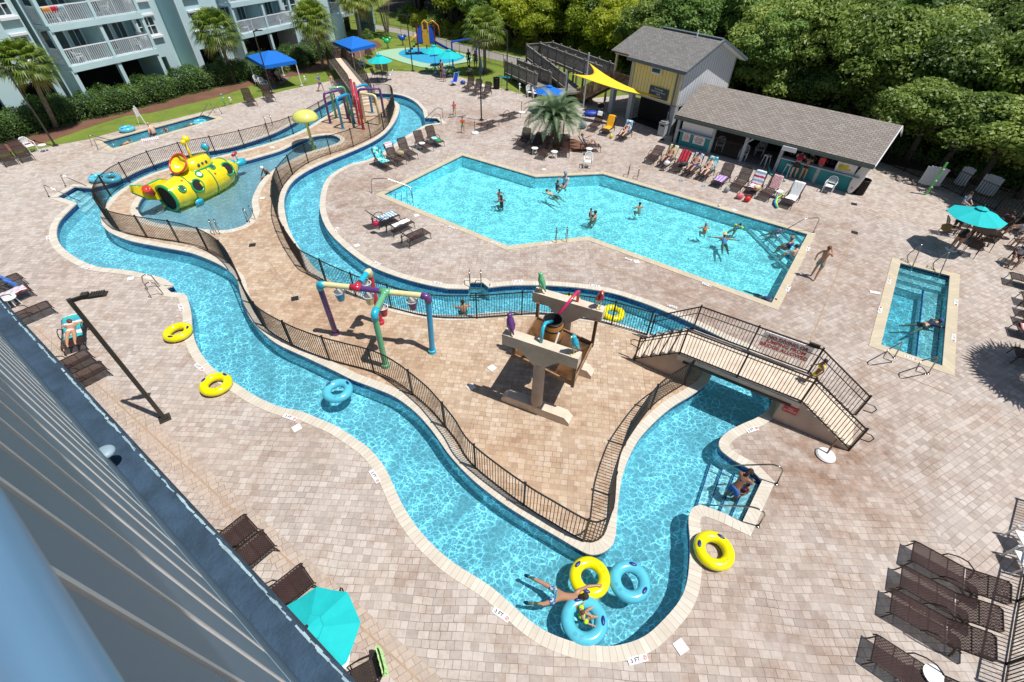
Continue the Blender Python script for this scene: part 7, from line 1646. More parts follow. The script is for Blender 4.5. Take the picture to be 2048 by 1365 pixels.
# stroller
g = G(1200,226); root = empty('stroller', g, 0.5, 'folded stroller with white frame in the shade under the house stairs', 'stroller'); MB().tube([(-0.3,0,0.1),(0.3,0,0.75),(0.55,0,1.05)],0.02,6).tube([(0.3,0,0.1),(-0.1,0,0.7)],0.02,6).build('frame', M_white, root); MB().ball((0,0,0.55),0.28,12,8,(1.1,0.8,0.6)).build('seat', M_dark, root)
for x in (-0.3,0.3): MB().torus((x,0.0,0.12),0.1,0.025,18,6,V(0,1,0).to_track_quat('Z','Y').to_matrix()).build('wheel', M_dark, root)
blob('blue_tarp',(1182,232),(1.3,0.8,0.4),mat('tarp_blue',(0.01,0.05,0.40),0.5),'crumpled blue tarpaulin in the shade below the timber stairs','tarpaulin')

# balcony clutter on the apartment building
cb_ = bpy.data.objects['apartment_building'].matrix_world if False else Matrix.Translation((-31.12,51.0,0)) @ Matrix.Rotation(math.atan2(0.92816,0.37218),4,'Z')
for i,(s,zf,lb) in enumerate(((-10.6,3.3,'lower left bay'),(-5.6,3.3,'lower right bay'),(-10.2,5.9,'upper left bay'),(-6.6,5.9,'upper right bay'),(6.2,2.95,'left bay of the second balcony stack'),(10.8,2.95,'right bay of the second balcony stack'))):
    o = copy_tree(chairP); p = cb_ @ V(s,-0.9,zf+0.01); o.location = p; o.rotation_euler = (0,0,-0.6+i); tag(o,'white resin armchair on an apartment balcony, '+lb,'armchair','white resin armchairs')
for s,c,lb in ((-9.3,(0.75,0.30,0.08),'orange patterned'),(-8.75,(0.60,0.03,0.05),'red'),(-8.35,(0.30,0.50,0.62),'pale blue')):
    o = MB().grid(lambda u,v: (u*0.5+0.0,0.05-0.10*math.sin(v*3.1)+0.01*math.sin(u*18),0.34-0.70*abs(v-0.4)),10,8).build('beach_towel', mat('rail_towel_'+lb[:3],c,0.9,var=0.35,scale=9), smooth=True); o.matrix_world = cb_ @ Matrix.Translation((s-2.2,-1.55,5.9+0.76)); tag(o,lb+' towel hung over the upper left balcony railing','towel')
# ================================================================== PEOPLE
SK = {'a': mat('skin_tan', (0.45,0.245,0.155), 0.5, var=0.06), 'b': mat('skin_brown', (0.24,0.115,0.07), 0.5, var=0.06), 'c': mat('skin_pale', (0.60,0.39,0.29), 0.5, var=0.05), 'd': mat('skin_dark', (0.10,0.05,0.035), 0.5, var=0.06)}
def cloth(n, c): return mat('cloth_'+n, c, 0.85, var=0.12, scale=12)
BASE = dict(c=[(0,0,0.95),(0,0,1.10),(0,0,1.30),(0,0,1.47),(0,0.015,1.56),(0,0.02,1.655)],
            aL=[(-0.17,0,1.41),(-0.23,-0.03,1.15),(-0.25,0.04,0.90)], aR=[(0.17,0,1.41),(0.23,-0.03,1.15),(0.25,0.04,0.90)],
            lL=[(-0.10,0,0.90),(-0.11,0.03,0.50),(-0.11,0,0.08),(-0.12,0.15,0.03)], lR=[(0.10,0,0.90),(0.11,0.03,0.50),(0.11,0,0.08),(0.12,0.15,0.03)])
def P_(**k): d = {a: list(b) for a, b in BASE.items()}; d.update(k); return d
POSE = {
 'stand': BASE,
 'face_up': P_(aR=[(0.17,0,1.41),(0.27,0.12,1.22),(0.12,0.22,1.46)], aL=[(-0.17,0,1.41),(-0.30,-0.08,1.20),(-0.30,0.02,0.95)], lL=[(-0.10,0,0.90),(-0.10,0.14,0.50),(-0.12,0.08,0.08),(-0.12,0.22,0.03)], lR=[(0.10,0,0.90),(0.10,-0.08,0.50),(0.11,-0.26,0.12),(0.11,-0.14,0.03)]),
 'walk': P_(lL=[(-0.10,0,0.90),(-0.10,0.20,0.52),(-0.11,0.26,0.08),(-0.11,0.40,0.05)], lR=[(0.10,0,0.90),(0.10,-0.06,0.50),(0.11,-0.34,0.16),(0.11,-0.24,0.05)], aL=[(-0.17,0,1.41),(-0.24,-0.14,1.17),(-0.23,-0.08,0.93)], aR=[(0.17,0,1.41),(0.24,0.08,1.17),(0.20,0.28,1.02)]),
 'holdout': P_(aL=[(-0.17,0,1.41),(-0.22,0.16,1.20),(-0.12,0.40,1.12)], aR=[(0.17,0,1.41),(0.22,0.16,1.20),(0.12,0.40,1.12)]),
 'reach': P_(aL=[(-0.17,0,1.41),(-0.42,0.05,1.36),(-0.66,0.10,1.33)], aR=[(0.17,0,1.41),(0.42,0.05,1.36),(0.66,0.10,1.33)], c=[(0,-0.25,0.95),(0,-0.15,1.08),(0,-0.02,1.26),(0,0.03,1.44),(0,0.06,1.53),(0,0.08,1.62)], lL=[(-0.10,-0.27,0.92),(-0.12,-0.60,0.75),(-0.12,-0.95,0.62),(-0.12,-1.10,0.66)], lR=[(0.10,-0.27,0.92),(0.12,-0.60,0.80),(0.12,-0.98,0.70),(0.12,-1.12,0.72)]),
 'lean': P_(c=[(0,-0.08,0.94),(0,0.02,1.08),(0,0.14,1.26),(0,0.24,1.40),(0,0.30,1.47),(0,0.35,1.55)], aL=[(-0.17,0.18,1.36),(-0.24,0.30,1.14),(-0.16,0.50,1.06)], aR=[(0.17,0.18,1.36),(0.24,0.30,1.14),(0.16,0.50,1.06)], lL=[(-0.10,-0.08,0.90),(-0.11,-0.05,0.50),(-0.12,-0.10,0.08),(-0.12,0.05,0.03)], lR=[(0.10,-0.08,0.90),(0.13,0.02,0.50),(0.14,-0.02,0.08),(0.15,0.12,0.03)]),
 'bend': P_(c=[(0,-0.20,0.92),(0,-0.02,1.00),(0,0.24,1.02),(0,0.42,0.98),(0,0.52,0.94),(0,0.60,0.90)], aL=[(-0.17,0.34,0.98),(-0.20,0.42,0.70),(-0.16,0.52,0.48)], aR=[(0.17,0.34,0.98),(0.20,0.42,0.70),(0.16,0.52,0.48)], lL=[(-0.10,-0.20,0.88),(-0.12,-0.12,0.50),(-0.13,-0.20,0.08),(-0.13,-0.05,0.03)], lR=[(0.10,-0.20,0.88),(0.12,-0.12,0.50),(0.13,-0.20,0.08),(0.13,-0.05,0.03)]),
 'wade': P_(c=[(0,0,0.34),(0,0.01,0.47),(0,0.03,0.67),(0,0.05,0.84),(0,0.06,0.93),(0,0.07,1.025)], aL=[(-0.17,0.02,0.77),(-0.32,0.12,0.64),(-0.34,0.34,0.60)], aR=[(0.17,0.02,0.77),(0.32,0.10,0.64),(0.26,0.36,0.62)], lL=[(-0.10,0.02,0.30),(-0.16,0.36,0.30),(-0.14,0.06,0.07),(-0.14,0.18,0.03)], lR=[(0.10,0.02,0.30),(0.16,0.36,0.26),(0.14,0.04,0.07),(0.14,0.16,0.03)]),
 'sit': P_(c=[(0,0,0.52),(0,-0.03,0.68),(0,-0.05,0.88),(0,-0.02,1.06),(0,0.01,1.14),(0,0.03,1.23)], aL=[(-0.17,-0.04,1.0),(-0.24,0.08,0.78),(-0.14,0.30,0.70)], aR=[(0.17,-0.04,1.0),(0.24,0.08,0.78),(0.14,0.30,0.70)], lL=[(-0.10,0.04,0.52),(-0.12,0.44,0.53),(-0.13,0.48,0.10),(-0.13,0.62,0.05)], lR=[(0.10,0.04,0.52),(0.12,0.44,0.53),(0.13,0.48,0.10),(0.13,0.62,0.05)]),
 'edge': P_(c=[(0,0,0.12),(0,0.0,0.28),(0,0.05,0.46),(0,0.14,0.62),(0,0.19,0.69),(0,0.24,0.77)], aL=[(-0.17,0.06,0.57),(-0.28,0.02,0.32),(-0.30,0.10,0.06)], aR=[(0.17,0.06,0.57),(0.26,0.18,0.36),(0.18,0.36,0.22)], lL=[(-0.10,0.05,0.12),(-0.13,0.42,0.10),(-0.14,0.48,-0.30),(-0.14,0.60,-0.36)], lR=[(0.10,0.05,0.12),(0.13,0.42,0.10),(0.14,0.48,-0.30),(0.14,0.60,-0.36)]),
 # lying back on a lounger: y runs from the feet (0) to the head, matching the lounger's own axis
 'recline': P_(c=[(0,1.02,0.50),(0,1.14,0.60),(0,1.27,0.80),(0,1.36,0.97),(0,1.38,1.05),(0,1.40,1.14)], aL=[(-0.17,1.28,0.90),(-0.27,1.10,0.70),(-0.10,0.92,0.68)], aR=[(0.17,1.28,0.90),(0.27,1.10,0.70),(0.10,0.92,0.68)], lL=[(-0.10,0.96,0.48),(-0.13,0.58,0.60),(-0.14,0.20,0.43),(-0.14,0.10,0.50)], lR=[(0.10,0.96,0.48),(0.12,0.56,0.52),(0.14,0.16,0.43),(0.14,0.06,0.50)]),
 'read': P_(c=[(0,1.02,0.50),(0,1.14,0.60),(0,1.27,0.80),(0,1.36,0.97),(0,1.38,1.05),(0,1.40,1.14)], aL=[(-0.17,1.28,0.90),(-0.26,1.05,0.82),(-0.12,0.86,0.98)], aR=[(0.17,1.28,0.90),(0.26,1.05,0.82),(0.12,0.86,0.98)], lL=[(-0.10,0.96,0.48),(-0.12,0.60,0.82),(-0.13,0.36,0.45),(-0.13,0.24,0.43)], lR=[(0.10,0.96,0.48),(0.12,0.58,0.78),(0.13,0.30,0.45),(0.13,0.18,0.43)]),
 # face down, y from feet to head
 'prone': P_(c=[(0,0.95,0.50),(0,1.12,0.49),(0,1.32,0.50),(0,1.48,0.50),(-0.02,1.57,0.52),(-0.05,1.66,0.53)], aL=[(-0.18,1.42,0.48),(-0.33,1.50,0.46),(-0.20,1.66,0.46)], aR=[(0.18,1.42,0.48),(0.36,1.46,0.46),(0.42,1.62,0.44)], lL=[(-0.10,0.90,0.50),(-0.13,0.50,0.46),(-0.12,0.12,0.45),(-0.11,0.00,0.40)], lR=[(0.10,0.90,0.50),(0.12,0.50,0.46),(0.13,0.14,0.45),(0.14,0.02,0.40)]),
 # swimming face down, y forward, z = 0 at the water surface
 'swim': P_(c=[(0,-0.05,-0.04),(0,0.12,0.0),(0,0.32,0.03),(0,0.48,0.06),(0,0.57,0.10),(0,0.66,0.14)], aL=[(-0.17,0.40,0.02),(-0.30,0.60,0.00),(-0.22,0.84,-0.04)], aR=[(0.17,0.40,0.02),(0.32,0.58,0.02),(0.25,0.84,-0.02)], lL=[(-0.10,-0.10,-0.05),(-0.16,-0.50,-0.13),(-0.22,-0.88,-0.20),(-0.24,-1.02,-0.22)], lR=[(0.10,-0.10,-0.05),(0.20,-0.48,-0.10),(0.30,-0.84,-0.18),(0.33,-0.98,-0.20)]),
 'float_back': P_(c=[(0,-0.02,-0.05),(0,0.12,-0.02),(0,0.32,0.04),(0,0.46,0.12),(0,0.52,0.19),(0,0.55,0.28)], aL=[(-0.17,0.38,0.08),(-0.44,0.40,0.06),(-0.70,0.42,0.04)], aR=[(0.17,0.38,0.08),(0.44,0.40,0.06),(0.70,0.42,0.04)], lL=[(-0.10,-0.10,-0.06),(-0.14,-0.48,-0.10),(-0.16,-0.86,-0.14),(-0.16,-1.0,-0.08)], lR=[(0.10,-0.10,-0.06),(0.14,-0.48,-0.10),(0.16,-0.86,-0.14),(0.16,-1.0,-0.08)]),
 # father leaning over the ring: arms spread forward over two tubes
 'father': P_(c=[(0,-0.10,-0.03),(0,0.10,0.02),(0,0.32,0.09),(0,0.48,0.15),(-0.02,0.57,0.22),(-0.04,0.63,0.31)], aL=[(-0.19,0.42,0.12),(-0.33,0.66,0.20),(-0.40,0.88,0.20)], aR=[(0.19,0.40,0.11),(0.30,0.56,0.16),(0.34,0.74,0.18)], lL=[(-0.11,-0.12,-0.05),(-0.24,-0.52,-0.10),(-0.34,-0.92,-0.16),(-0.38,-1.06,-0.18)], lR=[(0.11,-0.12,-0.05),(0.26,-0.42,-0.12),(0.30,-0.80,-0.20),(0.30,-0.94,-0.24)]),
 'tube_child': P_(c=[(0,0,0.16),(0,-0.02,0.30),(0,-0.05,0.50),(0,-0.07,0.66),(0,-0.05,0.76),(0,-0.03,0.88)], aL=[(-0.17,-0.04,0.60),(-0.34,0.08,0.48),(-0.46,0.26,0.40)], aR=[(0.17,-0.04,0.60),(0.34,0.08,0.48),(0.44,0.28,0.40)], lL=[(-0.10,0.04,0.20),(-0.16,0.36,0.40),(-0.20,0.64,0.36),(-0.20,0.76,0.40)], lR=[(0.10,0.04,0.20),(0.16,0.36,0.40),(0.18,0.64,0.36),(0.20,0.76,0.40)]),
}
RC = [0.135,0.115,0.135,0.058,0.080,0.072]; RA = [0.060,0.043,0.029]; RL = [0.098,0.060,0.040,0.032]
def lerp3(a, b, t): return tuple(a[i]+(b[i]-a[i])*t for i in range(3))
def skin_mesh(name, chains, m, parent, sub=1):
    """chains: list of [(pos, radius)...]; each later chain starts from an index of the vertex list (int first element) or free"""
    me = bpy.data.meshes.new(name); vs, es, rs = [], [], []
    for ch in chains:
        start = ch[0]; prev = None; items = ch
        if isinstance(start, int): prev = start; items = ch[1:]
        for p, r in items:
            vs.append(p); rs.append(r); i = len(vs)-1
            if prev is not None: es.append((prev, i))
            prev = i
    me.from_pydata(vs, es, []); o = bpy.data.objects.new(name, me); COL.objects.link(o); me.materials.append(m)
    bm = bmesh.new(); bm.from_mesh(me); lay = bm.verts.layers.skin.verify(); bm.verts.ensure_lookup_table()
    for i, r in enumerate(rs): bm.verts[i][lay].radius = (r if not isinstance(r, tuple) else r[0], r if not isinstance(r, tuple) else r[1])
    bm.verts[0][lay].use_root = True; bm.to_mesh(me); bm.free()
    s = o.modifiers.new('skin', 'SKIN'); s.use_smooth_shade = True; s.branch_smoothing = 0.6
    b = o.modifiers.new('sub', 'SUBSURF'); b.levels = sub; b.render_levels = sub
    o.parent = parent; return o
def person(px, face, pose, label, skin='a', hair=(0.05,0.03,0.02), wear=(), h=1.70, z=0.0, hairlen=0, hat=None, build=1.0, loc=None, rz=None, hands=True, tilt=0.0):
    """px: where the feet (or seat) are; face: image point the figure faces; wear: list of (kind, colour)"""
    Q = POSE[pose]; s = h/1.70
    if loc is None:
        a, b = G(px[0], px[1], z if z > -0.3 else 0.0), G(face[0], face[1]); rz = math.atan2(b.y-a.y, b.x-a.x)-PI/2; loc = V(a.x, a.y, z)
    root = empty('person', loc, rz, label, 'person'); root.scale = (s, s, s)
    if tilt: root.rotation_euler[0] = tilt
    c = Q['c']; B = build; m = SK[skin]
    ch = [[(c[0],RC[0]*B),(c[1],RC[1]*B),(c[2],RC[2]*B),(c[3],RC[3]),(c[4],RC[4]),(c[5],RC[5])]]; idx = 6
    hd = V(*c[5])-V(*c[4]); hd.normalize(); up = hd
    legf = V(*Q['lL'][0])-V(*c[0]); fwd = (V(*Q['lR'][3])-V(*Q['lR'][2])); fwd.normalize()
    if pose in ('prone',): fwd = V(0,0.1,-1)
    if pose in ('recline','read'): fwd = V(0,-0.7,0.7)
    if pose in ('swim','father'): fwd = V(0,0.7,-0.7)
    if pose == 'float_back': fwd = V(0,-0.3,1)
    fwd = (fwd-up*fwd.dot(up)).normalized()
    for k in ('aL','aR'):
        A = Q[k]; base_i = idx; ch.append([2]+[(A[0],RA[0]*B),(lerp3(A[0],A[1],0.5),0.050*B),(A[1],RA[1]*B),(lerp3(A[1],A[2],0.5),0.037),(A[2],RA[2])]); idx += 5; wr = idx-1
        d = (V(*A[2])-V(*A[1])).normalized(); sd_ = d.cross(V(0,0,1)); sd_ = sd_.normalized() if sd_.length > 0.1 else V(1,0,0); palm = V(*A[2])+d*0.07
        ch.append([wr,(tuple(palm),(0.034,0.022))]); idx += 1; pi = idx-1
        nrm = d.cross(sd_)
        if hands:
            for f,(off,ln) in enumerate(((-0.027,0.075),(-0.009,0.088),(0.009,0.083),(0.027,0.064))):
                p1 = palm+d*0.035+sd_*off; p2 = p1+d*ln*0.55+nrm*0.012*(-1 if nrm.z > 0 else 1); ch.append([pi,(tuple(p1),0.0095),(tuple(p2),0.008)]); idx += 2
            ch.append([pi,(tuple(palm+sd_*0.045+d*0.005),0.011),(tuple(palm+sd_*0.062+d*0.04),0.009)]); idx += 2
    for k in ('lL','lR'):
        A = Q[k]; ch.append([0]+[(A[0],RL[0]*B),(lerp3(A[0],A[1],0.5),0.080*B),(A[1],RL[1]*B),(lerp3(A[1],A[2],0.35),0.058*B),(A[2],RL[2]),(A[3],RL[3])]); idx += 6
    # nose and chin give the head a face
    hc = V(*lerp3(c[4],c[5],0.5)); ch.append([4,(tuple(V(*c[4])+fwd*0.055-up*0.01),0.035)]); 
    skin_mesh('body', ch, m, root)
    fc = MB().ball(tuple(hc+fwd*0.093-up*0.005),0.017,8,6).build('nose', m, root, smooth=True)
    rt = fwd.cross(up)
    for e in (-1,1): MB().ball(tuple(hc+fwd*0.078+rt*e*0.032+up*0.022),0.011,8,6).build('eye', M_dark, root, smooth=True); MB().ball(tuple(hc+rt*e*0.083),0.02,8,6,(0.6,1,1.3)).build('ear', m, root, smooth=True)
    MB().ball(tuple(hc+fwd*0.085-up*0.045),0.016,8,5,(1.5,0.5,0.5)).build('mouth', cloth('lips',(0.35,0.10,0.09)), root, smooth=True)
    # hair
    hm = cloth('hair_%d' % int(sum(hair)*1000), hair); q = Matrix((tuple(rt),tuple(-fwd),tuple(up))).transposed()
    hb = MB().ball(tuple(hc-fwd*0.018+up*0.028),0.098,14,10,(0.93,1.0,1.0),q)
    if hairlen: hb.ball(tuple(hc-fwd*0.085-up*0.07*hairlen),0.07,10,8,(0.9,0.7,1.0+0.8*hairlen),q)
    hb.build('hair', hm, root, smooth=True)
    if hat:
        MB().lathe([(0.20 if hat[1] else 0.105,0.0),(0.105,0.015),(0.098,0.085),(0.05,0.125),(0.001,0.13)],18,tuple(hc+up*0.045),tuple(up)).box((0,0,-9),(0.001,0.001,0.001)).build('hat', cloth('hat_%d' % int(sum(hat[0])*100), hat[0]), root, smooth=True) if False else MB().lathe([(0.20 if hat[1] else 0.108,0.0),(0.106,0.012),(0.100,0.085),(0.05,0.125),(0.001,0.13)],18,tuple(hc+up*0.04),tuple(up)).build('hat', cloth('hat_%d' % int(sum(hat[0])*100), hat[0]), root, smooth=True)
    for kind, col in wear:
        cm = col if not isinstance(col, tuple) else cloth('%s_%d' % (kind, int(col[0]*300+col[1]*2000+col[2]*9000)), col); e = 0.016
        if kind == 'trunks':
            k2 = [[(lerp3(c[0],c[1],0.4),0.125*B+e),(c[0],RC[0]*B+e)]]
            for kk in ('lL','lR'): A = Q[kk]; k2.append([1,(A[0],RL[0]*B+e),(lerp3(A[0],A[1],0.35),0.09*B+e),(lerp3(A[0],A[1],0.62),0.085*B+e)])
            skin_mesh('swim_trunks', k2, cm, root)
        elif kind == 'brief':
            k2 = [[(lerp3(c[0],c[1],0.25),0.125*B+e),(c[0],RC[0]*B+e)]]
            for kk in ('lL','lR'): A = Q[kk]; k2.append([1,(A[0],RL[0]*B+e*1.2),(lerp3(A[0],A[1],0.12),0.092*B+e)])
            skin_mesh('swim_brief', k2, cm, root)
        elif kind in ('shirt','vest'):
            k2 = [[(lerp3(c[0],c[1],0.3),0.13*B+e),(c[1],RC[1]*B+e*1.4),(c[2],RC[2]*B+e),(lerp3(c[2],c[3],0.55),0.085*B+e)]]
            for kk in ('aL','aR'):
                A = Q[kk]; k2.append([2,(A[0],RA[0]*B+e)]+([(lerp3(A[0],A[1],0.45),0.056*B+e),(lerp3(A[0],A[1],0.7),0.052*B+e)] if kind == 'shirt' else []))
            skin_mesh('shirt', k2, cm, root)
        elif kind == 'suit':
            k2 = [[(lerp3(c[2],c[3],0.15),0.125*B+e),(c[2],RC[2]*B+e),(c[1],RC[1]*B+e*1.4),(c[0],RC[0]*B+e)]]
            for kk in ('lL','lR'): A = Q[kk]; k2.append([3,(A[0],RL[0]*B+e)])
            skin_mesh('swimsuit', k2, cm, root)
        elif kind == 'top':
            dd = V(*c[2])-V(*c[1]); dd.normalize(); p = V(*c[2])-dd*0.05; skin_mesh('bikini_top', [[(tuple(p),RC[2]*B+e),(tuple(p+dd*0.05),RC[2]*B+e*0.8)]], cm, root)
        elif kind == 'floats':
            for kk in ('aL','aR'): A = Q[kk]; p, q_ = V(*lerp3(A[0],A[1],0.25)), V(*lerp3(A[0],A[1],0.85)); MB().tube([p,p+(q_-p)*0.2,p+(q_-p)*0.8,q_],[0.06,0.105,0.105,0.06],12).build('arm_float', cm, root, smooth=True)
        elif kind == 'vestfloat':
            skin_mesh('float_vest', [[(c[1],RC[1]*B+0.04),(c[2],RC[2]*B+0.045),(lerp3(c[2],c[3],0.4),0.10)]], cm, root)
        elif kind == 'shoes':
            for kk in ('lL','lR'): A = Q[kk]; MB().ball(tuple(V(*lerp3(A[2],A[3],0.5))),0.075,10,6,(0.7,1.3,0.6)).build('shoe', cm, root, smooth=True)
    return root
K = (0.03,0.02,0.018); BR = (0.12,0.06,0.03); BL = (0.42,0.30,0.15); GY = (0.3,0.28,0.26)
# deck walkers
person((1626,556),(1690,470),'face_up','bare chested man in sage green trunks standing between the main and exercise pools','a',(0.16,0.07,0.03),[('trunks',(0.16,0.27,0.25))])
person((926,266),(940,300),'walk','small boy in orange red shirt and turquoise shorts walking on the wet pavers','a',K,[('shirt',(0.70,0.06,0.01)),('trunks',(0.01,0.35,0.30))],h=1.12)
person((909,231),(925,260),'walk','small girl in pink top with pink arm floats walking near the lamp post','a',BR,[('suit',(0.65,0.05,0.15)),('floats',(0.75,0.08,0.20))],h=1.05,hairlen=1)
person((643,183),(700,190),'walk','boy in a blue shirt and blue shorts walking beside the lawn','a',BL,[('shirt',(0.02,0.15,0.42)),('trunks',(0.02,0.10,0.38))],h=1.45)
person((667,178),(700,190),'stand','child half hidden behind the netting of the rear footbridge','c',BR,[('trunks',(0.3,0.3,0.3))],h=1.25)
# bar guests
person((1583,356),(1606,325),'lean','man in a red vest and teal cap leaning on the bar counter','c',BR,[('vest',(0.42,0.02,0.05)),('trunks',(0.03,0.03,0.04))],h=1.78,hat=((0.02,0.25,0.30),0),build=1.15)
person((1601,361),(1622,332),'lean','woman in a dark bikini and white cap at the bar counter','a',K,[('brief',K),('top',K)],h=1.62,hat=((0.6,0.6,0.6),0),hairlen=1)
# loungers
def on(L, pose, label, **k): return person(None, None, pose, label, loc=L[0]+V(0,0,0.0), rz=L[1], **k)
on(wl_,'prone','woman in a white bikini lying face down on a lounger beneath the near lamp post',skin='a',hair=BR,wear=[('brief',(0.75,0.72,0.74)),('top',(0.75,0.72,0.74))],h=1.62,hairlen=1,build=1.15)
on(RW[1],'recline','bearded man in navy shorts reclining on the yellow striped towel',skin='a',hair=K,wear=[('trunks',(0.02,0.05,0.16))],h=1.7)
on(RW[3],'recline','tanned man in blue and violet trunks reclining on the blue striped towel',skin='a',hair=K,wear=[('trunks',(0.05,0.08,0.30))],h=1.75,build=1.1)
on(RW[4],'recline','pale woman in a white bikini reclining on the turquoise towel',skin='c',hair=BL,wear=[('brief',(0.72,0.70,0.70)),('top',(0.72,0.70,0.70))],h=1.62,build=1.1)
on(q3,'recline','woman in a maroon swimsuit and white cap on the sky blue towel',skin='c',hair=BR,wear=[('suit',(0.22,0.01,0.04))],h=1.62,hat=((0.7,0.7,0.75),0))
on(p5,'read','man in a grey shirt with knees raised reading beside the palm bed',skin='a',hair=BR,wear=[('shirt',(0.35,0.38,0.45)),('trunks',(0.4,0.3,0.2))],h=1.72)
mb = towel(wl_,'turquoise and white towel under the sunbathing woman',T('woman',(0.02,0.42,0.42),W3,(0.05,0.30,0.42),s=3,ax=0),'full',0.62)
# river and steps
put = lambda px, zz: G(px[0],px[1],zz)
def swimmer(px, face, pose, label, z=-0.02+WZ, **k):
    a, b = G(px[0],px[1],WZ), G(face[0],face[1],WZ); return person(None,None,pose,label,loc=V(a.x,a.y,z),rz=math.atan2(b.y-a.y,b.x-a.x)-PI/2,**k)
M_shorts = blotch('shorts_print', [(0.02,0.08,0.35),(0.45,0.55,0.6),(0.02,0.15,0.5),(0.08,0.30,0.20)], 22)
swimmer((1122,1195),(1200,1214),'father','man with dark ponytail and patterned trunks swimming between tubes at the island tip',skin='a',hair=K,wear=[('trunks',M_shorts),('shoes',(0.01,0.03,0.05))],h=1.6,hairlen=1,z=WZ+0.09)
swimmer((1163,1238),(1215,1222),'tube_child','small child in lime vest and arm floats sitting in the sky blue tube',z=WZ+0.0,skin='a',hair=BR,wear=[('vestfloat',(0.45,0.75,0.02)),('floats',(0.50,0.85,0.02)),('trunks',(0.02,0.10,0.30))],h=1.0)
swimmer((1464,988),(1502,960),'lean','woman in blue shorts bending over a toddler on the river entry steps',z=-0.62,skin='b',hair=K,wear=[('trunks',(0.03,0.14,0.45)),('top',(0.03,0.14,0.45))],h=1.6,hairlen=1)
swimmer((1486,985),(1440,1000),'sit','toddler in a pink float vest held on the river entry steps',z=-0.42,skin='b',hair=K,wear=[('vestfloat',(0.75,0.08,0.25))],h=1.0)
swimmer((927,622),(915,580),'wade','dark haired bather seen from behind standing in the middle channel',z=-0.66,skin='a',hair=K,wear=[('trunks',(0.03,0.15,0.40))],h=1.65,build=1.1)
# child on the footbridge steps
person(None,None,'walk','child in a bright yellow float vest climbing the right bridge stair','a'[:1] and 'b',K,[('vestfloat',(0.85,0.72,0.0)),('trunks',(0.85,0.72,0.0))],h=1.15,loc=V(*(Vector((4.67,12.44,0))+Vector((0.8438,-0.5366,0))*5.55+Vector((0.5366,0.8438,0))*1.15)[:2],1.08),rz=math.atan2(-0.5366,0.8438)+PI/2)
# main pool
def bather(px, face, label, zz=-0.78, pose='wade', **k): return swimmer(px,face,pose,label,z=zz,**k)
bather((1003,404),(980,380),'woman in a black swimsuit standing in the left half of the main pool',skin='b',hair=K,wear=[('suit',K)],hairlen=1,h=1.6)
bather((998,396),(1020,410),'child held by the woman in black in the main pool',skin='b',hair=K,h=1.1,zz=-0.30)
bather((1130,376),(1110,385),'tall bather in pale blue shirt and cap at the far main pool bend',zz=-0.30,skin='a',hair=GY,wear=[('shirt',(0.42,0.55,0.68)),('trunks',(0.25,0.45,0.6))],h=1.85,hat=((0.3,0.34,0.42),0))
bather((1113,380),(1130,376),'child in a navy shirt beside the tall bather in pale blue',skin='b',hair=K,wear=[('shirt',(0.03,0.06,0.14))],h=1.3,zz=-0.38)
swimmer((1106,391),(1075,375),'swim','swimmer face down below the two bathers at the far bend',skin='c',hair=BR,h=1.5,wear=[('trunks',(0.3,0.1,0.1))])
bather((1191,436),(1175,432),'dark haired adult holding a child in the middle of the main pool',skin='a',hair=K,h=1.65); bather((1179,434),(1191,436),'child in dark clothes held in the middle of the main pool',skin='b',hair=K,wear=[('suit',(0.02,0.05,0.08))],h=1.1,zz=-0.32)
bather((1278,421),(1268,410),'lone bather right of the middle pair in the main pool',skin='a',hair=K,h=1.45,zz=-0.60)
bather((1408,465),(1395,440),'bather in an orange red vest with a foam noodle in the main pool',skin='a',hair=GY,wear=[('vestfloat',(0.70,0.14,0.02))],h=1.4,zz=-0.5)
swimmer((1470,458),(1500,440),'swim','child in dark swimsuit with lime arm float swimming near the far side',skin='b',hair=K,wear=[('suit',(0.03,0.10,0.12)),('floats',(0.5,0.8,0.02))],h=1.35)
swimmer((1449,486),(1447,476),'float_back','bather in a straw hat floating with arms spread',skin='b',hair=K,wear=[('suit',(0.02,0.2,0.5))],h=1.6,hat=((0.62,0.52,0.25),1))
swimmer((1546,466),(1575,460),'swim','child with a lilac cap swimming beside the corner steps',skin='b',hair=(0.3,0.25,0.45),wear=[('shirt',(0.02,0.04,0.15))],h=1.2)
bather((1574,500),(1555,490),'bather in a straw cap sitting on the main pool corner steps',pose='sit',zz=-0.62,skin='a',hair=BR,wear=[('shirt',(0.03,0.05,0.16))],h=1.6,hat=((0.25,0.20,0.14),0))
bather((1582,517),(1560,505),'pink shouldered bather seated on the corner steps by the coping',pose='sit',zz=-0.62,skin='c',hair=K,wear=[('trunks',(0.02,0.25,0.45))],h=1.65)
swimmer((1524,594),(1545,603),'swim','swimmer in a dark blue shirt at the near right corner of the main pool',skin='b',hair=K,wear=[('shirt',(0.015,0.04,0.12)),('trunks',(0.02,0.04,0.1))],h=1.5)
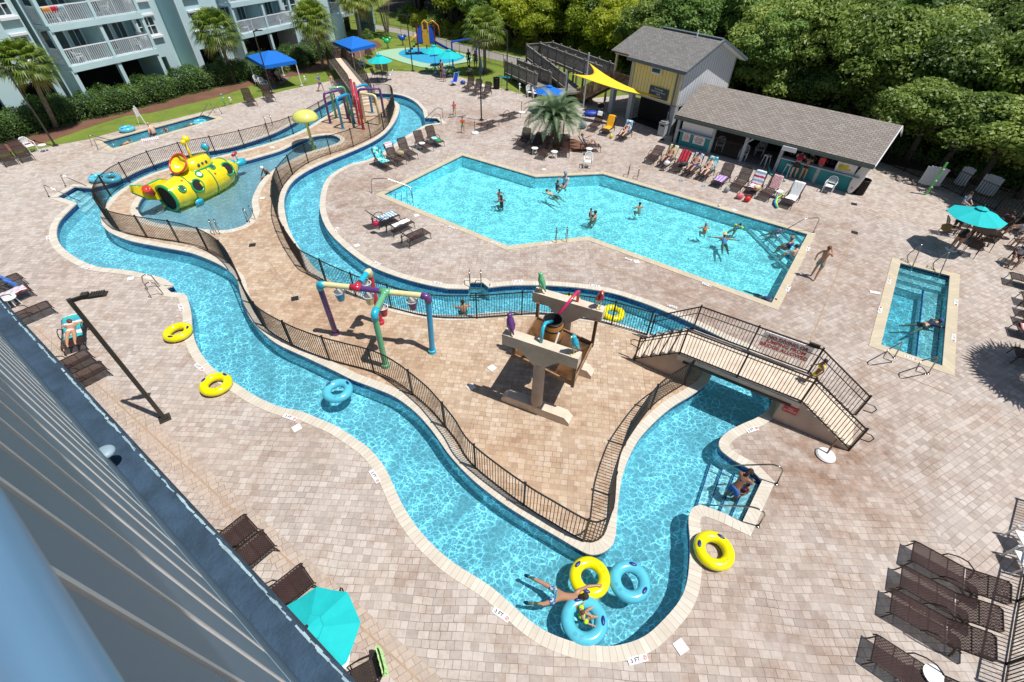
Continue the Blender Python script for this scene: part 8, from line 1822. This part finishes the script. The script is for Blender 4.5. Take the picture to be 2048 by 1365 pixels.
# exercise, wading and lap pools
swimmer((1852,648),(1900,644),'swim','swimmer in a navy shirt and blue cap at the side of the exercise pool',skin='a',hair=K,wear=[('shirt',(0.01,0.02,0.05)),('trunks',(0.02,0.02,0.03))],h=1.6,hat=((0.02,0.08,0.35),0))
swimmer((536,352),(515,362),'edge','woman in a white cap sitting with legs out at the wading pool edge',z=-0.28,skin='b',hair=K,wear=[('suit',(0.05,0.10,0.10))],hat=((0.75,0.75,0.75),0),h=1.6)
swimmer((330,412),(350,405),'swim','small child in a dark red shirt beside the submarine mouth',skin='b',hair=K,wear=[('shirt',(0.20,0.02,0.03))],h=1.05)
person((311,272),(296,268),'edge','man in dark shorts seen from behind sitting at the lap pool edge','c',BL,[('trunks',(0.05,0.03,0.02))],h=1.8,build=1.1)
swimmer((334,264),(320,270),'wade','girl in a dark swimsuit standing in the lap pool beside the seated man',z=-0.5,skin='a',hair=BR,wear=[('suit',(0.2,0.05,0.06))],h=1.25,hairlen=1)
swimmer((248,288),(262,282),'swim','bather in the left end of the lap pool',skin='a',hair=BR,wear=[('trunks',(0.4,0.1,0.08))],h=1.3); swimmer((383,248),(395,245),'swim','bather in a dark shirt near the blue tube in the lap pool',skin='c',hair=GY,wear=[('shirt',(0.03,0.03,0.06))],h=1.5)
# shaded group at the right
person((1904,500),(1935,470),'bend','woman in a black swimsuit bending over the chairs at the big umbrella','a',K,[('suit',K),('brief',K)],h=1.65,build=1.15,hairlen=1)
person((1906,468),(1940,462),'bend','bare chested man in plum trunks bending under the big umbrella','b',GY,[('trunks',(0.10,0.05,0.10))],h=1.75,build=1.1)
for p,f_,lb,sk_,wr in (((1955,474),(1930,480),'person in a teal top seated under the big umbrella','b',(0.02,0.28,0.26)),((1972,480),(1950,485),'person in a pale blue shirt seated right of the umbrella pole','a',(0.35,0.42,0.52)),((1995,465),(1975,475),'person in dark clothes seated behind the umbrella pole','b',(0.03,0.04,0.06)),((2025,480),(2000,470),'person with pale shorts reclining at the right edge of the shaded group','c',(0.45,0.50,0.60)),((2020,530),(2010,560),'man in a white shirt seated at the right edge below the shaded group','b',(0.6,0.62,0.68)),((2038,455),(2010,462),'person with an olive towel seated at the right edge behind the umbrella','c',(0.3,0.33,0.12)),((1942,462),(1950,480),'person in plum seated on the left of the umbrella pole','b',(0.12,0.05,0.10)),((2042,498),(2000,495),'person in crimson seated at the right edge beside the shaded group','c',(0.45,0.03,0.10)),((1915,425),(1935,435),'person in a blue hat seated beyond the big umbrella','c',(0.06,0.16,0.32))):
    person(p,f_,'sit',lb,sk_,K,[('shirt',wr),('trunks',(0.08,0.08,0.1))],h=1.65)
# picnic and lawn group
person((884,160),(900,150),'stand','man in a black shirt standing between the picnic tables','a',K,[('shirt',(0.02,0.015,0.02)),('trunks',(0.03,0.03,0.05))],h=1.75)
person((889,164),(880,150),'stand','child wrapped in a royal blue towel beside the picnic tables','a',BR,[('shirt',(0.01,0.07,0.55)),('trunks',(0.01,0.10,0.50))],h=1.3)
person((938,136),(925,130),'stand','adult in black with a pale hat standing near the swing post','b',K,[('shirt',(0.03,0.03,0.03)),('trunks',(0.02,0.02,0.02))],h=1.7,hat=((0.6,0.6,0.6),0))
person((951,138),(960,150),'stand','adult in a dark patterned shirt behind the folded umbrella','b',K,[('shirt',(0.10,0.10,0.12)),('trunks',(0.05,0.05,0.05))],h=1.65)
person((941,148),(920,156),'edge','person in a white shirt sitting on the grass in the palm shade','b',K,[('shirt',(0.6,0.63,0.66)),('trunks',(0.1,0.1,0.1))],h=1.65)
person((545,168),(560,172),'sit','person in a crimson top seated in the shade of the near blue canopy','b',K,[('shirt',(0.15,0.02,0.08)),('trunks',(0.2,0.25,0.35))],h=1.65)
person((560,166),(575,172),'sit','person with a white towel seated in the shade of the near blue canopy','c',BR,[('shirt',(0.5,0.5,0.5)),('trunks',(0.1,0.12,0.2))],h=1.65)
person((708,128),(715,140),'sit','person in navy seated under the far blue canopy','b',K,[('shirt',(0.02,0.04,0.12)),('trunks',(0.1,0.02,0.06))],h=1.65)
